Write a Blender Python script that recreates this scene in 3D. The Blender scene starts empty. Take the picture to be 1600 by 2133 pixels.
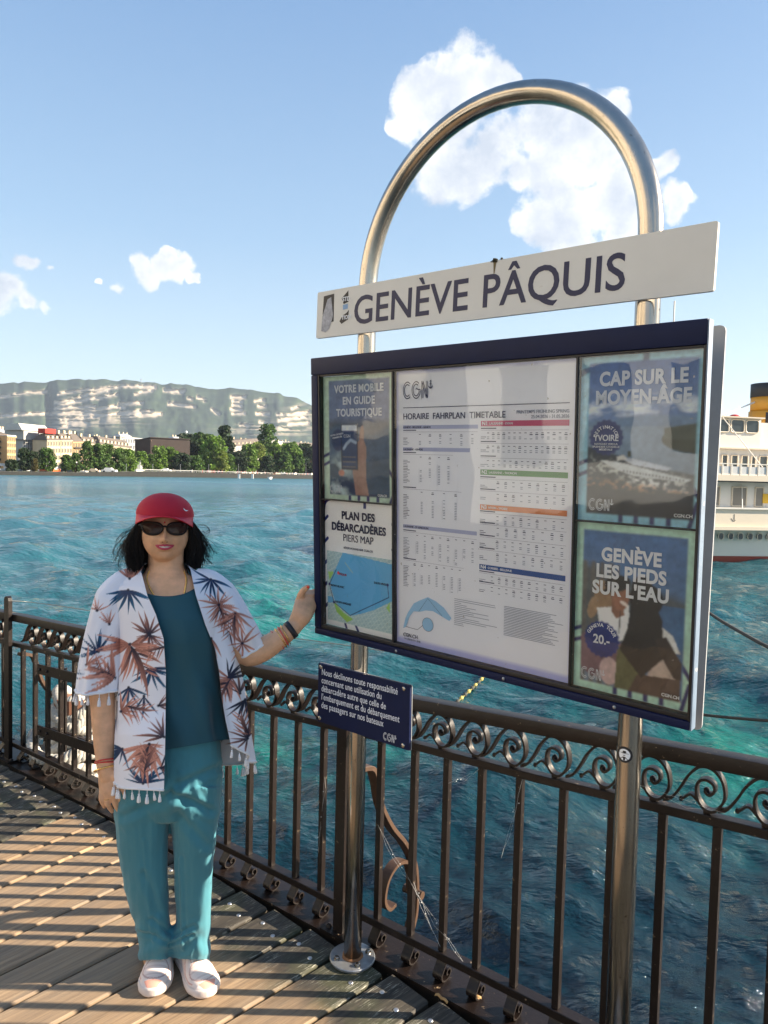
import bpy, bmesh, math, random
import numpy as np
from math import radians, sin, cos, pi, sqrt, atan2
from mathutils import Vector, Matrix, Euler
from mathutils import noise as mnoise
random.seed(7)
RNG = np.random.default_rng(11)
SC = bpy.context.scene
COL = SC.collection

# ------------------------------------------------------------------ camera
CAM_H, PITCH, ROLL, FOC = 1.68, radians(2.8), radians(1.4), 1500.0
_f = np.array([0, cos(PITCH), -sin(PITCH)])
_r0 = np.array([1.0, 0, 0]); _u0 = np.cross(_r0, _f)
_r = _r0*cos(ROLL) + _u0*sin(ROLL); _u = -_r0*sin(ROLL) + _u0*cos(ROLL)
CAMP = np.array([0, 0, CAM_H])
cam_d = bpy.data.cameras.new('camera'); cam = bpy.data.objects.new('camera', cam_d); COL.objects.link(cam)
cam.matrix_world = Matrix(((_r[0], _u[0], -_f[0], 0), (_r[1], _u[1], -_f[1], 0), (_r[2], _u[2], -_f[2], CAM_H), (0, 0, 0, 1)))
cam_d.sensor_fit = 'VERTICAL'; cam_d.sensor_height = 36.0; cam_d.lens = 36.0*FOC/2133.0
cam_d.clip_start = 0.05; cam_d.clip_end = 30000
SC.camera = cam

def ray(px, py):
    return _f + _r*(px-800)/FOC - _u*(py-1066.5)/FOC
def atY(px, py, Y):            # point of the line of sight at depth Y
    d = ray(px, py); return CAMP + d*Y/d[1]
def atZ(px, py, z=0.0):        # point of the line of sight on the level z
    d = ray(px, py); return CAMP + d*(z-CAM_H)/d[2]

# ------------------------------------------------------------------ light
SUN_EL, SUN_AZ = radians(24.5), radians(0)      # sun stands to the right (+X), over the water
sd = bpy.data.lights.new('sun', 'SUN'); sd.energy = 5.0; sd.angle = radians(0.5); sd.color = (1, 0.86, 0.68)
sun = bpy.data.objects.new('sun', sd); COL.objects.link(sun)
SDIR = Vector((cos(SUN_EL)*cos(SUN_AZ), cos(SUN_EL)*sin(SUN_AZ), sin(SUN_EL)))
sun.rotation_euler = SDIR.to_track_quat('Z', 'Y').to_euler()
SC.view_settings.view_transform = 'Standard'; SC.view_settings.look = 'None'
SC.view_settings.exposure = 1.7; SC.view_settings.gamma = 1; SC.view_settings.use_curve_mapping = False

class NT:
    """small node-tree writer"""
    def __init__(s, nt):
        s.nt = nt; nt.nodes.clear()
    def n(s, t, **k):
        x = s.nt.nodes.new(t)
        for a, b in k.items():
            if a.startswith('_'): setattr(x, a[1:], b)
            else: s.set(x.inputs[int(a[1:]) if a[0] == 'i' and a[1:].isdigit() else a.replace('_', ' ')], b)
        return x
    def set(s, inp, v):
        if isinstance(v, bpy.types.NodeSocket): s.nt.links.new(v, inp)
        elif isinstance(v, bpy.types.Node): s.nt.links.new(v.outputs[0], inp)
        else: inp.default_value = v
    def m(s, op, a, b=0.0, c=0.0, clamp=False):
        x = s.nt.nodes.new('ShaderNodeMath'); x.operation = op; x.use_clamp = clamp
        for i, v in enumerate((a, b, c)): s.set(x.inputs[i], v)
        return x.outputs[0]
    def vm(s, op, a, b=(0, 0, 0), out=0):
        x = s.nt.nodes.new('ShaderNodeVectorMath'); x.operation = op
        s.set(x.inputs[0], a); s.set(x.inputs[1], b)
        return x.outputs[out]
    def mix(s, f, a, b, mode='MIX'):
        x = s.nt.nodes.new('ShaderNodeMix'); x.data_type = 'RGBA'; x.blend_type = mode
        s.set(x.inputs[0], f); s.set(x.inputs[6], a if not isinstance(a, tuple) else (*a[:3], 1)); s.set(x.inputs[7], b if not isinstance(b, tuple) else (*b[:3], 1))
        return x.outputs[2]
    def noise(s, vec, scale, detail=4, rough=.55, dist=0.0):
        x = s.nt.nodes.new('ShaderNodeTexNoise'); s.set(x.inputs['Vector'], vec)
        x.inputs['Scale'].default_value = scale; x.inputs['Detail'].default_value = detail
        x.inputs['Roughness'].default_value = rough; x.inputs['Distortion'].default_value = dist
        return x.outputs[0]
    def ramp(s, f, *stops):
        x = s.nt.nodes.new('ShaderNodeValToRGB'); s.set(x.inputs[0], f); e = x.color_ramp.elements
        while len(e) < len(stops): e.new(.5)
        for el, (p, c) in zip(e, stops):
            el.position = p; el.color = (c, c, c, 1) if not isinstance(c, tuple) else (*c[:3], 1)
        return x.outputs[0]
    def mr(s, f, a, b, c=0.0, d=1.0, smooth=False):
        x = s.nt.nodes.new('ShaderNodeMapRange'); s.set(x.inputs[0], f)
        if smooth: x.interpolation_type = 'SMOOTHSTEP'
        for i, v in enumerate((a, b, c, d)): s.set(x.inputs[i+1], v)
        return x.outputs[0]

# world: Nishita sky with cumulus clouds standing where the photograph shows them
W = bpy.data.worlds.new('World'); SC.world = W; W.use_nodes = True
T = NT(W.node_tree)
sky = T.n('ShaderNodeTexSky', _sky_type='NISHITA', _sun_disc=False, _sun_elevation=SUN_EL, _altitude=380.0, _air_density=1.0, _dust_density=1.0, _ozone_density=1.6)
sky.sun_rotation = radians(90) - SUN_AZ
SKY_STRENGTH = 0.094
coord = T.n('ShaderNodeTexCoord').outputs['Generated']
dirn = T.vm('NORMALIZE', coord)
nz1 = T.noise(dirn, 14.0, 8, .60); nz2 = T.noise(dirn, 42.0, 8, .68)
BL = [(925,125,30),(915,160,55),(960,190,95),(1010,180,60),(1045,165,35),(880,215,70),(930,260,95),(850,250,45),(1000,330,75),(930,350,75),(1050,290,70),(985,365,50),
      (1085,360,42),(1140,350,60),(1120,270,70),(1200,270,85),(1230,330,85),(1170,380,60),(1275,225,42),(1290,380,60),(1130,460,55),(1180,440,80),(1180,490,60),
      (1250,440,65),(1300,470,70),(1300,430,60),(1410,410,40),(1375,335,32),(1405,440,28),(1435,385,16),
      (345,555,34),(375,560,30),(355,535,22),(310,562,34),(290,560,20),(408,582,12),(62,548,20),(15,602,42),(-30,610,60),(60,633,24),(90,638,18),(255,590,16),(210,580,10),(100,565,10)]
extra = [(-0.8,-.6,.35,.16),(-.5,-.85,.3,.2),(.3,-.9,.4,.18),(.9,-.3,.25,.12),(-.95,.1,.3,.1),(.55,-.7,.2,.13),(-.2,-.95,.25,.16),(.85,.35,.32,.1),(-.9,-.35,.22,.14)]
blobs = []
for (bx, by, br) in BL:
    d = ray(bx, by); blobs.append((d/np.linalg.norm(d), br/FOC*1.0/np.linalg.norm(d)))
for (a, b, c, r_) in extra:
    d = np.array([a, b, c]); blobs.append((d/np.linalg.norm(d), r_))
acc = None
warp = T.vm('ADD', dirn, T.vm('SCALE', T.vm('SUBTRACT', T.n('ShaderNodeTexNoise', Vector=dirn, Scale=20.0, Detail=6.0).outputs[1], (.5, .5, .5)), (0, 0, 0)))
warp.node.inputs[1].default_value = (0, 0, 0)
sc_ = warp.node.inputs[1].links[0].from_node; sc_.inputs['Scale'].default_value = 0.050
for d, r_ in blobs:
    dist = T.vm('DISTANCE', warp, tuple(float(q) for q in d), out=1)
    v = T.m('MULTIPLY_ADD', dist, -1.0/(1.4*float(r_)), 1.0)
    v = T.m('MAXIMUM', v, 0.0)
    acc = v if acc is None else T.m('SMOOTH_MAX', acc, v, .12)
dens = T.m('ADD', acc, T.m('MULTIPLY', T.m('SUBTRACT', nz1, .5), 1.15))
dens = T.m('ADD', dens, T.m('MULTIPLY', T.m('SUBTRACT', nz2, .5), .8))
dens = T.m('MULTIPLY', dens, T.mr(acc, .12, .27))
mask = T.mr(dens, .17, .55, 0, .97, True)
shade = T.mr(T.noise(T.vm('ADD', dirn, (-.012, 0, -.02)), 16.0, 5, .6), .35, .68)
body = T.mr(dens, .3, .9)
ccol = T.mix(T.m('MULTIPLY', shade, T.m('SUBTRACT', 1.0, T.m('MULTIPLY', body, .5))), (2.3, 2.55, 2.95), (4.7, 4.6, 4.45))
# the hazy air over the lake: the low sky is paler
sep = T.n('ShaderNodeSeparateXYZ', Vector=dirn)
grad = T.ramp(T.m('MAXIMUM', sep.outputs[2], 0.0), (0.0, (.55, .61, .63)), (.10, (.47, .575, .625)), (.30, (.27, .41, .565)), (.55, (.150, .275, .475)), (1.0, (.10, .21, .42)))
grad = T.mix(1.0, grad, (5.0, 5.0, 5.0), 'MULTIPLY'); grad.node.clamp_result = False
skyc = T.mix(.8, sky.outputs[0], grad)
bg = T.n('ShaderNodeBackground', Color=T.mix(mask, skyc, ccol), Strength=SKY_STRENGTH)
wo = T.n('ShaderNodeOutputWorld', Surface=bg)

# ------------------------------------------------------------------ helpers
MATS = {}
def mat(name, color=(.5, .5, .5), rough=.6, metal=0.0, spec=.5, var=0.0, vscale=8.0, bump=0.0, bscale=60.0, attr=None, coat=0.0, dirt=None, dscale=12., dlo=.55, dhi=.7, sheen=0.0, sss=0.0, rvar=0.0):
    """Principled material with noise colour variation, bump and optional specks of a second colour"""
    if name in MATS: return MATS[name]
    m = bpy.data.materials.new(name); m.use_nodes = True; t = NT(m.node_tree)
    co = t.n('ShaderNodeTexCoord').outputs['Object']
    c = t.n('ShaderNodeAttribute', _attribute_name=attr).outputs[0] if attr else t.n('ShaderNodeRGB').outputs[0]
    if not attr: c.default_value = (*color, 1)
    if var:
        nz = t.noise(co, vscale, 5, .6)
        c = t.mix(1.0, c, t.ramp(nz, (.25, 1-var), (.75, 1+var)), 'MULTIPLY')
        c.node.clamp_result = False
    if dirt:
        dn = t.noise(co, dscale, 7, .7)
        c = t.mix(t.mr(dn, dlo, dhi), c, dirt)
    b = t.n('ShaderNodeBsdfPrincipled', Base_Color=c, Roughness=rough, Metallic=metal)
    b.inputs['Specular IOR Level'].default_value = spec
    if rvar: t.set(b.inputs['Roughness'], t.mr(t.noise(co, vscale*2, 5, .6), .3, .7, rough-rvar, rough+rvar))
    if coat: b.inputs['Coat Weight'].default_value = coat
    if sheen: b.inputs['Sheen Weight'].default_value = sheen
    if sss:
        b.inputs['Subsurface Weight'].default_value = sss; b.inputs['Subsurface Radius'].default_value = (.012, .005, .003); b.inputs['Subsurface Scale'].default_value = 1.0
    if bump:
        bp = t.n('ShaderNodeBump', Strength=min(1.0, bump), Distance=.002, Height=t.noise(co, bscale, 6, .65)); t.set(b.inputs['Normal'], bp.outputs[0])
    t.n('ShaderNodeOutputMaterial', Surface=b.outputs[0])
    MATS[name] = m; return m

def link(name, me, parent=None, m=None, smooth=False):
    o = bpy.data.objects.new(name, me); COL.objects.link(o)
    if parent is not None: o.parent = parent
    if m is not None:
        me.materials.clear()
        for q in (m if isinstance(m, (list, tuple)) else [m]): me.materials.append(q)
    if smooth: me.shade_smooth()
    return o
def mesh(name, v, f, parent=None, m=None, smooth=False, col=None, mi=None):
    me = bpy.data.meshes.new(name)
    if isinstance(v, np.ndarray): v = v.reshape(-1, 3).astype(float).tolist()
    if isinstance(f, np.ndarray): f = f.tolist()
    me.from_pydata(v, [], f); me.update()
    if col is not None:
        a = me.color_attributes.new('Col', 'FLOAT_COLOR', 'POINT'); c = np.ones((len(me.vertices), 4)); c[:, :3] = col; a.data.foreach_set('color', c.ravel())
    o = link(name, me, parent, m, smooth)
    if mi is not None: me.polygons.foreach_set('material_index', np.asarray(mi, dtype=np.int32))
    return o
def thing(name, label=None, cat=None, loc=(0, 0, 0), rot=(0, 0, 0), group=None):
    o = bpy.data.objects.new(name, None); COL.objects.link(o); o.location = loc; o.rotation_euler = rot; o.empty_display_size = .1
    return tag(o, label, cat, group)
def tag(o, label=None, cat=None, group=None, kind=None):
    if label: o['label'] = label
    if cat: o['category'] = cat
    if group: o['group'] = group
    if kind: o['kind'] = kind
    return o

class MB:
    """collects shapes into one mesh"""
    def __init__(s): s.v = []; s.f = []; s.mi = []; s.k = 0
    def add(s, v, f):
        b = len(s.v); s.v.extend([tuple(map(float, q)) for q in v]); s.f.extend([tuple(int(i)+b for i in q) for q in f]); s.mi.extend([s.k]*len(f)); return s
    def box(s, c, d, R=None):
        c = np.array(c, float); d = np.array(d, float)/2
        v = np.array([(x, y, z) for x in (-1, 1) for y in (-1, 1) for z in (-1, 1)])*d
        if R is not None: v = v @ np.array(R).T
        s.add(v+c, [(0, 1, 3, 2), (4, 6, 7, 5), (0, 4, 5, 1), (2, 3, 7, 6), (0, 2, 6, 4), (1, 5, 7, 3)]); return s
    def hexa(s, a, b):        # two quads (4 pts each) -> solid
        s.add(list(a)+list(b), [(3, 2, 1, 0), (4, 5, 6, 7), (0, 1, 5, 4), (1, 2, 6, 5), (2, 3, 7, 6), (3, 0, 4, 7)]); return s
    def tube(s, pts, r, n=10, caps=True, sy=1.0, up=(0, 0, 1), prof=None):
        pts = np.array(pts, float); N = len(pts); r = np.broadcast_to(np.array(r, float), (N,))
        tg = np.gradient(pts, axis=0); tg /= np.linalg.norm(tg, axis=1)[:, None]+1e-12
        up = np.array(up, float)
        if prof is None: a = np.linspace(0, 2*pi, n, endpoint=False); prof = np.c_[np.cos(a), np.sin(a)*sy]
        n = len(prof); prev = None; V = []
        for i in range(N):
            if prev is None:
                x = np.cross(up, tg[i]);
                if np.linalg.norm(x) < 1e-3: x = np.cross((1, .1, 0), tg[i])
            else: x = prev-tg[i]*(prev@tg[i])
            x /= np.linalg.norm(x); prev = x; y = np.cross(tg[i], x)
            V += [pts[i]+(x*p[0]+y*p[1])*r[i] for p in prof]
        F = [(i*n+j, i*n+(j+1) % n, (i+1)*n+(j+1) % n, (i+1)*n+j) for i in range(N-1) for j in range(n)]
        if caps: F += [tuple(range(n))[::-1], tuple((N-1)*n+j for j in range(n))]
        s.add(V, F); return s
    def ribbon(s, pts, nrm, w, t):
        """flat bar along pts: half-width w along nrm, thickness t"""
        return s.tube(pts, 1.0, prof=None if False else [(-t/2, -w), (t/2, -w), (t/2, w), (-t/2, w)], up=nrm) if False else s._rib(pts, nrm, w, t)
    def _rib(s, pts, nrm, w, t):
        pts = np.array(pts, float); nrm = np.array(nrm, float); nrm /= np.linalg.norm(nrm)
        tg = np.gradient(pts, axis=0); tg /= np.linalg.norm(tg, axis=1)[:, None]+1e-12
        V = []; N = len(pts)
        for i in range(N):
            y = np.cross(nrm, tg[i]); y /= np.linalg.norm(y)+1e-12
            V += [pts[i]-nrm*w-y*t/2, pts[i]+nrm*w-y*t/2, pts[i]+nrm*w+y*t/2, pts[i]-nrm*w+y*t/2]
        F = [(i*4+j, i*4+(j+1) % 4, (i+1)*4+(j+1) % 4, (i+1)*4+j) for i in range(N-1) for j in range(4)]+[(3, 2, 1, 0), tuple((N-1)*4+j for j in range(4))]
        s.add(V, F); return s
    def sph(s, c, r, n=10, m=7, R=None):
        r = np.broadcast_to(np.array(r, float), (3,)); V = []; 
        for i in range(m+1):
            th = pi*i/m
            for j in range(n): V.append((sin(th)*cos(2*pi*j/n), sin(th)*sin(2*pi*j/n), cos(th)))
        V = np.array(V)*r
        if R is not None: V = V @ np.array(R).T
        F = [(i*n+j, (i+1)*n+j, (i+1)*n+(j+1) % n, i*n+(j+1) % n) for i in range(m) for j in range(n)]
        s.add(V+np.array(c), F); return s
    def loft(s, rings, caps=True, closed=True):
        n = len(rings[0]); V = [p for r_ in rings for p in r_]
        F = [(i*n+j, i*n+(j+1) % n, (i+1)*n+(j+1) % n, (i+1)*n+j) for i in range(len(rings)-1) for j in range(n if closed else n-1)]
        if caps and closed: F += [tuple(range(n))[::-1], tuple((len(rings)-1)*n+j for j in range(n))]
        s.add(V, F); return s
    def obj(s, name, parent=None, m=None, smooth=False):
        me = bpy.data.meshes.new(name); me.from_pydata(s.v, [], s.f); me.update()
        o = link(name, me, parent, m, smooth)
        if isinstance(m, (list, tuple)): me.polygons.foreach_set('material_index', np.array(s.mi, dtype=np.int32))
        return o
def weld(o, d=1e-5):
    bm = bmesh.new(); bm.from_mesh(o.data); bmesh.ops.remove_doubles(bm, verts=bm.verts, dist=d); bmesh.ops.recalc_face_normals(bm, faces=bm.faces); bm.to_mesh(o.data); bm.free()
def bevel(o, w, seg=2):
    bm = bmesh.new(); bm.from_mesh(o.data); bmesh.ops.recalc_face_normals(bm, faces=bm.faces)
    bmesh.ops.bevel(bm, geom=[e for e in bm.edges if len(e.link_faces) == 2 and e.calc_face_angle(0) > .6], offset=w, segments=seg, affect='EDGES', profile=.6)
    bm.to_mesh(o.data); bm.free()
    for p in o.data.polygons: p.use_smooth = True
    try: o.data.set_sharp_from_angle(angle=radians(40))
    except Exception: pass
def apply_mods(o):
    dg = bpy.context.evaluated_depsgraph_get(); me = bpy.data.meshes.new_from_object(o.evaluated_get(dg)); o.modifiers.clear(); old = o.data; o.data = me; bpy.data.meshes.remove(old)
def remesh(o, vox, smooth=4):
    md = o.modifiers.new('r', 'REMESH'); md.mode = 'VOXEL'; md.voxel_size = vox; md.use_smooth_shade = True
    if smooth:
        s2 = o.modifiers.new('s', 'SMOOTH'); s2.iterations = smooth; s2.factor = .5
    apply_mods(o)
def coords(me):
    a = np.empty(len(me.vertices)*3); me.vertices.foreach_get('co', a); return a.reshape(-1, 3)
def setco(me, a): me.vertices.foreach_set('co', a.ravel()); me.update()
def copy_tree(o, parent=None, memo=None):
    c = o.copy(); COL.objects.link(c); c.parent = parent
    for ch in list(o.children): copy_tree(ch, c)
    return c
def catmull(P, n=8):
    P = np.array(P, float); Q = np.vstack([2*P[0]-P[1], P, 2*P[-1]-P[-2]]); out = []
    for i in range(1, len(Q)-2):
        for t in np.linspace(0, 1, n, endpoint=False):
            a, b, c, d = Q[i-1:i+3]; out.append(.5*((2*b)+(-a+c)*t+(2*a-5*b+4*c-d)*t*t+(-a+3*b-3*c+d)*t**3))
    out.append(Q[-2]); return np.array(out)
def fbm(x, y, z=0.0, oct=4, s=1.0):
    """cheap vectorised value noise for arrays"""
    x = np.asarray(x, float)*s; y = np.asarray(y, float)*s; z = np.asarray(z, float)*s+np.zeros_like(x); tot = np.zeros_like(x); amp = .5
    def h(i, j, k):
        q = np.sin(i*127.1+j*311.7+k*74.7)*43758.5453; return q-np.floor(q)
    for _ in range(oct):
        i, j, k = np.floor(x), np.floor(y), np.floor(z); u, v, w = x-i, y-j, z-k
        u = u*u*(3-2*u); v = v*v*(3-2*v); w = w*w*(3-2*w); r_ = 0
        for a in (0, 1):
            for b in (0, 1):
                for c in (0, 1): r_ = r_+h(i+a, j+b, k+c)*(u if a else 1-u)*(v if b else 1-v)*(w if c else 1-w)
        tot += amp*r_; amp *= .5; x, y, z = x*2.03+17, y*2.03+5, z*2.03+9
    return tot
def text(body, parent, loc, size, m, bold=0.0, align='CENTER', sx=1.0, name='lettering', rot=(pi/2, 0, 0), ext=.0004, spacing=1.0, shear=0.0):
    cu = bpy.data.curves.new(name, 'FONT'); cu.body = body; cu.size = size; cu.align_x = align; cu.align_y = 'BOTTOM_BASELINE'
    cu.offset = bold*size; cu.extrude = ext; cu.space_character = spacing; cu.resolution_u = 4
    o = bpy.data.objects.new(name, cu); COL.objects.link(o); o.parent = parent; o.location = loc; o.rotation_euler = rot; o.scale = (sx, 1, 1)
    cu.materials.append(m); return o
# ------------------------------------------------------------------ water
WZ = -1.3
def water_mat():
    m = bpy.data.materials.new('lake_water'); m.use_nodes = True; t = NT(m.node_tree)
    geo = t.n('ShaderNodeNewGeometry').outputs['Position']
    big = t.noise(geo, .16, 4, .55, .6); mid = t.noise(geo, .9, 4, .6)
    deep = t.mix(mid, (.0003, .005, .011), (.001, .022, .034))
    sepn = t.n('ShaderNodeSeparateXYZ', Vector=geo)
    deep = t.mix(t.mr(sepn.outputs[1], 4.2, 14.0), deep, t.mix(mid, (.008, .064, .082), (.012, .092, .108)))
    green = (.004, .15, .115)
    pm = None                                  # shallows: sunlight on the pale lake bed painted in as green
    for (px, py, rr) in ((715, 1640, .8), (640, 1250, 4.5), (1570, 1560, 2.0), (560, 1285, 3.2), (780, 1290, 3.0), (560, 1560, .8)):
        c = atZ(px, py, WZ)
        v = t.mr(t.vm('DISTANCE', geo, tuple(float(q) for q in c), out=1), rr*.2, rr*1.35, 1.0, 0.0, True)
        pm = v if pm is None else t.m('MAXIMUM', pm, v)
    pm = t.m('MULTIPLY', pm, t.mr(mid, .3, .68, 0, .85))
    pm = t.m('MAXIMUM', pm, t.m('MULTIPLY', t.mr(big, .56, .72), .18))
    c = t.mix(pm, deep, green)
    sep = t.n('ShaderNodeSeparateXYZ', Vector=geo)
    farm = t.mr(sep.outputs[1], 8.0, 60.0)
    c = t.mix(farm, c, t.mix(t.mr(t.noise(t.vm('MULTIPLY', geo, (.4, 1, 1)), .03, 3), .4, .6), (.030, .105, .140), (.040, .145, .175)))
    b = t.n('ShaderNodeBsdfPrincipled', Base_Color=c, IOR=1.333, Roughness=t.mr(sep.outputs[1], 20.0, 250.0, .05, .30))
    t.set(b.inputs['Specular IOR Level'], t.mr(sep.outputs[1], 2.5, 9.0, .95, .6))
    rot = t.n('ShaderNodeVectorRotate', Vector=geo, Angle=radians(12)); g2 = t.vm('MULTIPLY', rot, (.70, 1.35, 1))
    h = t.m('ADD', t.m('MULTIPLY', t.noise(g2, 15.0, 5, .6), .034), t.m('MULTIPLY', t.noise(g2, 4.6, 3, .5), .095))
    h = t.m('ADD', h, t.m('MULTIPLY', t.noise(g2, .9, 3, .5), .15))
    bp = t.n('ShaderNodeBump', Strength=1.0, Distance=1.0, Height=h)
    t.set(b.inputs['Normal'], bp.outputs[0])
    t.n('ShaderNodeOutputMaterial', Surface=b.outputs[0]); return m
def water():
    r = [.4]
    while r[-1] < 90: r.append(r[-1]+max(.035, .0085*r[-1]))
    while r[-1] < 9000: r.append(r[-1]*1.06)
    r = np.array(r)
    a = np.concatenate([np.linspace(-180, -50, 50, endpoint=False), np.linspace(-50, 50, 300, endpoint=False), np.linspace(50, 180, 50, endpoint=False)])
    A = np.radians(90-a); RR, AA = np.meshgrid(r, A, indexing='ij')
    X = RR*np.cos(AA); Y = RR*np.sin(AA); Z = np.zeros_like(X)
    sp = np.maximum(.035, .0085*RR); fine = (np.cos(AA-pi/2) > cos(radians(50)))
    g = np.random.default_rng(3)
    for i in range(46):
        lam = .22*1.105**i*(.9+.2*g.random()); th = radians(215+g.normal()*38); k = 2*pi/lam; amp = .0185*lam**.80*(.6+.8*g.random())
        if lam > 9: break
        ph = g.random()*6.28; w = np.clip((lam/sp-2.5)/2.5, 0, 1)*fine
        q = k*(X*cos(th)+Y*sin(th))+ph+.7*np.sin(X*.9/lam*.6+ph*3)+.6*np.sin(Y*.8/lam*.7+ph)
        Z += w*amp*(1-np.abs(np.sin(q/2)))*1.3-w*amp*.45
    Z *= np.clip((140-RR)/100, 0, 1)
    n = len(a); m_ = len(r); idx = np.arange(n*m_).reshape(m_, n)
    f = np.stack([idx[:-1], np.roll(idx, -1, 1)[:-1], np.roll(idx, -1, 1)[1:], idx[1:]], -1).reshape(-1, 4)
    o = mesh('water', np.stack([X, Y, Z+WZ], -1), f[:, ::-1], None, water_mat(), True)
    tag(o, kind='structure'); return o
water()
# ------------------------------------------------------------------ deck
RK = (-0.0081583, -0.76689016, 2.51225761)
def ry(x): return RK[0]*x*x+RK[1]*x+RK[2]
def rdir(x):
    d = np.array([1.0, 2*RK[0]*x+RK[1], 0]); return d/np.linalg.norm(d)
def rail_pt(x, off=0.0, z=0.0):       # point of the railing line, off = metres towards the lake
    d = rdir(x); n = np.array([-d[1], d[0], 0]); return np.array([x, ry(x), z])+n*off

def wood_mat():
    m = bpy.data.materials.new('deck_wood'); m.use_nodes = True; t = NT(m.node_tree)
    tc = t.n('ShaderNodeTexCoord'); co = tc.outputs['Object']
    info = t.n('ShaderNodeObjectInfo'); rnd = info.outputs['Random']
    off = t.vm('ADD', co, t.n('ShaderNodeCombineXYZ', X=t.m('MULTIPLY', rnd, 37.0), Y=t.m('MULTIPLY', rnd, 11.0)))
    g = t.vm('MULTIPLY', off, (2.2, 55.0, 10.0))            # grain along local x
    gr = t.noise(g, 1.0, 6, .65, .4)
    g2 = t.noise(t.vm('MULTIPLY', off, (6, 260.0, 40)), 1.0, 4, .7)
    base = t.mix(t.mr(gr, .32, .7), (.18, .108, .056), (.44, .295, .165))
    base = t.mix(t.mr(g2, .52, .70, 0, .75), base, (.085, .05, .028))
    base = t.mix(t.mr(rnd, 0, 1, 0, .3), base, (.30, .24, .17))
    base = t.mix(t.mr(t.noise(t.vm('MULTIPLY', off, (1.2, 7, 3)), 1.0, 5, .65), .42, .70, 0, .6), base, (.17, .14, .11))
    # weathered ends, with railing shade painted in at far left: black algae film, pale worn crests of the grain
    sx = t.n('ShaderNodeSeparateXYZ', Vector=co)
    wet = t.noise(t.vm('MULTIPLY', off, (3, 9, 3)), 1.0, 4, .6)
    att = t.n('ShaderNodeAttribute', _attribute_name='wear_shade', _attribute_type='GEOMETRY').outputs['Fac']
    wmask = t.mr(t.m('ADD', att, t.m('MULTIPLY', t.m('SUBTRACT', wet, .5), .5)), .38, .62, 0, 1, True)
    dark = t.mix(t.mr(gr, .35, .65), (.018, .016, .013), (.07, .058, .042))
    dark = t.mix(t.mr(t.noise(off, 5.0, 3), .5, .68, 0, .7), dark, (.06, .065, .028))
    worn = t.noise(t.vm('MULTIPLY', off, (16, 210, 20)), 1.0, 5, .75)
    patch = t.noise(t.vm('MULTIPLY', off, (5, 14, 3)), 1.0, 3, .6)
    dark = t.mix(t.m('MULTIPLY', t.mr(worn, .54, .64), t.mr(patch, .42, .6)), dark, (.42, .40, .32))
    c = t.mix(wmask, base, dark)
    b = t.n('ShaderNodeBsdfPrincipled', Base_Color=c, Roughness=.72)
    h = t.m('ADD', t.m('MULTIPLY', gr, .6), t.m('MULTIPLY', g2, .5))
    bp = t.n('ShaderNodeBump', Strength=.8, Distance=.003, Height=h); t.set(b.inputs['Normal'], bp.outputs[0])
    t.n('ShaderNodeOutputMaterial', Surface=b.outputs[0]); return m
M_WOOD = wood_mat()
M_IRON = mat('brown_paint', (.0105, .0062, .0048), .42, 0, .35, var=.35, vscale=14, bump=.5, bscale=90, dirt=(.30, .22, .14), dscale=46, dlo=.64, dhi=.70)
M_SCREW = mat('zinc_screw', (.55, .55, .56), .35, .9, bump=.3, bscale=400)
deck = thing('deck', loc=(0, 0, 0)); tag(deck, kind='structure')
FC = np.array([-6.6, -4.0])
def plank_ray(ang):
    return np.array([cos(radians(ang)), sin(radians(ang))])
def hit_rail(ang, inset):             # where a fan line reaches the inner side of the edge beam
    d = plank_ray(ang); lo, hi = 4.0, 16.0
    for _ in range(40):
        mid = (lo+hi)/2; p = FC+d*mid
        if p[1]-ry(p[0])+inset*1.27 < 0: lo = mid
        else: hi = mid
    return lo
gaps = [54.35-1.18*i for i in range(-16, 24)]
first_wear = None
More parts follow.
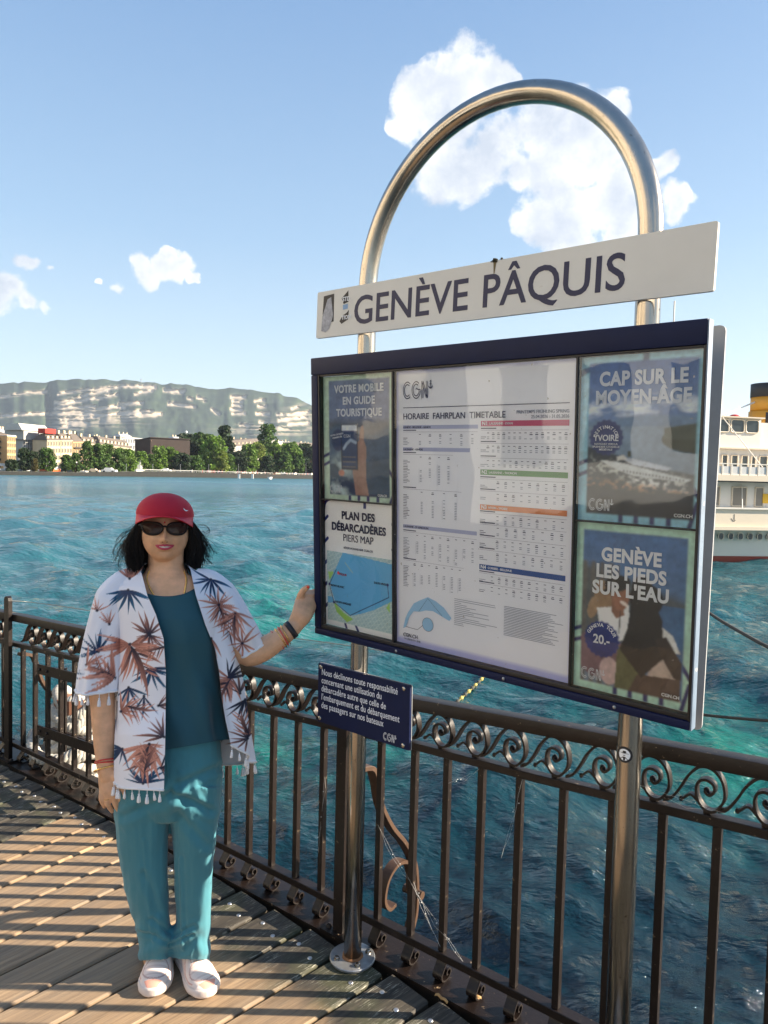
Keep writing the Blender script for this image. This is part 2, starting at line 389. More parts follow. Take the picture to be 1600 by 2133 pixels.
for i, (a0, a1) in enumerate(zip(gaps[:-1], gaps[1:])):
    w_gap = .0095
    am = (a0+a1)/2; d = plank_ray(am); n = np.array([-d[1], d[0]])
    L0 = 5.6; L1 = min(hit_rail(a0, .075), hit_rail(a1, .075))-.004
    org = FC+d*L0; h0 = L0*math.tan(radians((a0-a1)/2))-w_gap/2; h1 = L1*math.tan(radians((a0-a1)/2))-w_gap/2
    LL = L1-L0; ns = 14; bev = .006; dz = random.uniform(-.002, .002)
    xs = np.r_[0, np.linspace(LL*.5, LL, ns-1)]
    rings = []; wear_shade = []
    for x in xs:
        h = h0+(h1-h0)*x/LL; jag = (random.uniform(-.0015, .0015) if x > 0 else 0)
        e = 0
        if x == xs[-1]: h -= .004
        rings.append([(x, -h+bev+jag, dz), (x, -h+jag, -bev+dz), (x, -h, -.034), (x, h, -.034), (x, h+jag, -bev+dz), (x, h-bev+jag, dz)])
    mb = MB(); mb.loft(rings)
    v = mb.v
    o = mb.obj('plank', deck, M_WOOD); o.location = (org[0], org[1], 0); o.rotation_euler = (0, 0, radians(am))
    # right planks and ends weathered; at far left railing shade is painted in
    wa = []
    for p in v:
        wx = org[0]+d[0]*p[0]+n[0]*p[1]; e = (LL-p[0])
        end = .95-e/.62 if wx > -1.0 else (.75-e/.3)
        right = (wx+.28)/.35 if am < 46.4 else -1
        farl = (am-54.8)/1.2
        wa.append(max(0, min(1, max(end, right, farl))))
    at = o.data.attributes.new('wear_shade', 'FLOAT', 'POINT'); at.data.foreach_set('value', wa)
    # screws, two pairs by the beam
    for (du, dv) in ((.085, .26), (.105, -.28)):
        x = LL-du; h = h0+(h1-h0)*x/LL
        if 40 < am < 62:
            if 'SCR' not in globals():
                sm = MB(); sm.loft([[(cos(a)*q, sin(a)*q, z) for a in np.linspace(0, 2*pi, 12, endpoint=False)] for q, z in ((.0085, -.002), (.0085, .0012), (.006, .0022))]); s0 = sm.obj('screw', deck, M_SCREW, True); SCR = s0
            else: s0 = SCR.copy(); COL.objects.link(s0)
            s0.parent = deck; q = org+d*x+n*(dv*2*h*.9); s0.location = (q[0], q[1], dz+.0005); s0.rotation_euler = (random.uniform(-.08, .08), 0, random.random()*6)
# joists below
M_JOIST = mat('joist_wood', (.05, .04, .03), .8)
mb = MB()
for off in (-.45, -1.4, -2.4): 
    pts = [rail_pt(x, off, -.12) for x in np.linspace(-6, 5, 20)]; mb._rib(pts, (0, 0, 1), .07, .08)
mb.obj('joist', deck, M_JOIST)
# edge beam (riveted flat bar the feet of the railing stand on)
XR = np.linspace(-7.5, 5.2, 60)
mb = MB(); mb._rib([rail_pt(x, .005, -.012) for x in XR], (0, 0, 1), .018, .15)
o = mb.obj('edge_beam', deck, M_IRON)
mb = MB(); mb._rib([rail_pt(x, .075, -.15) for x in XR], (0, 0, 1), .14, .02); mb.obj('edge_web', deck, M_IRON)

# ------------------------------------------------------------------ railing
def lin(x, tab):
    return float(np.interp(x, [t[0] for t in tab], [t[1] for t in tab]))
TT = ((-2.3, .842), (-1.5, .872), (-.5, .902), (.11, .934), (.455, .96), (.97, .997), (1.6, 1.01))
TS = ((-2.3, .675), (-1.5, .714), (-.5, .742), (.13, .782), (.46, .795), (.976, .83), (1.6, .845))
def rail_section(x0, x1, label):
    R = thing('railing', label, 'railing', tuple(rail_pt((x0+x1)/2)), group='cast iron railing sections along the pier edge')
    O = np.array(R.location)
    xs = np.linspace(x0, x1, 24)
    def P(x, off, z): return rail_pt(x, off, z)-O
    top = MB(); top._rib([P(x, 0, lin(x, TT)-.021) for x in xs], (0, 0, 1), .021, .052); o = top.obj('top_rail', R, M_IRON); bevel(o, .004, 2)
    mid = MB(); mid._rib([P(x, 0, lin(x, TS)-.0125) for x in xs], (0, 0, 1), .0125, .034); o = mid.obj('middle_rail', R, M_IRON); bevel(o, .002, 1)
    bot = MB(); bot._rib([P(x, 0, .092) for x in xs], (0, 0, 1), .0135, .04); o = bot.obj('bottom_rail', R, M_IRON); bevel(o, .002, 1)
    return R, O, P
# scroll outline, u along the rail, v up (metres, centre of a running scroll)
SCRL = [(-.004, -.006), (.006, -.012), (.019, -.004), (.018, .012), (-.001, .020), (-.020, .012), (-.026, -.008), (-.020, -.030), (-.002, -.046), (.022, -.044), (.043, -.018), (.044, .010), (.034, .032), (.012, .047), (-.016, .046), (-.045, .022), (-.066, -.008), (-.090, -.036), (-.112, -.045)]
TAIL = [(-.066, -.036), (-.055, -.028), (-.041, -.020), (-.025, -.029), (-.010, -.044)]
scroll_me = None; foot_me = None; bar_proto = None
def scroll_mesh():
    mb = MB()
    for pts, w, th in ((SCRL, .0125, .0062), (TAIL, .009, .0055)):
        c = catmull(pts, 5); c = np.c_[c[:, 0], np.zeros(len(c)), c[:, 1]]
        mb._rib(c, (0, 1, 0), w, th)
    mb.box((0, 0, -.0505), (.018, .016, .009)); mb.sph((-.002, 0, -.006), (.008, .013, .008), 8, 5)
    mb.sph((-.067, 0, -.036), (.006, .008, .006), 8, 5)
    me = bpy.data.meshes.new('scroll'); me.from_pydata(mb.v, [], mb.f); me.update(); me.materials.append(M_IRON)
    me.shade_smooth()
    try: me.set_sharp_from_angle(angle=radians(38))
    except Exception: pass
    return me
def foot_mesh():
    mb = MB(); pts = [(0, 0, .082), (0, -.001, .06), (0, -.014, .042), (0, -.026, .026), (0, -.022, .010), (0, -.004, .001), (0, .018, .004), (0, .030, .018), (0, .022, .031), (0, .008, .030), (0, .004, .020), (0, .012, .014)]
    c = catmull(pts, 5); mb._rib(c, (1, 0, 0), .0185, .005)
    me = bpy.data.meshes.new('foot'); me.from_pydata(mb.v, [], mb.f); me.update(); me.materials.append(M_IRON); return me
scroll_me = scroll_mesh(); foot_me = foot_mesh()
def bar_mesh(h):
    mb = MB(); mb.box((0, 0, h/2), (.021, .021, h)); me = bpy.data.meshes.new('baluster'); me.from_pydata(mb.v, [], mb.f); me.update(); me.materials.append(M_IRON); return me
def fill_section(R, O, P, bars):
    for x in bars:
        d = rdir(x); ang = atan2(d[1], d[0]); zs = lin(x, TS)-.026; z0 = .1045
        o = link('baluster', bar_mesh(zs-z0), R); o.location = P(x, 0, z0); o.rotation_euler = (0, 0, ang)
        f = link('foot', foot_me, R); f.location = P(x, 0, 0.0065); f.rotation_euler = (0, 0, ang)
    bx = sorted(bars)
    mids = []
    for a, b in zip(bx[:-1], bx[1:]):
        n = max(1, round((b-a)/.109)); mids += [a+(b-a)*(k+.78)/n for k in range(n)]
    for x in mids:
        d = rdir(x); ang = atan2(d[1], d[0]); z0 = lin(x, TS); z1 = lin(x, TT)-.042; s = (z1-z0)/.104
        o = link('scroll', scroll_me, R); o.location = P(x, 0, z0+.0553*s); o.rotation_euler = (0, 0, ang); o.scale = (.98, 1, s)
        sl = (lin(x+.1, TS)-lin(x-.1, TS))/.2; o.rotation_euler = Euler((0, -math.atan(sl*.79), ang))
M_IRON2 = M_IRON
M_BRK = mat('sunlit_brace_paint', (.07, .038, .022), .5, 0, .4, var=.25, vscale=14, dirt=(.34, .27, .19), dscale=34, dlo=.64, dhi=.74)  # the railing's brown paint made lighter, sunlight put into the colour
def post(x, R, P, zt, w=.05, dome=True):
    d = rdir(x); ang = atan2(d[1], d[0]); prof = []
    mb = MB(); hw = w/2; n = 8
    out = [(-hw, 0.0)]+[(-hw, zt-hw)]+[(-hw*cos(a), zt-hw+hw*sin(a)) for a in np.linspace(0, pi, 10)[1:-1]]+[(hw, zt-hw), (hw, 0.0)]
    if not dome: out = [(-hw, 0), (-hw, zt), (hw, zt), (hw, 0)]
    mb.loft([[(u_, y, v_) for u_, v_ in out] for y in (-.011, .011)])
    o = mb.obj('post', R, M_IRON2); weld(o); o.location = P(x, -.0395, 0.008); o.rotation_euler = (0, 0, ang)
    mb = MB(); mb.box((0, -.03, .012), (.13, .09, .012)); mb.sph((.045, -.045, .019), .011, 8, 4); mb.sph((-.045, -.045, .019), .011, 8, 4)
    b = mb.obj('post_base', R, M_IRON2); b.location = P(x, 0, 0); b.rotation_euler = (0, 0, ang)
bars1 = [.012, .127, .231, .334, .440, .552, .668, .777, .886, .995, 1.104, 1.213, 1.322]
R1, O1, P1 = rail_section(-.10, 1.42, 'right section of brown wrought iron railing with running scrolls, behind the steel posts')
fill_section(R1, O1, P1, bars1)
post(-.102, R1, P1, .94, .045, False)
bars2 = list(np.linspace(-.205, -2.022, 18))
R2, O2, P2 = rail_section(-2.115, -.104, 'middle section of brown railing behind the woman, with flat straps bolted across its left half')
fill_section(R2, O2, P2, bars2)
# bolted straps and the second row of bars of the former gate
for (z0, z1, hh) in ((.585, .625, .027), (.245, .28, .027)):
    mb = MB(); xs = np.linspace(-1.86, -1.22, 8)
    mb._rib([P2(x, -.022, z0+(x+1.86)*.06) for x in xs], (0, 0, 1), hh, .008); mb.obj('strap', R2, M_IRON2)
    for x in (-1.835, -1.775, -1.30):
        b = MB(); b.sph((0, 0, 0), (.009, .009, .009), 6, 4); q = b.obj('bolt', R2, M_IRON2); q.location = P2(x, -.028, z0+(x+1.86)*.06)
    mb = MB(); mb._rib([P2(x, .06, z0-.03+(x+1.86)*.06) for x in xs], (0, 0, 1), .02, .02); mb.obj('rear_strap', R2, M_IRON2)
for x in (-1.745, -1.33):
    o = link('rear_bar', bar_mesh(.46), R2); o.location = P2(x, .05, .14)
R3, O3, P3 = rail_section(-5.2, -2.125, 'left end section of brown railing beyond its round topped post')
fill_section(R3, O3, P3, list(np.linspace(-2.20, -5.1, 27)))
post(-2.095, R3, P3, .945, .052, True)
R4, O4, P4 = rail_section(1.425, 3.2, 'right end section of brown railing outside the posts')
fill_section(R4, O4, P4, list(np.linspace(1.45, 3.1, 16)))
# outrigger brackets on the lake side of each post (brown S-shaped brace with curled lower end)
def bracket(x, label):
    T_ = thing('bracket', label, 'bracket', tuple(rail_pt(x, .1, 0)), rot=(0, 0, atan2(rdir(x)[1], rdir(x)[0])), group='curled braces on the lake side of the railing posts')
    mb = MB()
    pts = [(0, -.10, .62), (0, -.03, .60), (0, .0, .54), (0, .03, .44), (0, .10, .33), (0, .19, .23), (0, .26, .12), (0, .28, .0), (0, .27, -.12), (0, .2, -.2), (0, .05, -.22)]
    c = catmull(pts, 6); mb._rib(c, (1, 0, 0), .021, .018); o = mb.obj('brace', T_, M_BRK); bevel(o, .002, 1)
    pts = [(0, .258, .0), (0, .25, .08), (0, .21, .145), (0, .14, .165), (0, .08, .13), (0, .06, .06), (0, .09, .01), (0, .13, .01)]
    mb = MB(); mb._rib(catmull(pts, 6), (1, 0, 0), .021, .013); mb.obj('curl', T_, M_BRK)
    mb = MB(); mb.tube([(-.045, .275, -.01), (.045, .275, -.01)], .017, 10); mb.obj('collar', T_, M_BRK)
    pts = [(0, -.08, -.22), (0, .05, -.20), (0, .2, -.20)]; mb = MB(); mb._rib(catmull(pts, 4), (1, 0, 0), .03, .03); mb.obj('arm', T_, M_BRK)
bracket(-.07, 'curled brown brace on the lake side of the railing, seen beside the left steel post')
bracket(-2.06, 'curled brown brace behind the round topped railing post at the left edge')
# ------------------------------------------------------------------ steel stand
BA = radians(-41.1); BU = np.array([cos(BA), sin(BA), 0]); BN = np.array([sin(BA), -cos(BA), 0]); BC = np.array([.2322, 2.0315, 0])
def bp(s, d, z): return BC+BU*s-BN*d+np.array([0, 0, z])     # s along the board, d metres behind its middle plane
def steel_mat():
    m = bpy.data.materials.new('brushed_steel'); m.use_nodes = True; t = NT(m.node_tree)
    co = t.n('ShaderNodeTexCoord').outputs['Object']
    nz = t.noise(t.vm('MULTIPLY', co, (1, 1, .35)), 9, 5, .6); sp = t.noise(co, 90, 3, .6)
    c = t.mix(t.mr(nz, .35, .7), (.36, .33, .29), (.50, .46, .40)); c = t.mix(t.mr(sp, .66, .72), c, (.12, .09, .06))
    b = t.n('ShaderNodeBsdfPrincipled', Base_Color=c, Metallic=1.0, Roughness=t.mr(nz, .3, .7, .14, .28))
    bp_ = t.n('ShaderNodeBump', Strength=.25, Distance=.001, Height=t.noise(t.vm('MULTIPLY', co, (1, 1, .03)), 160, 3)); t.set(b.inputs['Normal'], bp_.outputs[0])
    t.n('ShaderNodeOutputMaterial', Surface=b.outputs[0]); return m
M_STEEL = steel_mat()
M_GALV = mat('galvanised_plate', (.34, .35, .36), .42, .75, var=.25, vscale=25, bump=.4, bscale=120)
M_RUST = mat('rusty_weld', (.22, .10, .04), .8, 0, var=.4, vscale=120)
ST = thing('sign_stand', 'brushed steel tube bent into a tall arch on two legs, bolted to the deck', 'sign stand', tuple(bp(-.015, .1, 0)))
SO = np.array(ST.location)
sl, sr, cz, R_ = -.491, .455, 2.292, .473
pts = [(sl, 0.0), (sl, .8), (sl, 1.6), (sl, cz)]+[((sl+sr)/2-R_*cos(a), cz+R_*sin(a)) for a in np.linspace(0, pi, 40)[1:-1]]+[(sr, cz), (sr, 1.6), (sr, .8), (sr, 0.0)]
mb = MB(); mb.tube([bp(s, .1, z)-SO for s, z in pts], .0305, 28, up=tuple(BN)); mb.obj('tube', ST, M_STEEL, True)
for s in (sl, sr):
    c = bp(s, .1, 0)-SO
    mb = MB(); mb.loft([[(c[0]+cos(a)*q, c[1]+sin(a)*q, z) for a in np.linspace(0, 2*pi, 40, endpoint=False)] for q, z in ((.077, .002), (.079, .004), (.079, .010), (.077, .012))])
    pl = mb.obj('base_plate', ST, M_GALV, True)
    try: pl.data.set_sharp_from_angle(angle=radians(40))
    except Exception: pass
    mb = MB(); mb.loft([[(c[0]+cos(a)*(q+.0015*sin(5*a+q*900)), c[1]+sin(a)*q, z) for a in np.linspace(0, 2*pi, 24, endpoint=False)] for q, z in ((.037, .011), (.036, .015), (.031, .019))]); mb.obj('weld', pl, M_RUST, True)
    for k in range(4):
        a = radians(-62+90*k+(-8)); q = c+np.array([cos(a)*.057, sin(a)*.057, 0])
        mb = MB(); mb.loft([[(q[0]+cos(b)*r_, q[1]+sin(b)*r_, z) for b in np.linspace(0, 2*pi, 12, endpoint=False)] for r_, z in ((.0105, .012), (.0105, .0145))])
        mb.loft([[(q[0]+cos(b)*r_, q[1]+sin(b)*r_, z) for b in np.linspace(0.3, 2*pi+.3, 6, endpoint=False)] for r_, z in ((.008, .0145), (.008, .021), (.006, .0225))]); mb.obj('bolt', pl, M_STEEL)

def plate(o, s0, s1, z0, z1, th, name, parent, m, rad=.004, y0=0.0):
    """upright plate in local x,z; front face at y=y0, thickness to +y"""
    mb = MB(); a = []
    for (cx, cz_, st) in ((s1-rad, z1-rad, 0), (s0+rad, z1-rad, 90), (s0+rad, z0+rad, 180), (s1-rad, z0+rad, 270)):
        for k in range(5): t_ = radians(st+k*22.5); a.append((cx+rad*cos(t_), cz_+rad*sin(t_)))
    mb.loft([[(p[0], y, p[1]) for p in a] for y in (y0, y0+th)]); ob = mb.obj(name, parent, m); weld(ob); return ob
def decal(name, parent, m, pts, y, ext=.0004):
    """flat print: outline in local x,z, a hair proud of y"""
    mb = MB(); mb.add([(p[0], y, p[1]) for p in pts], [tuple(range(len(pts)))]); return mb.obj(name, parent, m)
def stroke(mb, pts, w, y, closed=False):
    pts = np.array(pts, float); n = len(pts)
    tg = np.gradient(pts, axis=0); 
    if closed: tg[0] = tg[-1] = pts[1]-pts[-2]
    tg /= np.linalg.norm(tg, axis=1)[:, None]+1e-9; nn = np.c_[-tg[:, 1], tg[:, 0]]*w/2
    V = []; 
    for p, q in zip(pts, nn): V += [(p[0]+q[0], y, p[1]+q[1]), (p[0]-q[0], y, p[1]-q[1])]
    mb.add(V, [(2*i+1, 2*i+3, 2*i+2, 2*i) for i in range(n-1)])
def arc(cx, cy, r_, a0, a1, n=18, sy=1.0): return [(cx+r_*cos(radians(a)), cy+r_*sy*sin(radians(a))) for a in np.linspace(a0, a1, n)]
def cgn_logo(parent, x, z, h, m, y, name='logo'):
    """double line letters C G N and a small anchor; x,z lower left, h cap height"""
    mb = MB(); x_0 = x; w = h*.06; r1 = h*.47; r2 = h*.33; c1 = (x+r1, z+h*.5)
    for r_ in (r1, r2): stroke(mb, arc(*c1, r_, 48, 312, 24), w, y)
    c2 = (x+r1+h*.98, z+h*.5)
    for r_ in (r1, r2): stroke(mb, arc(*c2, r_, 50, 355, 26), w, y)
    stroke(mb, [(c2[0]+r1, c2[1]-h*.03), (c2[0]+r1, c2[1]+h*.02), (c2[0]+h*.2, c2[1]+h*.02), (c2[0]+h*.05, c2[1]+h*.1), (c2[0]-h*.05, c2[1]+h*.03)], w, y)
    nx = c2[0]+r1+h*.14
    for dx in (0, h*.14): stroke(mb, [(nx+dx, z+.02*h), (nx+dx, z+h*.98)], w, y)
    for dx in (0, h*.14): stroke(mb, [(nx+dx, z+h*.98), (nx+h*.5+dx, z+.02*h)], w, y)
    for dx in (h*.5, h*.64): stroke(mb, [(nx+dx, z+.02*h), (nx+dx, z+h*.98)], w, y)
    ax, az = nx+h*.95, z+h*.58
    stroke(mb, [(ax, az), (ax, az+h*.3)], w*1.2, y); stroke(mb, arc(ax, az+h*.36, h*.055, 0, 360, 10), w*.9, y); stroke(mb, [(ax-h*.09, az+h*.22), (ax+h*.09, az+h*.22)], w, y); stroke(mb, arc(ax, az+h*.16, h*.2, 195, 345, 10, .85), w*1.2, y)
    mb.v = [(x_0+(q[0]-x_0)*.66, q[1], q[2]) for q in mb.v]; return mb.obj(name, parent, m)
M_NAVY = mat('navy_ink', (.008, .012, .06), .5)
M_NAVYP = mat('navy_paint', (.002, .008, .045), .5, 0, .25, var=.15, vscale=10, bump=.1, bscale=40)
M_WHITEINK = mat('white_ink', (.82, .84, .86), .5)
M_SIGNW = mat('sign_white', (.66, .65, .60), .38, 0, .5, var=.06, vscale=4, dirt=(.42, .36, .27), dscale=26, dlo=.66, dhi=.8)
M_ALU = mat('dull_aluminium', (.36, .37, .38), .5, .1, var=.12, vscale=12, bump=.2, bscale=60, dirt=(.12, .12, .12), dscale=60, dlo=.7, dhi=.74)

# name sign -------------------------------------------------------
NR = (0, radians(1.4), BA)
NS = thing('name_sign', 'long white enamel name sign with dark blue letters across both steel legs above the case', 'sign', tuple(bp(-.033, .058, 2.2165)), NR)
W2, H2 = .657, .0785
o = plate(None, -W2, W2, -H2, H2, .011, 'sign_plate', NS, M_SIGNW, .006)
text('GEN\u00c8VE', NS, (-.482, -.0006, -.047), .1295, M_NAVY, .010, 'LEFT', .97, spacing=1.02)
text('P\u00c2QUIS', NS, (.022, -.0006, -.047), .1295, M_NAVY, .010, 'LEFT', .95, spacing=1.02)
# scraped-off stickers at the left end
M_BLK = mat('black_ink', (.012, .012, .016), .5); M_TORN = mat('torn_paper', (.42, .42, .44), .8, var=.4, vscale=60)
decal('sticker_remains', NS, M_BLK, [(-.625, .062), (-.575, .065), (-.573, -.028), (-.60, -.03), (-.622, .0), (-.628, .0)], -.0005)
decal('torn_paper', NS, M_TORN, [(-.632, -.055), (-.628, -.005), (-.605, .05), (-.588, .055), (-.576, -.01), (-.592, -.05), (-.61, -.062)], -.0009)
decal('sticker_remains', NS, M_BLK, [(-.535, -.04), (-.505, -.028), (-.502, .004), (-.512, -.005), (-.53, -.012), (-.545, -.03)], -.0005)
decal('sticker_remains', NS, M_BLK, [(-.538, .045), (-.508, .068), (-.506, .03), (-.528, .025)], -.0005)
decal('sticker_remains', NS, mat('pale_blue_ink', (.25, .4, .6), .6), [(-.532, .022), (-.508, .024), (-.508, .008), (-.53, .006)], -.0005)
text('STD', NS, (-.534, -.0011, .034), .02, M_WHITEINK, .02, 'LEFT'); text('TION', NS, (-.535, -.0011, -.026), .018, M_WHITEINK, .02, 'LEFT')
# moss and a drip of dirt at the top edge
mb = MB()
for k in range(26): mb.sph((-.052+.114+random.gauss(0, .009), random.uniform(-.001, .008), H2+.001+random.uniform(-.004, .004)), random.uniform(.002, .0045), 6, 4)
mb.obj('moss', NS, mat('moss', (.03, .028, .015), .95))
decal('stain', NS, mat('stain', (.16, .12, .05), .8), [(.058, H2-.002), (.068, H2-.002), (.064, .045), (.061, .035)], -.0003)
for s in (sl+.033, sr+.033):
    mb = MB(); mb.box((s, .022, 0), (.07, .02, .03)); mb.obj('clamp', NS, M_GALV)

# small notice ------------------------------------------------------
SR = thing('notice_sign', 'small dark blue notice with white French text on the left steel leg, below the case', 'sign', tuple(bp(-.4385, .058, .921)), (0, radians(-.8), BA))
plate(None, -.2075, .2075, -.1035, .1035, .009, 'sign_plate', SR, [M_NAVYP], .004)
plate(None, -.209, .209, -.105, .105, .002, 'edge_trim', SR, M_ALU, .004, .0085)
LN = ['Nous d\u00e9clinons toute responsabilit\u00e9', 'concernant une utilisation du', "d\u00e9barcad\u00e8re autre que celle de", "l'embarquement et du d\u00e9barquement", 'des passagers sur nos bateaux']
for k, s_ in enumerate(LN): text(s_, SR, (-.19, -.0006, .0655-k*.0292), .0312, M_WHITEINK, .004, 'LEFT', .72, spacing=1.05)
cgn_logo(SR, .100, -.094, .026, M_WHITEINK, -.0006)
for (x, z) in ((-.193, .092), (.183, .090), (-.197, -.090), (.183, -.092)):
    mb = MB(); mb.sph((0, 0, 0), (.0078, .004, .0078), 12, 6); q = mb.obj('rivet', SR, M_STEEL, True); q.location = (x, -.0008, z)
mb = MB(); mb.box((-.05, .02, 0), (.075, .02, .05)); mb.obj('clamp', SR, M_GALV)

# sticker on the right leg
SK = thing('sticker', 'round black and white sticker of a man in a hat on the right steel leg', 'sticker', tuple(bp(sr, .1, .995)), (0, 0, BA))
def on_tube(pts, m, name, rr):
    mb = MB(); n = len(pts); V = [(rr*sin(p[0]/.0305), -rr*cos(p[0]/.0305), p[1]) for p in pts]
    c = (0, -rr*1.0, 0); cx = np.mean([p[0] for p in pts]); cz_ = np.mean([p[1] for p in pts]); V.append((rr*sin(cx/.0305), -rr*cos(cx/.0305), cz_))
    mb.add(V, [(i, (i+1) % n, n) for i in range(n)]); return mb.obj(name, SK, m)
def circ(r_, cx=0, cz_=0, n=28, a0=0, a1=360): return [(cx+r_*cos(radians(a)), cz_+r_*sin(radians(a))) for a in np.linspace(a0, a1, n, endpoint=a1 != 360)]
def diskt(r_, m, name, rr):
    mb = MB(); 
    for k, q in enumerate((.0001, r_*.35, r_*.7, r_)): 
        pass
    rings = [[(rr*sin(p[0]/.0305), -rr*cos(p[0]/.0305), p[1]) for p in circ(q)] for q in (.0005, r_*.33, r_*.66, r_)]
    mb.loft(rings, caps=False); return mb.obj(name, SK, m)
diskt(.0205, M_BLK, 'disc', .0310); diskt(.0148, M_WHITEINK, 'inner_disc', .0313)
on_tube([(-.011, .004), (-.004, .006), (-.003, .010), (.004, .010), (.005, .006), (.0115, .003), (.004, .003), (-.005, .003)], M_BLK, 'hat', .0316)
on_tube([(-.010, -.011), (-.003, -.005), (.003, -.005), (.010, -.011), (.0, -.0145)], M_BLK, 'coat', .0316)
on_tube([(-.004, -.001), (.004, -.001), (.0, -.003)], M_BLK, 'moustache', .0316)
# ------------------------------------------------------------------ display case
CR = Euler((radians(3.742), radians(1.129), radians(-41.096)))
CL = Vector((.23216, 2.03146, 1.58726)); CMX = Matrix.Translation(CL) @ CR.to_matrix().to_4x4()
def in_case(s, t, y=0.0): return tuple(CMX @ Vector((s, y, t)))
CS = thing('display_case', 'wide dark blue display case with glass front holding a timetable and four posters', 'display case', tuple(CL), tuple(CR))
M_BLACKP = mat('black_rubber', (.008, .008, .011), .45, bump=.2, bscale=80)
M_CASEIN = mat('case_back', (.09, .10, .12), .7)
M_SILV = mat('worn_blue_grey_paint', (.16, .22, .30), .5, .0, var=.15, vscale=20, dirt=(.62, .58, .48), dscale=30, dlo=.63, dhi=.68)
HW, HH = .632, .469
def cbox(name, x0, x1, z0, z1, y0, y1, m, bv=.002):
    mb = MB(); mb.box(((x0+x1)/2, (y0+y1)/2, (z0+z1)/2), (x1-x0, y1-y0, z1-z0)); o = mb.obj(name, CS, m)
    if bv: bevel(o, bv, 2)
    return o
cbox('top_rail', -HW, HW, .413, HH, .0, .026, M_NAVYP, .004)
cbox('bottom_rail', -HW, HW, -HH, -.447, .0, .026, M_NAVYP, .004)
cbox('bottom_bead', -HW+.003, HW-.003, -.4465, -.434, .004, .024, M_BLACKP)
cbox('side_rail', -HW, -.603, -.4465, .4125, .001, .026, M_NAVYP, .003)
cbox('side_rail', .624, HW, -.4465, .4125, .001, .026, M_BLACKP, .003)
cbox('side_bead', -.6025, -.596, -.4335, .4125, .003, .024, M_BLACKP, .001)
cbox('top_bead', -.5955, .6235, .4065, .4125, .005, .024, M_BLACKP, .001)
cbox('side_cover', HW+.0005, HW+.0042, -HH+.002, HH-.002, -.002, .026, M_SILV, .001)
cbox('back_panel', -.6, .6235, -.433, .406, .0245, .034, M_CASEIN, 0)
cbox('divider', -.2815, -.2745, -.433, .406, .004, .024, M_BLACKP, .001)
cbox('divider', .3215, .3275, -.433, .406, .004, .024, M_BLACKP, .001)
cbox('cross_divider', -.5955, -.282, -.0015, .0015, .006, .024, M_BLACKP, .0005)
cbox('cross_divider', .328, .6235, -.0015, .0015, .006, .024, M_BLACKP, .0005)
for x in (-.26, .13, .45):
    mb = MB(); mb.sph((0, 0, 0), (.005, .003, .005), 8, 5); q = mb.obj('screw', CS, M_GALV, True); q.location = (x, -.001, -.457)
gm = bpy.data.materials.new('case_glass'); gm.use_nodes = True; t = NT(gm.node_tree)
fr = t.n('ShaderNodeFresnel', IOR=1.5); gco = t.n('ShaderNodeTexCoord').outputs['Object']
gb = t.n('ShaderNodeBump', Strength=.12, Distance=.01, Height=t.noise(gco, 5.0, 2))
gl = t.n('ShaderNodeBsdfGlossy', Roughness=.02, Color=(.9, .95, 1, 1)); t.set(gl.inputs['Normal'], gb.outputs[0])
tr = t.n('ShaderNodeBsdfTransparent', Color=(.97, .985, .99, 1))
df = t.n('ShaderNodeBsdfDiffuse', Color=(.75, .73, .68, 1))
ms = t.nt.nodes.new('ShaderNodeMixShader'); t.set(ms.inputs[0], t.m('MULTIPLY', fr.outputs[0], .9)); t.set(ms.inputs[1], tr.outputs[0]); t.set(ms.inputs[2], gl.outputs[0])
ms2 = t.nt.nodes.new('ShaderNodeMixShader'); dust = t.m('ADD', t.mr(t.noise(gco, 3.0, 5, .6), .45, .8, 0, .04), t.mr(t.noise(gco, 70.0, 3, .6), .73, .76, 0, .6))
t.set(ms2.inputs[0], dust); t.set(ms2.inputs[1], ms.outputs[0]); t.set(ms2.inputs[2], df.outputs[0]); t.n('ShaderNodeOutputMaterial', Surface=ms2.outputs[0])
mb = MB(); mb.add([(-.596, .008, -.434), (.6235, .008, -.434), (.6235, .008, .4065), (-.596, .008, .4065)], [(0, 1, 2, 3)]); mb.obj('glass', CS, gm)
# grey back-to-back panel behind the legs
BP_ = thing('rear_panel', 'plain grey metal panel fixed behind the display case, showing past its right edge', 'panel', tuple(bp(.0, .142, 1.578)), (radians(1.5), radians(1.2), BA))
o = plate(None, -.60, .622, -.492, .492, .006, 'panel_plate', BP_, M_ALU, .014); 

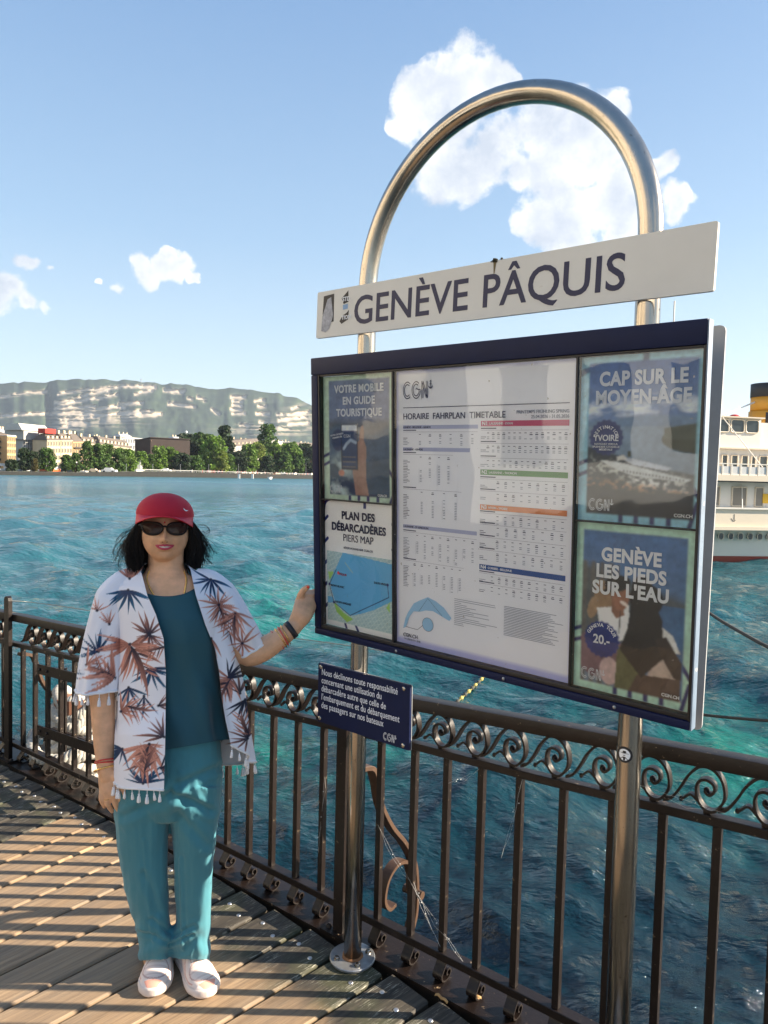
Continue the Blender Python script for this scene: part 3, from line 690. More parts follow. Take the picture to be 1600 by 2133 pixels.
# ------------------------------------------------------------------ posters
def paper_mat(name, rough=.35):
    m = bpy.data.materials.new(name); m.use_nodes = True; t = NT(m.node_tree)
    a = t.n('ShaderNodeAttribute', _attribute_name='Col').outputs[0]
    co = t.n('ShaderNodeTexCoord').outputs['Object']
    b = t.n('ShaderNodeBsdfPrincipled', Base_Color=a, Roughness=rough); bp_ = t.n('ShaderNodeBump', Strength=.5, Distance=.004, Height=t.noise(t.vm('MULTIPLY', co, (1, 1, .25)), 9, 2)); t.set(b.inputs['Normal'], bp_.outputs[0])
    t.n('ShaderNodeOutputMaterial', Surface=b.outputs[0]); return m
M_PAPER = paper_mat('printed_paper')
def poster(name, label, x0, x1, z0, z1, paint, step=.002, y=.0215):
    """sheet with a printed picture; the print is a colour per grid point. Local origin at the lower left corner."""
    T_ = thing(name, label, 'poster', in_case(x0, z0, y), tuple(CR), group='printed sheets inside the display case')
    w, h = x1-x0, z1-z0; nx, nz = int(w/step)+1, int(h/step)+1
    X, Z = np.meshgrid(np.linspace(0, w, nx), np.linspace(0, h, nz)); 
    Yw = .0007*np.sin(X*30+Z*4)+.0006*np.sin(Z*17+1)
    c = paint(X, Z, w, h)
    for _ in range(0 if paint in (paint_tt, paint_piers) else 2):   # the pictures are soft photographic prints
        q = np.pad(c, ((1, 1), (1, 1), (0, 0)), 'edge'); c = (q[:-2, 1:-1]+q[2:, 1:-1]+q[1:-1, :-2]+q[1:-1, 2:]+2*q[1:-1, 1:-1])/6
    if paint not in (paint_tt, paint_piers): c = c*(.78+.44*fbm(X*90, Z*90, 3, 3)[..., None])*(.86+.3*fbm(X*14, Z*22, 8, 3)[..., None])
    c = np.clip(c*1.35, 0, .90)
    idx = np.arange(nx*nz).reshape(nz, nx); f = np.stack([idx[:-1, :-1], idx[:-1, 1:], idx[1:, 1:], idx[1:, :-1]], -1).reshape(-1, 4)
    mesh('sheet', np.stack([X, Yw, Z], -1), f, T_, M_PAPER, True, col=c.reshape(-1, 3))
    return T_
def L(c, k=None): c = np.array(c, float)/255; return np.where(c <= .04045, c/12.92, ((c+.055)/1.055)**2.4)
def over(c, mask, col):
    m = np.clip(mask, 0, 1)[..., None]; return c*(1-m)+np.asarray(col)*m
def edge(d, s=.0012): return np.clip(.5-d/s, 0, 1)              # d<0 inside
def inbox(X, Z, x0, x1, z0, z1): return edge(np.maximum(np.maximum(x0-X, X-x1), np.maximum(z0-Z, Z-z1)))
def inell(X, Z, cx, cz, rx, rz, ang=0.0):
    a = radians(ang); dx, dz = X-cx, Z-cz; u = (dx*cos(a)+dz*sin(a))/rx; v = (-dx*sin(a)+dz*cos(a))/rz
    return edge((np.sqrt(u*u+v*v)-1)*min(rx, rz))
def inpoly(X, Z, P):
    P = np.array(P); ins = np.zeros(X.shape, bool); n = len(P)
    for i in range(n):
        (x1, z1), (x2, z2) = P[i], P[(i+1) % n]
        if z1 == z2: continue
        ins ^= ((z1 > Z) != (z2 > Z)) & (X < (x2-x1)*(Z-z1)/(z2-z1)+x1)
    return ins.astype(float)
def seg(X, Z, P, w):
    d = np.full(X.shape, 9.)
    for (a, b) in zip(P[:-1], P[1:]):
        a = np.array(a); b = np.array(b); L2 = ((b-a)**2).sum()+1e-12; t_ = np.clip(((X-a[0])*(b-a)[0]+(Z-a[1])*(b-a)[1])/L2, 0, 1)
        d = np.minimum(d, np.hypot(X-a[0]-t_*(b-a)[0], Z-a[1]-t_*(b-a)[1]))
    return edge(d-w/2)
NAVY = L((18, 32, 96))
def border(X, Z, w, h, col, b=.018):
    """pale rim with navy rope-like strokes"""
    c = np.zeros(X.shape+(3,))+L(col)
    for k in range(4): c = over(c, inbox(X, Z, w*(.36+.13*k), w*(.36+.13*k)+.012, 0, b+.006), NAVY)
    c = over(c, seg(X, Z, [(w-.004, b*3.2), (w-.02, .001)], .010), NAVY); c = over(c, seg(X, Z, [(w-.026, h*.26), (w+.004, h*.16)], .011), NAVY)
    c = over(c, seg(X, Z, [(-.01, h*.34), (.03, h*.38)], .010), NAVY); c = over(c, seg(X, Z, [(-.01, h*.27), (.03, h*.31)], .010), NAVY)
    return c
def paint_mobile(X, Z, w, h):
    c = border(X, Z, w, h, (178, 200, 182), .012); x0, x1, z0, z1 = .026, w-.022, .016, h-.014
    u, v = (X-x0)/(x1-x0), (Z-z0)/(z1-z0); n = fbm(X*30, Z*60, 1, 4)
    pic = np.zeros(X.shape+(3,))+L((104, 118, 150)); pic = over(pic, np.clip((.68-v)/.06, 0, 1), L((96, 104, 118)))
    pic = over(pic, np.clip((.60-v+.05*np.sin(u*7))/.05, 0, 1), L((64, 88, 116))); pic = over(pic, np.clip((.36-v)/.1, 0, 1), L((28, 62, 92)))
    pic = pic*(.8+.4*n[..., None]); pic = over(pic, np.clip((fbm(X*22, Z*30, 4)-.42)*4, 0, 1)*np.clip((.45-v)*5, 0, 1)*np.clip((.5-u)*4, 0, 1), L((170, 190, 194)))
    m = inbox(X, Z, x0, x1, z0, z1); c = over(c, m, 0)+pic*m[..., None]
    c = over(c, inell(X, Z, .068, .196, .030, .036), L((44, 60, 100)))
    px, pz = .128, .155
    c = over(c, inpoly(X, Z, [(px+.02, pz+.03), (px+.052, pz+.05), (px+.066, pz+.018), (px+.063, pz-.08), (px+.075, pz-.135), (px+.018, pz-.135), (px+.005, pz-.06)]), L((146, 116, 106)))
    c = over(c, inell(X, Z, px+.046, pz+.055, .010, .034, -6), L((154, 122, 112)))
    c = over(c, inell(X, Z, px-.046, pz-.066, .014, .010), L((190, 130, 112)))
    c = over(c, inbox(X, Z, px-.046, px+.030, pz-.055, pz+.093), L((20, 30, 50))); c = over(c, inbox(X, Z, px-.042, px+.026, pz-.05, pz+.088), L((24, 56, 100)))
    c = over(c, inbox(X, Z, px-.042, px+.026, pz+.072, pz+.090), L((205, 212, 220))); c = over(c, seg(X, Z, [(px-.034, pz+.014), (px-.02, pz+.03), (px-.002, pz+.042), (px+.02, pz+.034)], .010), L((150, 170, 192)))
    for k in range(3): c = over(c, inbox(X, Z, px-.04, px+.02, pz-.014-k*.016, pz-.012-k*.016), L((130, 120, 90)))
    return c
def paint_piers(X, Z, w, h):
    c = np.zeros(X.shape+(3,))+L((214, 220, 216)); y1 = .258
    for k in range(5): c = over(c, seg(X, Z, [(-.005, .06+k*.075), (.012, .075+k*.075)], .011), NAVY); c = over(c, seg(X, Z, [(w-.010, .05+k*.08), (w+.005, .035+k*.08)], .011), NAVY)
    c = over(c, seg(X, Z, arc(.03, h-.03, .034, 90, 180, 8), .011), NAVY); c = over(c, seg(X, Z, [(.14, .02), (.155, -.005)], .01), NAVY); c = over(c, seg(X, Z, [(.09, .02), (.10, -.005)], .01), NAVY)
    c = over(c, inbox(X, Z, .178, .190, h-.02, h), NAVY)
    mp = np.zeros(X.shape+(3,))+L((150, 176, 180)); 
    for a, k in ((.5, 1), (-.9, 1), (1.9, 1)):
        q = X*cos(a)+Z*sin(a); mp = over(mp, edge(np.abs(((q+.01*np.sin(Z*20))/.0135) % 1-.5)*.0135-.0009, .0014)*.55, L((196, 206, 200)))
    lake = [(.085, .258), (.30, .243), (.30, .125), (.225, .085), (.165, .062), (.120, .048), (.08, .062), (.042, .088), (.026, .13), (.02, .165), (.05, .20)]
    mp = over(mp, inpoly(X, Z, lake), L((88, 158, 198))); mp = over(mp, inpoly(X, Z, [(0, .10), (.035, .10), (.04, .08), (0, .075)]), L((88, 158, 198)))
    mp = over(mp, inpoly(X, Z, [(.036, .085), (.085, .052), (.13, .038), (.10, .022), (.05, .05)]), L((140, 182, 84))); mp = over(mp, inpoly(X, Z, [(.012, .185), (.042, .188), (.02, .155)]), L((150, 190, 96))); mp = over(mp, inpoly(X, Z, [(.29, .12), (.275, .10), (.29, .085)]), L((150, 190, 96)))
    mp = over(mp, seg(X, Z, [(.095, .225), (.13, .195)], .004), L((140, 170, 170)))
    mp = over(mp, seg(X, Z, [(.052, .196), (.018, .142), (.038, .082), (.115, .048), (.286, .135), (.282, .175)], .0028), NAVY)
    for (a, b) in ((.018, .142), (.038, .082), (.282, .175)): mp = over(mp, inell(X, Z, a, b, .005, .005), NAVY)
    mp = over(mp, inell(X, Z, .062, .186, .0055, .0055), L((214, 52, 46)))
    m = inbox(X, Z, .008, w-.012, .018, y1); return over(c, m, 0)+mp*m[..., None]
def paint_yvoire(X, Z, w, h):
    c = border(X, Z, w, h, (134, 186, 204), .018); c = over(c, seg(X, Z, arc(.03, h-.085, .055, 60, 150, 12), .014), L((60, 90, 130))); c = over(c, inbox(X, Z, .155, .17, h-.02, h), L((54, 82, 124)))
    x0, x1, z0, z1 = .022, w-.012, .018, h-.016; u, v = (X-x0)/(x1-x0), (Z-z0)/(z1-z0)
    n = fbm(X*26, Z*70, 2, 5); n2 = fbm(X*120, Z*160, 6, 4)
    g = np.clip(v, 0, 1)[..., None]; pic = L((150, 172, 200))*(1-g)+L((52, 92, 150))*g
    pic = over(pic, np.clip((n-.40)*5, 0, 1)*np.exp(-((v-.70)/.07)**2), L((206, 214, 222)))
    pic = over(pic, edge(v-(.615+.035*np.clip(np.sin(u*3.2-.6), 0, 1)+.012*n), .02), L((104, 130, 160)))
    pic = over(pic, edge(v-.583, .01), L((120, 142, 164))); pic = over(pic, np.clip((.5-v)*3, 0, .6), L((84, 108, 132)))
    pic = over(pic, inell(u, v, 1.02, .50, .32, .085), L((64, 70, 60))*(1.0)); pic = over(pic, edge(v-(.60-.10*(1-u)-.0)*1.0+9*(u < .72), .01)*(v > .5), L((72, 80, 72)))
    pic = over(pic, edge(v-(.42-.16*u+.05*n), .02), L((38, 50, 64))); 
    pic = over(pic, np.clip((n2-.5)*6, 0, 1)*np.exp(-((v-(.33-.13*u))/.05)**2)*(u > .02), L((190, 196, 190)))
    b0 = .375-.115*(u-.25)                                   # ship, white with a long roof
    pic = over(pic, inpoly(u, v, [(.12, .362), (.30, .352), (.97, .252), (.93, .235), (.45, .265), (.30, .30)]), L((196, 202, 204)))
    pic = over(pic, inpoly(u, v, [(.34, .374), (.42, .378), (.80, .322), (.76, .302), (.45, .335)]), L((182, 190, 202)))
    pic = over(pic, edge(np.abs(v-(.300-.09*(u-.3)))-.006, .006)*(u > .34)*(u < .93)*(np.sin(u*210) > 0), L((40, 46, 56)))
    pic = over(pic, inpoly(u, v, [(.30, .36), (.29, .385), (.36, .40), (.40, .37)]), L((214, 212, 206))); pic = over(pic, inbox(u, v, .395, .43, .385, .425), L((60, 66, 44)))
    pic = over(pic, np.clip((n2-.42)*6, 0, 1)*np.exp(-((v-(.235-.10*(u-.45)))/.028)**2)*(u > .40), L((232, 236, 236)))
    pic = over(pic, np.clip((n2-.47)*7, 0, 1)*np.exp(-((v-(.20-.03*u))/.03)**2), L((196, 150, 110)))
    pic = over(pic, edge(v-(.175-.03*u+.03*n), .02), L((24, 36, 52))); pic = over(pic, edge(v-.10, .06)*.7, L((14, 22, 36)))
    m = inbox(X, Z, x0, x1, z0, z1); c = over(c, m, 0)+pic*m[..., None]*(.9+.2*n2[..., None])
    sc = .043+.0018*np.cos(np.arctan2(Z-(h-.197), X-.070)*18)
    return over(c, edge(np.hypot(X-.070, Z-(h-.197))-sc), L((46, 58, 108)))
def paint_geneve(X, Z, w, h):
    c = border(X, Z, w, h, (168, 204, 186), .020); x0, x1, z0, z1 = .018, w-.020, .018, h-.020; u, v = (X-x0)/(x1-x0), (Z-z0)/(z1-z0)
    n = fbm(X*30, Z*60, 2, 5); n2 = fbm(X*150, Z*90, 6, 4)
    g = np.clip(v, 0, 1)[..., None]; pic = L((58, 100, 150))*g+L((110, 130, 150))*(1-g)
    pic = over(pic, edge(v-(.78-.16*u), .06)*(v > .2), L((74, 84, 92))*1.0); pic = over(pic, (u < .38)*edge(v-.80, .02)*(.6+.4*np.sin(u*70)), L((92, 90, 88)))
    pic = over(pic, inbox(u, v, .72, 1.05, -.1, .58), L((56, 94, 134))*1.0); pic = pic*(.75+.5*n[..., None])
    pic = over(pic, inell(u, v, .20, .20, .26, .16), L((112, 86, 96))); pic = over(pic, inell(u, v, .30, .10, .10, .09), L((184, 160, 158)))
    pic = over(pic, inpoly(u, v, [(.38, .28), (.62, .26), (.66, .0), (.36, .0)]), L((84, 88, 60)))
    pic = over(pic, inpoly(u, v, [(.60, .0), (.78, .30), (.86, .30), (.99, .0)]), L((178, 160, 148)))
    pic = over(pic, inpoly(u, v, [(.58, .12), (.98, .14), (.98, .0), (.5, .0)]), L((76, 60, 54)))
    pic = over(pic, inell(u, v, .22, .56, .085, .13, 15), L((138, 112, 86))); pic = over(pic, inell(u, v, .12, .50, .05, .08, -30), L((150, 124, 98)))
    pic = over(pic, inpoly(u, v, [(.16, .50), (.30, .52), (.48, .55), (.50, .34), (.36, .30), (.20, .36)]), L((220, 222, 222)))
    pic = over(pic, inpoly(u, v, [(.31, .62), (.42, .60), (.44, .48), (.36, .45), (.31, .49)]), L((130, 92, 74)))
    pic = over(pic, inell(u, v, .395, .60, .085, .095), L((142, 98, 78)))
    pic = over(pic, inell(u, v, .43, .555, .04, .012, -15), L((228, 214, 206)))
    pic = over(pic, inpoly(u, v, [(.74, .47), (.90, .40), (.97, .30), (.86, .30), (.74, .38)]), L((216, 216, 212)))
    K = L((22, 22, 27))
    pic = over(pic, inell(u, v, .36, .675, .13, .052, 8), K); pic = over(pic, inell(u, v, .27, .63, .06, .022, 30), K)
    pic = over(pic, inpoly(u, v, [(.50, .55), (.56, .62), (.70, .62), (.80, .48), (.82, .25), (.62, .10), (.40, .26), (.47, .40)]), L((26, 26, 31)))
    pic = over(pic, inell(u, v, .60, .67, .10, .075), K); pic = over(pic, inell(u, v, .64, .60, .16, .10), K); 
    pic = over(pic, inpoly(u, v, [(.74, .36), (.84, .39), (.99, .24), (.99, .14), (.92, .14), (.80, .26)]), L((44, 36, 36)))
    pic = over(pic, seg(u, v, [(.40, .50), (.39, .36)], .012), L((50, 46, 46)))
    pic = pic*(.82+.36*n2[..., None])
    m = inbox(X, Z, x0, x1, z0, z1); c = over(c, m, 0)+pic*m[..., None]
    rr = .046+.0015*np.cos(np.arctan2(Z-.135, X-.074)*20)
    return over(c, edge(np.hypot(X-.074, Z-.135)-rr), L((16, 42, 112)))
def curved_text(s, parent, cx, cz, r_, a0, a1, size, m, y, bold=.02):
    for ch, a in zip(s, np.linspace(a0, a1, len(s))):
        if ch != ' ':
            text(ch, parent, (cx+r_*cos(radians(a)), y, cz+r_*sin(radians(a))), size, m, bold, rot=(pi/2, radians(90-a)*1.0, 0))
def paint_tt(X, Z, w, h):
    c = np.zeros(X.shape+(3,))+L((218, 224, 238)); m = inbox(X, Z, .009, w-.010, .018, h-.008)
    c = np.zeros(X.shape+(3,))+L((158, 162, 205)); c = over(c, m, (.615, .625, .70))
    return c
YT = -.0016
PA = poster('poster', 'grey blue poster VOTRE MOBILE EN GUIDE TOURISTIQUE with a hand holding a phone', -.5955, -.282, .002, .406, paint_mobile)
M_PALEINK = mat('pale_ink', (.72, .76, .82), .5)
for k, (s_, sz) in enumerate((('VOTRE MOBILE', .0335), ('EN GUIDE', .0335), ('TOURISTIQUE', .0335))): text(s_, PA, (.162, YT, .350-k*.038), sz, M_PALEINK, .036, sx=.90, spacing=1.05)
cgn_logo(PA, .030, .022, .026, M_PALEINK, YT); text('CGN.CH', PA, (.262, YT, .020), .010, M_WHITEINK, .02)
text('CGN', PA, (.110, YT, .205), .014, M_PALEINK, .0); text('VOTRE CROISI\u00c8RE', PA, (.064, YT, .212), .0075, M_PALEINK, .01, rot=(pi/2, radians(-8), 0)); text('CONNECT\u00c9E', PA, (.066, YT, .203), .0075, M_PALEINK, .01, rot=(pi/2, radians(-8), 0))
PB = poster('poster', 'white poster PLAN DES DEBARCADERES with a blue harbour map', -.5955, -.282, -.433, -.002, paint_piers)
text('PLAN DES', PB, (.155, YT, .372), .036, M_NAVY, .034, sx=.90, spacing=1.04); text('D\u00c9BARCAD\u00c8RES', PB, (.155, YT, .332), .036, M_NAVY, .034, sx=.90, spacing=1.04); text('PIERS MAP', PB, (.155, YT, .298), .034, M_NAVY, 0, sx=.88); text('R\u00c9SERVATIONS SUR CGN.CH', PB, (.155, YT, .272), .010, M_NAVY, .005)
M_RED = mat('red_ink', (.65, .03, .03), .5)
text('P\u00c2QUIS', PB, (.068, YT, .180), .010, M_RED, .01, 'LEFT'); text('EAUX-VIVES', PB, (.225, YT, .172), .010, M_NAVY, .01, 'LEFT'); text('MONT-BLANC', PB, (.026, YT, .137), .010, M_NAVY, .01, 'LEFT'); text('JARDIN ANGLAIS', PB, (.045, YT, .083), .010, M_NAVY, .01, 'LEFT')
PC = poster('poster', 'blue poster CAP SUR LE MOYEN-AGE with a white steamer and headland', .328, .6235, .002, .406, paint_yvoire)
text('CAP SUR LE', PC, (.155, YT, .333), .046, M_PALEINK, .040, sx=.84, spacing=1.06); text('MOYEN-\u00c2GE', PC, (.155, YT, .288), .046, M_PALEINK, .040, sx=.84, spacing=1.06)
cgn_logo(PC, .030, .026, .030, M_PALEINK, YT); text('CGN.CH', PC, (.262, YT, .024), .011, M_WHITEINK, .02)
text('YVOIRE', PC, (.070, YT, .199), .021, M_WHITEINK, .022, sx=.9); curved_text('DESTINATION', PC, .070, .204, .025, 165, 15, .0115, M_WHITEINK, YT)
for k, s_ in enumerate(('NAVIGUEZ VERS LA', 'SPLENDIDE CITADELLE', 'M\u00c9DI\u00c9VALE')): text(s_, PC, (.070, YT, .189-k*.0068), .0068, M_WHITEINK, .015)
PD = poster('poster', 'poster GENEVE LES PIEDS SUR L EAU with a couple in black hats and price badge', .328, .6235, -.433, -.002, paint_geneve)
for k, s_ in enumerate(('GEN\u00c8VE', 'LES PIEDS', "SUR L'EAU")): text(s_, PD, (.142, YT, .338-k*.0425), .046, M_WHITEINK, .040, sx=.86, spacing=1.06)
cgn_logo(PD, .022, .026, .030, M_PALEINK, YT); text('CGN.CH', PD, (.250, YT, .026), .011, M_WHITEINK, .02)
text('20.-', PD, (.074, YT, .124), .032, M_WHITEINK, .024, sx=.9); curved_text('GENEVA TOUR', PD, .074, .135, .033, 155, 25, .0125, M_WHITEINK, YT)

# timetable sheet ---------------------------------------------------
TTB = poster('timetable', 'large white boat timetable sheet HORAIRE FAHRPLAN TIMETABLE in the middle of the display case', -.274, .321, -.433, .406, paint_tt, .012, .0195)
def tt(s, t_): return (s+.274, t_+.433)
M_INK = mat('timetable_ink', (.012, .02, .09), .5); M_GREYINK = mat('grey_ink', (.22, .25, .34), .5)
def bar(s0, s1, t0, t1, m, name='colour_band'):
    a, b = tt(s0, t0), tt(s1, t1); mb = MB(); mb.add([(a[0], -.0012, a[1]), (b[0], -.0012, a[1]), (b[0], -.0012, b[1]), (a[0], -.0012, b[1])], [(0, 1, 2, 3)]); return mb.obj(name, TTB, m)
cgn_logo(TTB, *tt(-.246, .322), .052, M_INK, -.0012)
bar(-.247, .300, .2955, .2975, M_INK, 'rule')
a = tt(-.247, .262); text('HORAIRE  FAHRPLAN  TIMETABLE', TTB, (a[0], -.0012, a[1]), .0255, M_INK, .006, 'LEFT', .93)
a = tt(.300, .272); text('PRINTEMPS FR\u00dcHLING SPRING', TTB, (a[0], -.0012, a[1]), .0125, M_GREYINK, .004, 'RIGHT', .9)
a = tt(.300, .259); text('25.04.2026 \u203a 31.05.2026', TTB, (a[0], -.0012, a[1]), .0125, M_GREYINK, .002, 'RIGHT', .9)
LILAC = mat('lilac_band', tuple(L((170, 176, 208))), .5)
cols = [('N1', (.239, .254), (196, 78, 118), 'LAUSANNE - EVIAN'), ('N2', (.105, .120), (80, 140, 82), 'LAUSANNE - THONON'), ('N3', (.007, .022), (214, 128, 76), 'NYON - YVOIRE'), ('N4', (-.163, -.148), (24, 74, 144), 'CORSIER - BELLEVUE')]
for nm, (t0, t1), c, s_ in cols:
    bar(.034, .300, t0, t1, mat('band_'+nm, tuple(L(c)), .5)); a = tt(.038, t0+.003); text(nm, TTB, (a[0], -.0016, a[1]), .0145, M_WHITEINK, .02, 'LEFT'); a = tt(.062, t0+.0045); text(s_, TTB, (a[0], -.0016, a[1]), .0085, M_WHITEINK, .005, 'LEFT')
for t0, s_ in ((.233, 'GEN\u00c8VE - BELLEVUE - GEN\u00c8VE'), (.167, 'LAUSANNE - GEN\u00c8VE'), (-.068, 'LAUSANNE - ST-GINGOLPH')):
    bar(-.247, .024, t0, t0+.011, LILAC); a = tt(-.245, t0+.0025); text(s_, TTB, (a[0], -.0016, a[1]), .0078, M_INK, .012, 'LEFT')
g = random.Random(5)
fine = MB(); grey = MB()
def dash(mb, s, t_, w_, h_=.0016):
    a = tt(s, t_); mb.add([(a[0], -.0014, a[1]), (a[0]+w_, -.0014, a[1]), (a[0]+w_, -.0014, a[1]+h_), (a[0], -.0014, a[1]+h_)], [(0, 1, 2, 3)])
def table(s0, s1, ttop, rows, ncol, vert=False, first=.045):
    dash(fine, s0, ttop+.006, .05, .0028); dash(fine, s0, ttop+.002, s1-s0, .0005)
    for k in range(ncol):
        x = s0+first+(s1-s0-first)*(k+.5)/ncol
        dash(fine, x-.003, ttop-.006, .007, .0016)
        if g.random() < .45: dash(fine, x-.004, ttop-.011, .009, .0024)
        lo = g.randint(0, max(0, rows//3)) if rows > 4 else 0; hi = rows-(g.randint(0, rows//3) if rows > 4 else 0)
        if vert and g.random() < .6: a = tt(x-.006, ttop-.017-.0048*hi); dash(grey, x-.006, ttop-.016-.0048*hi, .0005, .0048*(hi-lo))
        for r_ in range(lo, hi):
            if g.random() < .82: dash(grey, x-.003, ttop-.017-.0048*r_, .0075, .0017)
    for r_ in range(rows): dash(fine if g.random() < .3 else grey, s0, ttop-.017-.0048*r_, .012+.014*g.random(), .0016)
table(-.246, .024, .222, 5, 6); table(-.246, -.06, .155, 15, 4, True, .05); table(-.246, -.03, .050, 16, 4, True, .05)
table(-.246, .024, -.082, 14, 8, True, .04); table(-.246, -.02, -.170, 14, 7, True, .03)
table(.034, .300, .226, 2, 15, first=.015); table(.034, .300, .190, 2, 15, first=.015); table(.034, .300, .150, 2, 14, first=.015)
table(.034, .300, .092, 2, 9); table(.034, .300, .058, 2, 9)
table(.034, .300, -.004, 3, 9); table(.034, .300, -.036, 3, 8); table(.034, .300, -.072, 3, 9); table(.034, .300, -.108, 3, 8)
table(.034, .300, -.175, 2, 10, first=.03); table(.034, .300, -.205, 2, 10, first=.03)
for k in range(15): dash(grey, -.052, -.262-.0055*k, .02+.13*g.random(), .0014)
for k in range(19): dash(grey, .117, -.258-.0045*k, .12+.062*g.random(), .0015)
tag(fine.obj('dark_small_print', TTB, M_INK), kind='stuff'); tag(grey.obj('grey_small_print', TTB, M_GREYINK), kind='stuff')
# small lake map
mb = MB(); P_ = [(-.247, -.385), (-.238, -.352), (-.228, -.332), (-.205, -.300), (-.18, -.286), (-.15, -.272), (-.12, -.280), (-.09, -.295), (-.062, -.322), (-.07, -.332), (-.10, -.322), (-.13, -.312), (-.16, -.315), (-.18, -.322), (-.205, -.325), (-.222, -.345), (-.235, -.378)]
mb.add([(*[tt(*p)[0]], -.0012, tt(*p)[1]) for p in P_], [tuple(range(len(P_)))]); c_ = arc(*tt(-.150, -.357), .021, 0, 360, 25)[:-1]; mb.add([(p[0], -.0012, p[1]) for p in c_], [tuple(range(24))]); mb.obj('lake_map', TTB, mat('map_blue', tuple(L((150, 196, 230))), .5))
mb = MB(); stroke(mb, [tt(-.236, -.378), tt(-.19, -.380), tt(-.168, -.362)], .0012, -.0016); stroke(mb, [tt(-.185, -.322), tt(-.15, -.276), tt(-.095, -.322)], .001, -.0016); stroke(mb, c_+[c_[0]], .001, -.0016); mb.obj('map_lines', TTB, M_INK)
a = tt(-.247, -.410); text('CGN.CH', TTB, (a[0], -.0012, a[1]), .0165, M_INK, .006, 'LEFT', .9); a = tt(-.245, -.4195); text('+41(0)848 811 848', TTB, (a[0], -.0012, a[1]), .0085, M_GREYINK, 0, 'LEFT')
# ------------------------------------------------------------------ the woman
from mathutils.bvhtree import BVHTree
YB = 2.335
PR = thing('person', 'woman in red cap, sunglasses and leaf print cover-up, one hand on the display case', 'person', (-.665, YB, 0))
PO = np.array(PR.location)
def Wp(px, py, Y=YB): return atY(px, py, Y)
PXM = YB/FOC
def under(o, parent=None):            # built in world coordinates: hang it under the woman
    o.parent = parent or PR; o.location = tuple(-PO) if parent is None else (0, 0, 0); return o
M_SKIN = mat('skin', (.70, .40, .235), .50, 0, .35, var=.20, vscale=24, bump=.35, bscale=260, sss=.05)
M_NAIL = mat('nail_varnish', (.75, .04, .02), .2, coat=.5)
M_TEALTOP = mat('teal_jersey', (.004, .070, .105), .75, var=.06, vscale=5, bump=.25, bscale=500, sheen=.25)
M_RED = MATS['red_ink']

def ellring(c, rx, ry, n=28, ax=(1, 0, 0), ay=(0, 1, 0), p=2.0, dent=0.0):
    ax = np.array(ax, float); ay = np.array(ay, float); out = []
    for k in range(n):
        a = 2*pi*k/n; ca, sa = cos(a), sin(a)
        out.append(np.array(c)+ax*rx*np.sign(ca)*abs(ca)**(2/p)+ay*ry*np.sign(sa)*abs(sa)**(2/p))
    return out
def pxring(py, xl, xr, ry, Y=YB, p=2.1, n=28, dy=0.0):
    cx, rx = (xl+xr)/2, (xr-xl)/2; out = []
    for k in range(n):                     # outline read from the picture; each point keeps its own depth
        a = 2*pi*k/n; ca, sa = cos(a), sin(a); e = 2/p
        out.append(Wp(cx+rx*np.sign(ca)*abs(ca)**e, py, Y+dy+ry*np.sign(sa)*abs(sa)**e))
    return out
def limb(mb, pts, rad, n=18, sub=5, flat=1.0, up=(0, 1, .01)):
    P = catmull(pts, sub); R_ = np.interp(np.linspace(0, 1, len(P)), np.linspace(0, 1, len(rad)), rad)
    mb.tube(P, R_, n, up=up, sy=flat); mb.sph(P[0], R_[0]*.98, 14, 9); mb.sph(P[-1], R_[-1]*.98, 14, 9)

HRZ = atan2(.66, 2.3); HROT = np.array([[cos(HRZ), -sin(HRZ), 0], [sin(HRZ), cos(HRZ), 0], [0, 0, 1]])
def hturn(V): V = np.asarray(V, float); return HC+(V-HC) @ HROT.T      # the head is turned to the lens
def hrot(o): setco(o.data, hturn(coords(o.data))); return o
HC = Wp(344.5, 1109)                      # centre of the head
def head_a(z): return .0735*np.where(z < 0, np.sqrt(np.clip(1-(np.abs(z)/.125)**2.6, .02, 1)), 1.0)
def bumps(x, z):
    z = z-.007
    g = lambda cx, cz, sx, sz, a: a*np.exp(-((x-cx)/sx)**2-((z-cz)/sz)**2)
    b = g(0, -.021, .0095, .010, .025)+g(0, -.002, .0068, .016, .011)+g(0, .018, .008, .014, .004)
    for s in (-1, 1):
        b = b+g(s*.0115, -.0255, .0058, .006, .008)+g(s*.040, -.020, .020, .017, .0075)+g(s*.030, .012, .014, .010, -.006)+g(s*.028, .028, .018, .007, .003)+g(s*.0235, -.032, .0035, .007, -.0045)+g(s*.0285, -.042, .0035, .008, -.0048)+g(s*.033, -.052, .004, .008, -.0035)
    b = b+g(0, -.045, .022, .014, .006)+g(0, -.061, .018, .0045, -.005)+g(0, -.083, .020, .014, .010)+g(0, .055, .04, .03, .004)
    return b
def face_y(x, z):
    a = head_a(z); c = np.where(z > 0, .118, .101)
    return -.083*np.sqrt(np.clip(1-(np.abs(x)/a)**2.35-(np.abs(z)/c)**2.6, 0, 1))-bumps(x, z)
def head_mesh(mb):
    n, m_ = 72, 60; V = []
    for i in range(m_+1):
        th = pi*i/m_; zc = cos(th); z = zc*(.118 if zc > 0 else .101)
        for j in range(n):
            a = 2*pi*j/n; s = sin(th); ax = head_a(z)
            x = ax*s*np.sign(cos(a))*abs(cos(a))**.9
            if sin(a) < 0: y = float(face_y(min(max(x, -ax*.999), ax*.999), z)) if s > .02 else 0.0
            else: y = .100*s*abs(sin(a))**.9
            V.append(HC+np.array([x, y, z]))
    F = [(i*n+j, (i+1)*n+j, (i+1)*n+(j+1) % n, i*n+(j+1) % n) for i in range(m_) for j in range(n)]
    mb.add(V, F)
mb = MB(); head_mesh(mb)
for s in (-1, 1): mb.sph(HC+np.array([s*.0755, .012, -.005]), (.008, .014, .026), 12, 9)
mb.v = [tuple(q) for q in hturn(mb.v)]
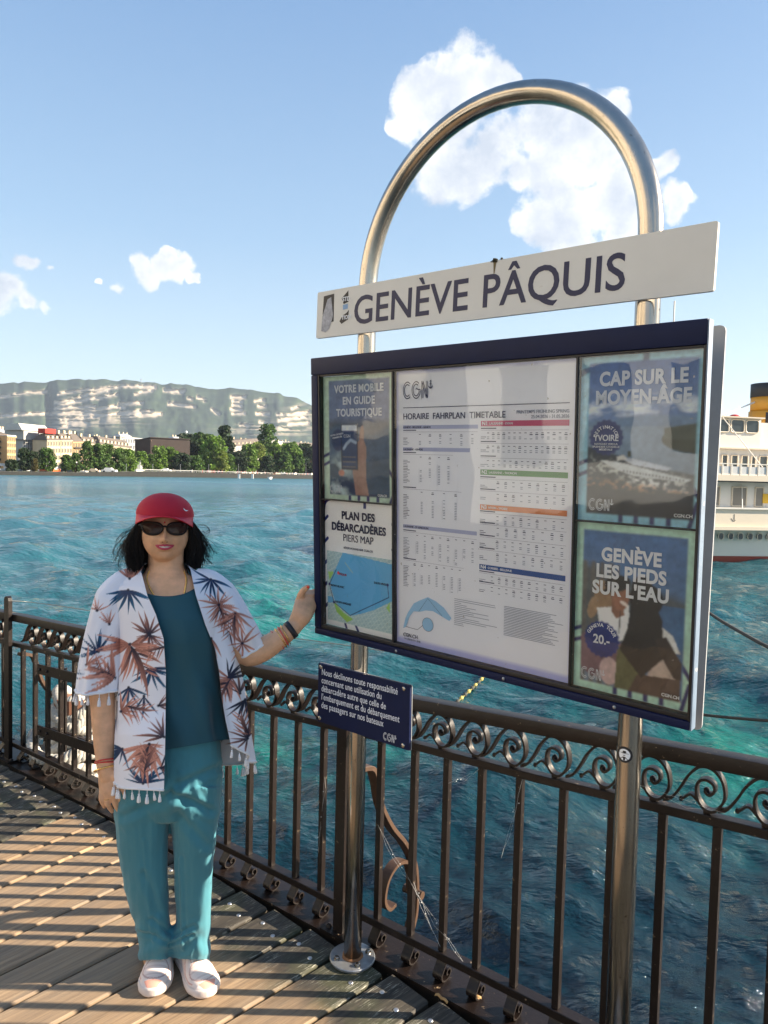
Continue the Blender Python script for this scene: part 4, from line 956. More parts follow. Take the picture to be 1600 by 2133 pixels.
# neck and shoulders
mb.loft([pxring(1140, 306, 384, .050, dy=.012), pxring(1160, 308, 382, .050, dy=.010), pxring(1180, 308, 383, .052, dy=.008), pxring(1194, 300, 391, .060, dy=.006), pxring(1206, 276, 415, .070), pxring(1222, 250, 440, .085), pxring(1245, 240, 450, .100), pxring(1290, 250, 452, .118, dy=-.006), pxring(1340, 256, 450, .122, dy=-.008), pxring(1400, 262, 448, .108), pxring(1470, 262, 452, .108), pxring(1540, 250, 458, .118), pxring(1610, 246, 458, .12), pxring(1650, 250, 454, .11)])
# her right arm hangs
AR = [Wp(252, 1232, YB), Wp(226, 1300, YB-.01), Wp(212, 1400, YB-.02), Wp(214, 1470, YB-.035), Wp(217, 1540, YB-.05), Wp(221, 1592, YB-.06), Wp(224, 1615, YB-.062)]
limb(mb, AR, [.052, .050, .043, .0375, .0335, .029, .026])
HY = YB-.062
mb.tube(catmull([Wp(223, 1598, HY), Wp(226, 1618, HY), Wp(230, 1640, HY-.004), Wp(233, 1656, HY-.006)], 4), np.interp(np.linspace(0, 1, 13), [0, .4, .8, 1], [.026, .035, .038, .033]), 16, sy=.52, up=(0, 1, .01))
mb.sph(Wp(233, 1655, HY-.006), (.033, .018, .014), 14, 8)
fing = [[(212, 1648), (211, 1666), (218, 1681)], [(223, 1653), (224, 1674), (234, 1690)], [(236, 1654), (241, 1676), (252, 1694)], [(247, 1650), (255, 1671), (262, 1690)]]
tips = []
for k, f in enumerate(fing):
    r0 = (.0078, .0088, .0092, .009)[k]; p = [Wp(f[0][0], f[0][1]-14, HY), Wp(*f[0], HY-.010), Wp(*f[1], HY-.014+.004*k), Wp(*f[2], HY+.004+.002*k)]
    limb(mb, p, [r0*1.1, r0*1.08, r0, r0*.8], 12, 4); tips.append((p[-1], p[-1]-p[-2]))
th = [Wp(238, 1614, HY-.006), Wp(252, 1630, HY-.02), Wp(260, 1648, HY-.026), Wp(265, 1665, HY-.024)]
limb(mb, th, [.015, .0135, .0105, .0085], 12, 4); tips.append((th[-1], th[-1]-th[-2]))
# her left arm reaches to the case
AL = [Wp(445, 1235, YB+.01), Wp(480, 1300, YB+.02), Wp(512, 1358, YB+.03), Wp(548, 1352, YB+.045), Wp(585, 1328, YB+.065), Wp(612, 1308, YB+.080)]
limb(mb, AL, [.052, .049, .044, .0415, .034, .0275])
def gp(s, d, z): return bp(s, d, z)
zt = float(atY(650, 1235, 2.44)[2])
ww = Wp(612, 1308, YB+.080); pc = Wp(630, 1278, YB+.092)
mb.tube(catmull([ww, (ww+pc)/2, pc, gp(-.672, .022, zt-.030), gp(-.664, .020, zt-.004)], 4), np.interp(np.linspace(0, 1, 17), [0, .35, .7, 1], [.0265, .034, .040, .026]), 16, sy=.62, up=(.25, 1, .1))
ltips = []
for k in range(4):
    z0 = zt-.002-.0185*k; s0 = -.662-.002*k
    p = [gp(s0-.010, .030, z0-.012), gp(s0+.006, .060, z0+.002), gp(-.632, .073, z0+.008), gp(-.600, .064, z0+.008)]
    limb(mb, p, [.012, .0098, .009, .0075], 12, 4)
p = [gp(-.690, .010, zt-.048), gp(-.672, -.010, zt-.020), gp(-.652, -.016, zt+.006), gp(-.634, -.0125, zt+.020)]
limb(mb, p, [.0175, .0145, .011, .0088], 12, 4); ltips.append((p[-1], p[-1]-p[-2]))
# legs inside the trousers down to the shoes
for (a, b, c) in (((297, 1650), (310, 1850), (322, 2000)), ((405, 1650), (402, 1850), (402, 2000))):
    limb(mb, [Wp(*a, YB+.01), Wp(*b, YB+.02), Wp(*c, YB+.035)], [.075, .052, .036], 14, 4)
body = mb.obj('body', None, M_SKIN, True); remesh(body, .0029, 5); under(body)
dgb = BVHTree.FromPolygons([tuple(v) for v in coords(body.data)], [tuple(p.vertices) for p in body.data.polygons])
def on_body(px, py, off=.003):
    d = Vector(tuple(ray(px, py))).normalized(); h = dgb.ray_cast(Vector(tuple(CAMP)), d)
    if h[0] is None: return np.array(Wp(px, py, YB-.1))
    return np.array(h[0])-np.array(d)*off
# red nails
for (p, d) in [tips[3], tips[4], tips[2], ltips[0]]:
    d = d/np.linalg.norm(d); n_ = np.array([0, -1.0, 0.0]); x_ = np.cross(d, n_); x_ /= np.linalg.norm(x_); n_ = np.cross(x_, d)
    mb = MB(); mb.sph(p+d*.004+n_*.0062, (.0048, .0018, .0062), 10, 6, R=np.array([x_, -n_, d]).T); under(mb.obj('nail', None, M_NAIL, True))
# lips and teeth
def fy(x, z, off=.002): return HC+np.array([x, float(face_y(np.array(x), np.array(z)))-off, z])
M_LIP = mat('lipstick', (.50, .045, .085), .35, coat=.2); M_TOOTH = mat('teeth', (.72, .68, .6), .3)
MZ = -.0385
ux = np.linspace(-.0285, .0285, 17)
cor = lambda x: .0045*(abs(x)/.0285)**2
up = [fy(x, MZ+cor(x)+.0042*(1-(x/.0285)**2)+(.0010 if abs(abs(x)-.006) < .004 else 0)*1.0, .0022) for x in ux]
lo = [fy(x, MZ+cor(x)-.0062*(1-(x/.0285)**2), .0026) for x in ux]
mb = MB(); mb.tube(up, [.0008+.0034*(1-(x/.0285)**2)**.6 for x in ux], 10, sy=.8); under(hrot(mb.obj('upper_lip', None, M_LIP, True)))
mb = MB(); mb.tube(lo, [.0008+.0044*(1-(x/.0285)**2)**.6 for x in ux], 10, sy=.85); under(hrot(mb.obj('lower_lip', None, M_LIP, True)))
mb = MB(); mb.tube([fy(x, MZ+cor(x)-.0006, .0014) for x in np.linspace(-.017, .017, 11)], [.0032*(1-(x/.020)**2)**.5 for x in np.linspace(-.017, .017, 11)], 8); under(hrot(mb.obj('teeth', None, M_TOOTH, True)))
mb = MB(); 
for s in (-1, 1): mb.sph(fy(s*.0065, -.0225, -.0012), (.0030, .0035, .0017), 8, 5)
under(hrot(mb.obj('nostrils', None, mat('nostril', (.05, .018, .012), .8), True)))
mb = MB(); mb.sph(fy(-.001, .0385, .0006), (.0030, .0015, .0030), 10, 6); under(hrot(mb.obj('bindi', None, M_RED, True)))
# sunglasses
M_FRAME = mat('sunglasses_frame', (.010, .006, .005), .3, 0, .25)
ml = bpy.data.materials.new('sunglasses_lens'); ml.use_nodes = True; t = NT(ml.node_tree)
lb = t.n('ShaderNodeBsdfPrincipled', Base_Color=(.030, .010, .007, 1), Roughness=.12); lb.inputs['Specular IOR Level'].default_value = .25; t.n('ShaderNodeOutputMaterial', Surface=lb.outputs[0])
SG = MB(); 
def gl_pt(x, z, off=0.0): return HC+np.array([x, -.0945+5.2*x*x-off, z+.0205])
LNS = MB(); FRM = MB(); TMP = MB()
shape = [(-.033, .011), (-.024, .0165), (-.004, .018), (.016, .0165), (.027, .010), (.031, .001), (.027, -.010), (.016, -.018), (-.004, -.0205), (-.019, -.017), (-.030, -.004)]
for s in (-1, 1):
    P_ = [gl_pt(s*(.0375-x), z) for x, z in shape]; P_ = catmull(P_+[P_[0]], 4)[:-1]
    cc = P_.mean(0); n = len(P_); V = [cc+np.array([0, -.0015, 0])]; F = []
    for rr in (.5, 1.0):
        V += [cc+(q-cc)*rr*.97+np.array([0, -.0015*(1-rr), 0]) for q in P_]
    F += [(0, 1+j, 1+(j+1) % n) for j in range(n)]+[(1+j, 1+n+j, 1+n+(j+1) % n, 1+(j+1) % n) for j in range(n)]
    LNS.add(V, F); FRM.tube(np.vstack([P_, P_[:2]]), .0027, 8, caps=False, sy=1.2)
    TMP.tube(catmull([gl_pt(s*.070, .010), HC+np.array([s*.079, -.035, .026]), HC+np.array([s*.081, .0, .024]), HC+np.array([s*.079, .03, .012])], 4), .0032, 8)
FRM.tube(catmull([gl_pt(-.0095, .003), gl_pt(0, .006), gl_pt(.0095, .003)], 4), .0032, 8)
sg = hrot(FRM.obj('sunglasses', None, M_FRAME, True)); under(sg); a = hrot(LNS.obj('lens', None, ml, True)); under(a, sg); a = hrot(TMP.obj('temple', None, M_FRAME, True)); under(a, sg)
# earrings, necklace, bangles
M_GOLD = mat('gold', (.85, .52, .16), .25, 1.0); M_SILVER = mat('silver', (.7, .68, .64), .25, 1.0); M_REDB = mat('red_bangle', (.62, .03, .02), .3, coat=.4)
for s in (-1, 1):
    c = HC+np.array([s*.0795, -.003, -.039]); mb = MB(); mb.tube([c+np.array([.0065*cos(a), 0, .0075*sin(a)]) for a in np.linspace(0, 2*pi, 17)], .0011, 6, caps=False); under(hrot(mb.obj('earring', None, M_SILVER, True)))
mb = MB()
for pts in ([(311, 1190), (306, 1203), (309, 1217), (315, 1230), (322, 1243)], [(384, 1190), (388, 1204), (388, 1214), (386, 1226), (384, 1236)]):
    c = catmull(pts, 9)
    P_ = [on_body(q[0], q[1], .0022) for q in c]; mb.tube(P_, .0019, 6)
    for q in P_[::1]: mb.sph(q, (.0030, .0026, .0026), 6, 4)
    under(mb.obj('necklace', None, M_GOLD, True)); mb = MB()

def ringat(c, axis, r_, th_, name, m, sy=1.0):
    axis = axis/np.linalg.norm(axis); x_ = np.cross(axis, (0, 1, 0)); x_ /= np.linalg.norm(x_); y_ = np.cross(axis, x_)
    mb = MB(); mb.tube([c+x_*r_*cos(a)+y_*r_*sy*sin(a) for a in np.linspace(0, 2*pi, 33)], th_, 8, caps=False); return under(mb.obj(name, None, m, True))
wa = AR[-1]-AR[-2]
for k, (py, dx, r_, m_, th_) in enumerate(((1584, .05, .0345, M_REDB, .0022), (1589, -.06, .035, M_REDB, .0022), (1601, .22, .0375, M_GOLD, .0026))): ringat(Wp(222, py, HY+.004), wa+np.array([dx*.03, -.014, 0]), r_, th_, 'bangle', m_)
wl = AL[-1]-AL[-2]
for k, (px, py, r_, m_, th_) in enumerate(((578, 1333, .0385, M_REDB, .0018), (585, 1329, .037, M_GOLD, .0022), (590, 1325, .0365, M_REDB, .0020), (595, 1322, .036, M_GOLD, .0018))): ringat(Wp(px, py, YB+.068+.0008*k), wl+np.array([.004*k, 0, 0]), r_, th_, 'bangle', m_)
axw = wl/np.linalg.norm(wl); cw = Wp(606, 1312, YB+.077); x_ = np.cross(axw, (0, 1, 0)); x_ /= np.linalg.norm(x_); y_ = np.cross(axw, x_)
mb = MB(); mb.loft([[cw+axw*q+(x_*cos(a)+y_*sin(a))*r_ for a in np.linspace(0, 2*pi, 28, endpoint=False)] for q, r_ in ((-.009, .0285), (-.009, .0325), (.009, .032), (.009, .028))], caps=False); under(mb.obj('wristband', None, mat('dark_silicone', (.014, .016, .024), .5), True))
rp = Wp(*fing[1][0], HY-.010)*.5+Wp(*fing[1][1], HY-.010)*.5; ringat(rp, Wp(*fing[1][1], HY)-Wp(*fing[1][0], HY), .0102, .0012, 'finger_ring', M_GOLD)

# teal top -------------------------------------------------------------
def table(py, tab): return [float(np.interp(py, [t_[0] for t_ in tab], [t_[k] for t_ in tab])) for k in range(1, len(tab[0]))]
TOR = [(1176, 306, 384, .056), (1194, 298, 393, .064), (1206, 274, 417, .074), (1222, 250, 441, .090), (1245, 240, 452, .106), (1290, 250, 456, .124), (1340, 254, 456, .129), (1400, 260, 456, .120), (1470, 257, 461, .120), (1540, 247, 466, .128), (1600, 240, 468, .130)]
def torso_pt(py, a, off=.0, dy=0.0):
    xl, xr, ry_ = table(py, TOR); A = Wp(xl, py, YB); B_ = Wp(xr, py, YB); e = 2/2.1; rxp = (xr-xl)/2+off/PXM
    bust = .010*math.exp(-((py-1315)/38)**2)*(math.exp(-((cos(a)-.42)/.3)**2)+math.exp(-((cos(a)+.42)/.3)**2)) if sin(a) < 0 else 0
    return Wp((xl+xr)/2+rxp*np.sign(cos(a))*abs(cos(a))**e, py, YB+(ry_+off)*np.sign(sin(a))*abs(sin(a))**e-bust+dy)
na, nv = 150, 150; V = []
for j in range(nv):
    v = j/(nv-1)
    for i in range(na):
        a = 2*pi*i/na; fr_ = max(0, -sin(a))
        top_ = 1188+55*fr_**1.7 if sin(a) < 0 else 1188
        bot_ = 1560-20*cos(a)
        py = top_+(bot_-top_)*v
        off = .0035+.006*v+.005*v*sin(a*7+v*3)*min(1, v*2)+.005*v*sin(a*11-v*9)+.003*math.sin(v*14+a*3)*v
        V.append(torso_pt(py, a, off))
idx = np.arange(na*nv).reshape(nv, na); f = np.stack([idx[:-1], np.roll(idx, -1, 1)[:-1], np.roll(idx, -1, 1)[1:], idx[1:]], -1).reshape(-1, 4)
o = mesh('teal_top', np.array(V), f[:, ::-1], None, M_TEALTOP, True); under(o)
mb = MB(); mb.tube([V[i] for i in range(na)]+[V[0]], .0018, 6, caps=False); a = mb.obj('neckline_hem', None, M_TEALTOP, True); under(a, o)

# trousers -------------------------------------------------------------
M_TROU = mat('teal_trousers', (.042, .195, .245), .85, var=.05, vscale=6, bump=.2, bscale=700, sheen=.2)
mb = MB()
mb.loft([pxring(1540, 252, 460, .120), pxring(1575, 246, 462, .126), pxring(1610, 241, 463, .128), pxring(1650, 238, 463, .126), pxring(1690, 240, 461, .112), pxring(1712, 262, 440, .09)])
LG = [(1640, 240, 352, .118, 0), (1700, 236, 351, .100, .0), (1770, 241, 351, .086, .005), (1850, 256, 354, .078, .012), (1920, 280, 357, .074, .02), (1950, 290, 362, .076, .022), (1968, 288, 360, .078, .024), (1985, 291, 358, .078, .026), (1999, 291, 356, .077, .028)]
RG = [(1640, 350, 463, .118, 0), (1700, 354, 459, .098, -.01), (1770, 358, 450, .084, -.012), (1850, 360, 446, .076, 0), (1920, 364, 441, .073, .012), (1948, 354, 441, .076, .018), (1968, 348, 438, .080, .022), (1985, 351, 438, .080, .026), (2000, 357, 438, .078, .028)]
for G_ in (LG, RG): mb.loft([pxring(py, xl, xr, ry_, YB+dy, 2.2, 36) for py, xl, xr, ry_, dy in G_])
tr_ = mb.obj('trousers', None, M_TROU, True); remesh(tr_, .0042, 6)
co = coords(tr_.data); nrm = np.empty(len(co)*3); tr_.data.vertices.foreach_get('normal', nrm); nrm = nrm.reshape(-1, 3)
def proj(co):
    d = co-CAMP; z = d @ _f; return 800+FOC*(d @ _r)/z, 1066.5-FOC*(d @ _u)/z
px, py = proj(co)
def ridge(q): return 1-np.abs(2*q-1)
w1 = fbm(px*.030+py*.006, py*.010-px*.004, co[:, 1]*8, 3); w2 = fbm(px*.05-py*.02, py*.03+px*.02, co[:, 1]*10+5, 3)
low = np.clip((py-1890)/80, 0, 1); hip = np.exp(-((py-1640)/55)**2)
w3 = fbm(px*.045, py*.004, co[:, 1]*8+3, 3)
disp = .014*(w1-.45)*np.clip((py-1560)/60, 0, 1)+.020*(w3-.45)*np.clip((py-1640)/60, 0, 1)+.010*(np.abs(w2-.45)*-1+.06)*(.3+hip)
disp += low*.004*np.sin(py*.12+px*.06+w1*6)*(1-np.clip((py-1988)/12, 0, 1))
for (ax_, ay_, bx_, by_, wd, am) in ((357, 1652, 440, 1690, 9, -.010), (358, 1640, 455, 1600, 9, -.008), (352, 1660, 260, 1700, 10, -.008), (352, 1655, 270, 1640, 9, -.006), (368, 1695, 430, 1760, 10, -.006), (350, 1940, 315, 1915, 6, -.005), (362, 1950, 405, 1930, 5, -.006), (352, 1968, 400, 1948, 4, -.006), (292, 1940, 345, 1962, 5, -.005), (300, 1820, 330, 1900, 8, -.005), (375, 1790, 380, 1980, 4, .004), (300, 1750, 318, 1960, 4, .003)):
    L2 = (bx_-ax_)**2+(by_-ay_)**2; tt_ = np.clip(((px-ax_)*(bx_-ax_)+(py-ay_)*(by_-ay_))/L2, 0, 1); dd = np.hypot(px-ax_-tt_*(bx_-ax_), py-ay_-tt_*(by_-ay_))
    disp += am*np.exp(-(dd/wd)**2)*(nrm[:, 1] < .2)-am*.45*np.exp(-((dd-wd*1.6)/wd)**2)*(nrm[:, 1] < .2)
co += nrm*disp[:, None]; setco(tr_.data, co); tr_.data.shade_smooth(); under(tr_)
mb = MB(); c = [Wp(x, y, YB-.130) for x, y in ((349, 1585), (350, 1610), (351, 1640))]; mb.tube(c, .0012, 5); a = mb.obj('fly_seam', None, M_TROU); under(a, tr_)

# shoes ----------------------------------------------------------------
M_SHOE = paper_mat('shoe_fabric', .7); M_SOLE = mat('shoe_sole', (.72, .62, .56), .6, var=.06, vscale=30, bump=.3, bscale=150)
def shoe(toe, heel, sgn):
    toe = np.array([toe[0], toe[1], 0]); heel = np.array([heel[0], heel[1], 0]); d = toe-heel; LL = np.linalg.norm(d); d /= LL; s_ = np.array([-d[1], d[0], 0])*sgn
    T_ = [(0, .026, .052), (.08, .036, .072), (.2, .038, .086), (.38, .037, .090), (.52, .042, .074), (.66, .049, .060), (.80, .050, .050), (.92, .040, .040), (.975, .026, .030), (1.0, .010, .022)]
    nx_, na_ = 110, 80; V = []; C_ = []
    for i in range(nx_):
        x = 1-(1-i/(nx_-1))**1.0; x = .5-.5*cos(pi*x*.999); hw, ht = [float(np.interp(x, [q[0] for q in T_], [q[k] for q in T_])) for k in (1, 2)]
        mid_ = .006*sin(pi*x)*1.0*(x-.3)
        for j in range(na_):
            a = pi*j/(na_-1); y = hw*cos(a)*(1.0 if x > .5 else 1-.12*sin(a)); z = .020+(ht-.014)*max(0, sin(a))**.75
            V.append(heel+d*x*LL+s_*(y+mid_)+np.array([0, 0, z]))
            col = L((232, 214, 204)); u = x; w_ = a/pi-.5; q1 = math.hypot((u-.76)/.145, w_/.30)
            if q1 < .92: col = L((244, 222, 210)) if (u*170) % 1 < .6 else L((226, 200, 188))
            if .92 < q1 < 1.04 and u > .58: col = L((196, 160, 150))
            if u > .915 and abs(w_) < .24: col = L((224, 160, 140))
            if abs(w_) > .30 and .25 < u < .85 and abs(abs(w_)-(.36+.06*sin(u*11))) < .022: col = L((206, 164, 152))
            if abs(w_) > .42: col = L((216, 200, 194))
            if .28 < u < .60 and abs(w_) < .15: col = L((250, 240, 232)) if (u*24) % 1 < .4 else L((214, 186, 176))
            if .28 < u < .62 and .15 < abs(w_) < .18: col = L((190, 158, 150))
            C_.append(col)
    idx = np.arange(nx_*na_).reshape(nx_, na_); f = np.stack([idx[:-1, :-1], idx[1:, :-1], idx[1:, 1:], idx[:-1, 1:]], -1).reshape(-1, 4)
    o = mesh('shoe', np.array(V), f, None, M_SHOE, True, col=np.array(C_)); under(o)
    mb = MB(); rings = []
    for z, g_ in ((.0015, .90), (.006, 1.0), (.016, 1.05), (.024, 1.02), (.030, .93)):
        r_ = []
        for sd_ in (1, -1):
            for x in (np.linspace(0, 1, 26) if sd_ == 1 else np.linspace(1, 0, 26)):
                xx = .5-.5*cos(pi*x); hw = float(np.interp(xx, [q[0] for q in T_], [q[1] for q in T_])); r_.append(heel+d*(LL*.5+(xx-.5)*LL*(1+.03*g_))+s_*(sd_*hw*g_*1.06+.006*sin(pi*xx)*(xx-.3))+np.array([0, 0, z+.004*max(0, xx-.8)*5*(1 if z < .01 else .4)+.0012*sin(xx*60)*(z > .01)]))
        rings.append(r_)
    mb.loft(rings); a = mb.obj('sole', None, M_SOLE, True); under(a, o)
    mb = MB(); 
    for k in range(5):
        x = .34+.055*k; hw, ht = [float(np.interp(x, [q[0] for q in T_], [q[k_] for q in T_])) for k_ in (1, 2)]
        mb.tube([heel+d*(x*LL+.004*q*q*0)+s_*(q*.017)+np.array([0, 0, .020+(ht-.014)+.0015-.004*q*q]) for q in (-1, -.5, 0, .5, 1)], .0022, 6)
    a = mb.obj('laces', None, M_SOLE, True); under(a, o)
tl = atZ(315, 2079, 0); trr = atZ(430, 2080, 0)
trr = atZ(437, 2079, 0); shoe(tl, (tl[0]-.030, tl[1]+.255), 1); shoe(trr, (trr[0]-.150, trr[1]+.215), -1)

# cover-up ---------------------------------------------------------------
def leafprint(px, py):
    """white cloth printed with teal and coral palm leaves"""
    c = np.zeros(px.shape+(3,))+L((226, 228, 238))
    g = np.random.default_rng(4)
    TE, TD, CO, CD, NV = L((10, 104, 146)), L((10, 44, 84)), L((208, 146, 128)), L((112, 66, 62)), L((16, 26, 54))
    fans = [(267,1229,190,350,10,46,'t'),(270,1205,40,140,6,34,'c'),(205,1358,20,200,9,44,'t'),(315,1393,200,360,9,44,'t'),(268,1432,215,330,6,38,'t'),(439,1207,150,340,7,42,'t'),(298,1632,20,165,10,46,'t'),
      (511,1457,215,330,7,42,'n'),(270,1342,150,300,9,62,'c'),(272,1342,330,385,6,62,'c'),(311,1322,25,155,7,44,'d'),(312,1322,180,340,8,34,'d'),(240,1412,95,215,8,62,'c'),(311,1550,190,300,10,70,'c'),(311,1550,320,350,3,36,'c'),(342,1535,95,190,5,52,'d'),
      (456,1260,0,360,13,38,'c'),(490,1276,200,350,8,50,'c'),(480,1414,150,300,8,44,'c'),(500,1444,60,150,5,40,'d'),(252,1482,-50,90,8,38,'c'),(516,1538,60,250,7,42,'d'),(202,1272,20,150,5,26,'c'),(476,1412,10,90,5,40,'n'),(505,1340,30,330,9,36,'c'),
      (255,1560,150,280,6,40,'t'),(470,1520,120,260,7,36,'n'),(228,1300,60,150,4,30,'c'),(330,1470,-20,60,4,34,'d'),(180,1385,-40,80,6,34,'c'),(440,1330,180,300,6,36,'c'),(600,1400,0,360,12,44,'t'),(120,1400,0,360,12,44,'t'),(335,1600,-60,60,5,36,'n'),(300,1450,240,300,3,40,'t')]
    wob = 1.2*np.sin(px*.21)+1.2*np.sin(py*.17)
    for (cx, cy, a0, ln, n) in ((270,1342,-60,95,7), (311,1552,245,75,5), (236,1408,150,60,5), (456,1262,290,60,6), (490,1278,255,70,6), (480,1414,240,70,6), (350,1345,200,60,5), (518,1530,110,60,5), (262,1470,-15,60,5), (300,1610,80,60,5)):
        for i_ in range(n):               # feathered palm: blades leave both sides of the stem
            for sg_ in (-1, 1):
                a = radians(a0); bx_, by_ = cx+cos(a)*ln*i_/n*.75, cy-sin(a)*ln*i_/n*.75
                fans.append((bx_, by_, a0+sg_*(52-4*i_), a0+sg_*(52-4*i_)+.1, 1, ln*(.62-.045*i_), 'c' if (i_+sg_) % 3 else 'd'))
        fans.append((cx, cy, a0, a0+.1, 1, ln*.95, 'd'))
    for (cx, cy, a0, a1, n, ln, k) in fans:
        for a in np.linspace(a0, a1, max(1, int(n*1.3))):
            a = radians(a+g.uniform(-7, 7)); l_ = ln*g.uniform(.8, 1.3); wd = l_*g.uniform(.045, .070)
            dx, dy = px-cx, -(py-cy); u = dx*cos(a)+dy*sin(a); v = -dx*sin(a)+dy*cos(a)+.0025*u*u*g.choice([-1, 1])*.9
            tt_ = np.clip(u/l_, 0, 1); hw = wd*np.sin(pi*np.clip(tt_, 0, 1)**.8)**.9*(1-.15*tt_)
            m = np.clip((hw-np.abs(v+wob*.12))/1.1+.5, 0, 1)*(u > l_*.05)*(u < l_)
            if k == 't': col = TE*(1-.0)+0*TD; sh = np.clip(1.35-tt_*1.4, 0, 1)
            elif k == 'n': col = TD; sh = np.clip(1.2-tt_, 0, 1)
            elif k == 'c': col = CO; sh = np.clip(.75-tt_*1.3, 0, 1)
            else: col = CO*.55+CD*.45; sh = np.clip(1.1-tt_*1.2, 0, 1)
            dk = {'t': TD, 'n': NV, 'c': CD, 'd': NV}[k]; cc = col*(1-sh[..., None])+dk*sh[..., None]
            cc = cc*(1-.25*(v > 0)[..., None]); c = c*(1-m[..., None])+cc*m[..., None]
            ms = np.clip((.9-np.abs(v))/1.0, 0, 1)*(u > 0)*(u < l_*.35); c = c*(1-ms[..., None])+dk*ms[..., None]
        m = np.clip(((4.0 if n > 2 else 1.5)-np.hypot(px-cx, py-cy))/2, 0, 1)[..., None]; c = c*(1-m)+NV*m
    return c
M_COVER = paper_mat('printed_cloth', .75)
CV = [(1172, 306, 384, .062), (1186, 290, 404, .068), (1198, 262, 432, .078), (1212, 246, 452, .092), (1240, 240, 462, .112), (1300, 240, 472, .133), (1360, 240, 490, .140), (1430, 238, 506, .142), (1500, 236, 514, .147), (1580, 234, 526, .156), (1650, 236, 536, .160)]
EL = [(1170, 303), (1190, 294), (1240, 307), (1280, 325), (1330, 341), (1400, 346), (1560, 344), (1650, 342)]
ER = [(1170, 388), (1187, 397), (1240, 408), (1300, 428), (1350, 449), (1400, 457), (1450, 460), (1500, 467), (1560, 480), (1650, 486)]
def cover_pt(s, v):
    hem = float(np.interp(s, [0, .12, .25, .5, .75, .88, 1.0], [1646, 1642, 1628, 1600, 1590, 1586, 1552]))
    py = 1172+(hem-1172)*v
    xl, xr, ry_ = table(py, CV); cx = (xl+xr)/2; rx = (xr-xl)/2
    cl = max(-.99, min(.99, (float(np.interp(py, *zip(*EL)))-cx)/rx)); cr = max(-.99, min(.995, (float(np.interp(py, *zip(*ER)))-cx)/rx))
    f0 = -math.acos(cl); f1 = -math.acos(cr)-2*pi; a = f0+(f1-f0)*s
    k = np.clip((py-1260)/200, 0, 1)
    fold = k*(.0075*sin(s*44+v*2)+.006*sin(s*23-v*3+1))+.0025*sin(s*90+v*7)*k
    if s > .8: fold += k*.012*sin((s-.8)*60)
    tl_, tr2, try_ = table(max(1176, py), TOR); x_ = cx+(rx+fold/PXM)*cos(a); y_ = .006+(ry_+.004+fold)*sin(a)
    rt = (tr2-tl_)/2+9.5+8*np.clip((py-1480)/50, 0, 1); rt2 = try_+.024+.030*np.clip((py-1480)/50, 0, 1); q = ((x_-(tl_+tr2)/2)/rt)**2+(y_/rt2)**2
    u2 = min(.98, ((x_-(tl_+tr2)/2)/rt)**2)
    if q < 1: y_ = (1 if y_ > 0 else -1)*rt2*sqrt(1-u2)
    p = Wp(x_, py, YB+y_)
    return p, py
ns_, nv_ = 460, 300
V = np.array([[cover_pt(i/(ns_-1), j/(nv_-1))[0] for i in range(ns_)] for j in range(nv_)])
px, py = proj(V.reshape(-1, 3)); C_ = leafprint(px, py)
idx = np.arange(ns_*nv_).reshape(nv_, ns_); f = np.stack([idx[:-1, :-1], idx[:-1, 1:], idx[1:, 1:], idx[1:, :-1]], -1).reshape(-1, 4)
cover = mesh('cover_up', V, f, None, M_COVER, True, col=C_); under(cover)
M_TRIM = mat('white_trim', (.80, .80, .82), .8, bump=.6, bscale=300)
def sleeve(path, rad, endtilt, name='sleeve', fl=.95):
    P_ = catmull(path, 24); n = len(P_); R_ = np.interp(np.linspace(0, 1, n), np.linspace(0, 1, len(rad)), rad); tg = np.gradient(P_, axis=0); tg /= np.linalg.norm(tg, axis=1)[:, None]; na_ = 200; V = []
    for i in range(n):
        v = i/(n-1); y_ = np.array([0, 1.0, 0]); x_ = np.cross(y_, tg[i]); x_ /= np.linalg.norm(x_); y2 = np.cross(tg[i], x_); k = v
        for j in range(na_):
            a = 2*pi*j/na_; r_ = R_[i]+.004*k*sin(5*a+v*2)+.0035*k*sin(9*a-v*5)+.003*sin(v*9+a*2)*k
            V.append(P_[i]+x_*r_*cos(a)+y2*r_*fl*sin(a)+tg[i]*(k*k*endtilt*cos(a)))
    px, py = proj(np.array(V)); idx = np.arange(n*na_).reshape(n, na_); f = np.stack([idx[:-1], np.roll(idx, -1, 1)[:-1], np.roll(idx, -1, 1)[1:], idx[1:]], -1).reshape(-1, 4)
    o = mesh(name, np.array(V), f, None, M_COVER, True, col=leafprint(px, py)); under(o, cover)
    mb = MB(); e = V[-na_:]; mb.tube(e+[e[0], e[1]], .0042, 7, caps=False); a = mb.obj('trim', None, M_TRIM, True); under(a, cover); return e
e1 = sleeve([Wp(286, 1196, YB), Wp(262, 1212, YB), Wp(241, 1245, YB-.004), Wp(225, 1300, YB-.012), Wp(215, 1360, YB-.018), Wp(206, 1436, YB-.024)], [.022, .044, .062, .0625, .0640, .0665], .010)
e2 = sleeve([Wp(405, 1196, YB), Wp(430, 1212, YB+.004), Wp(455, 1240, YB+.010), Wp(478, 1280, YB+.016), Wp(500, 1322, YB+.024), Wp(520, 1352, YB+.034)], [.022, .044, .058, .062, .060, .050], -.006)
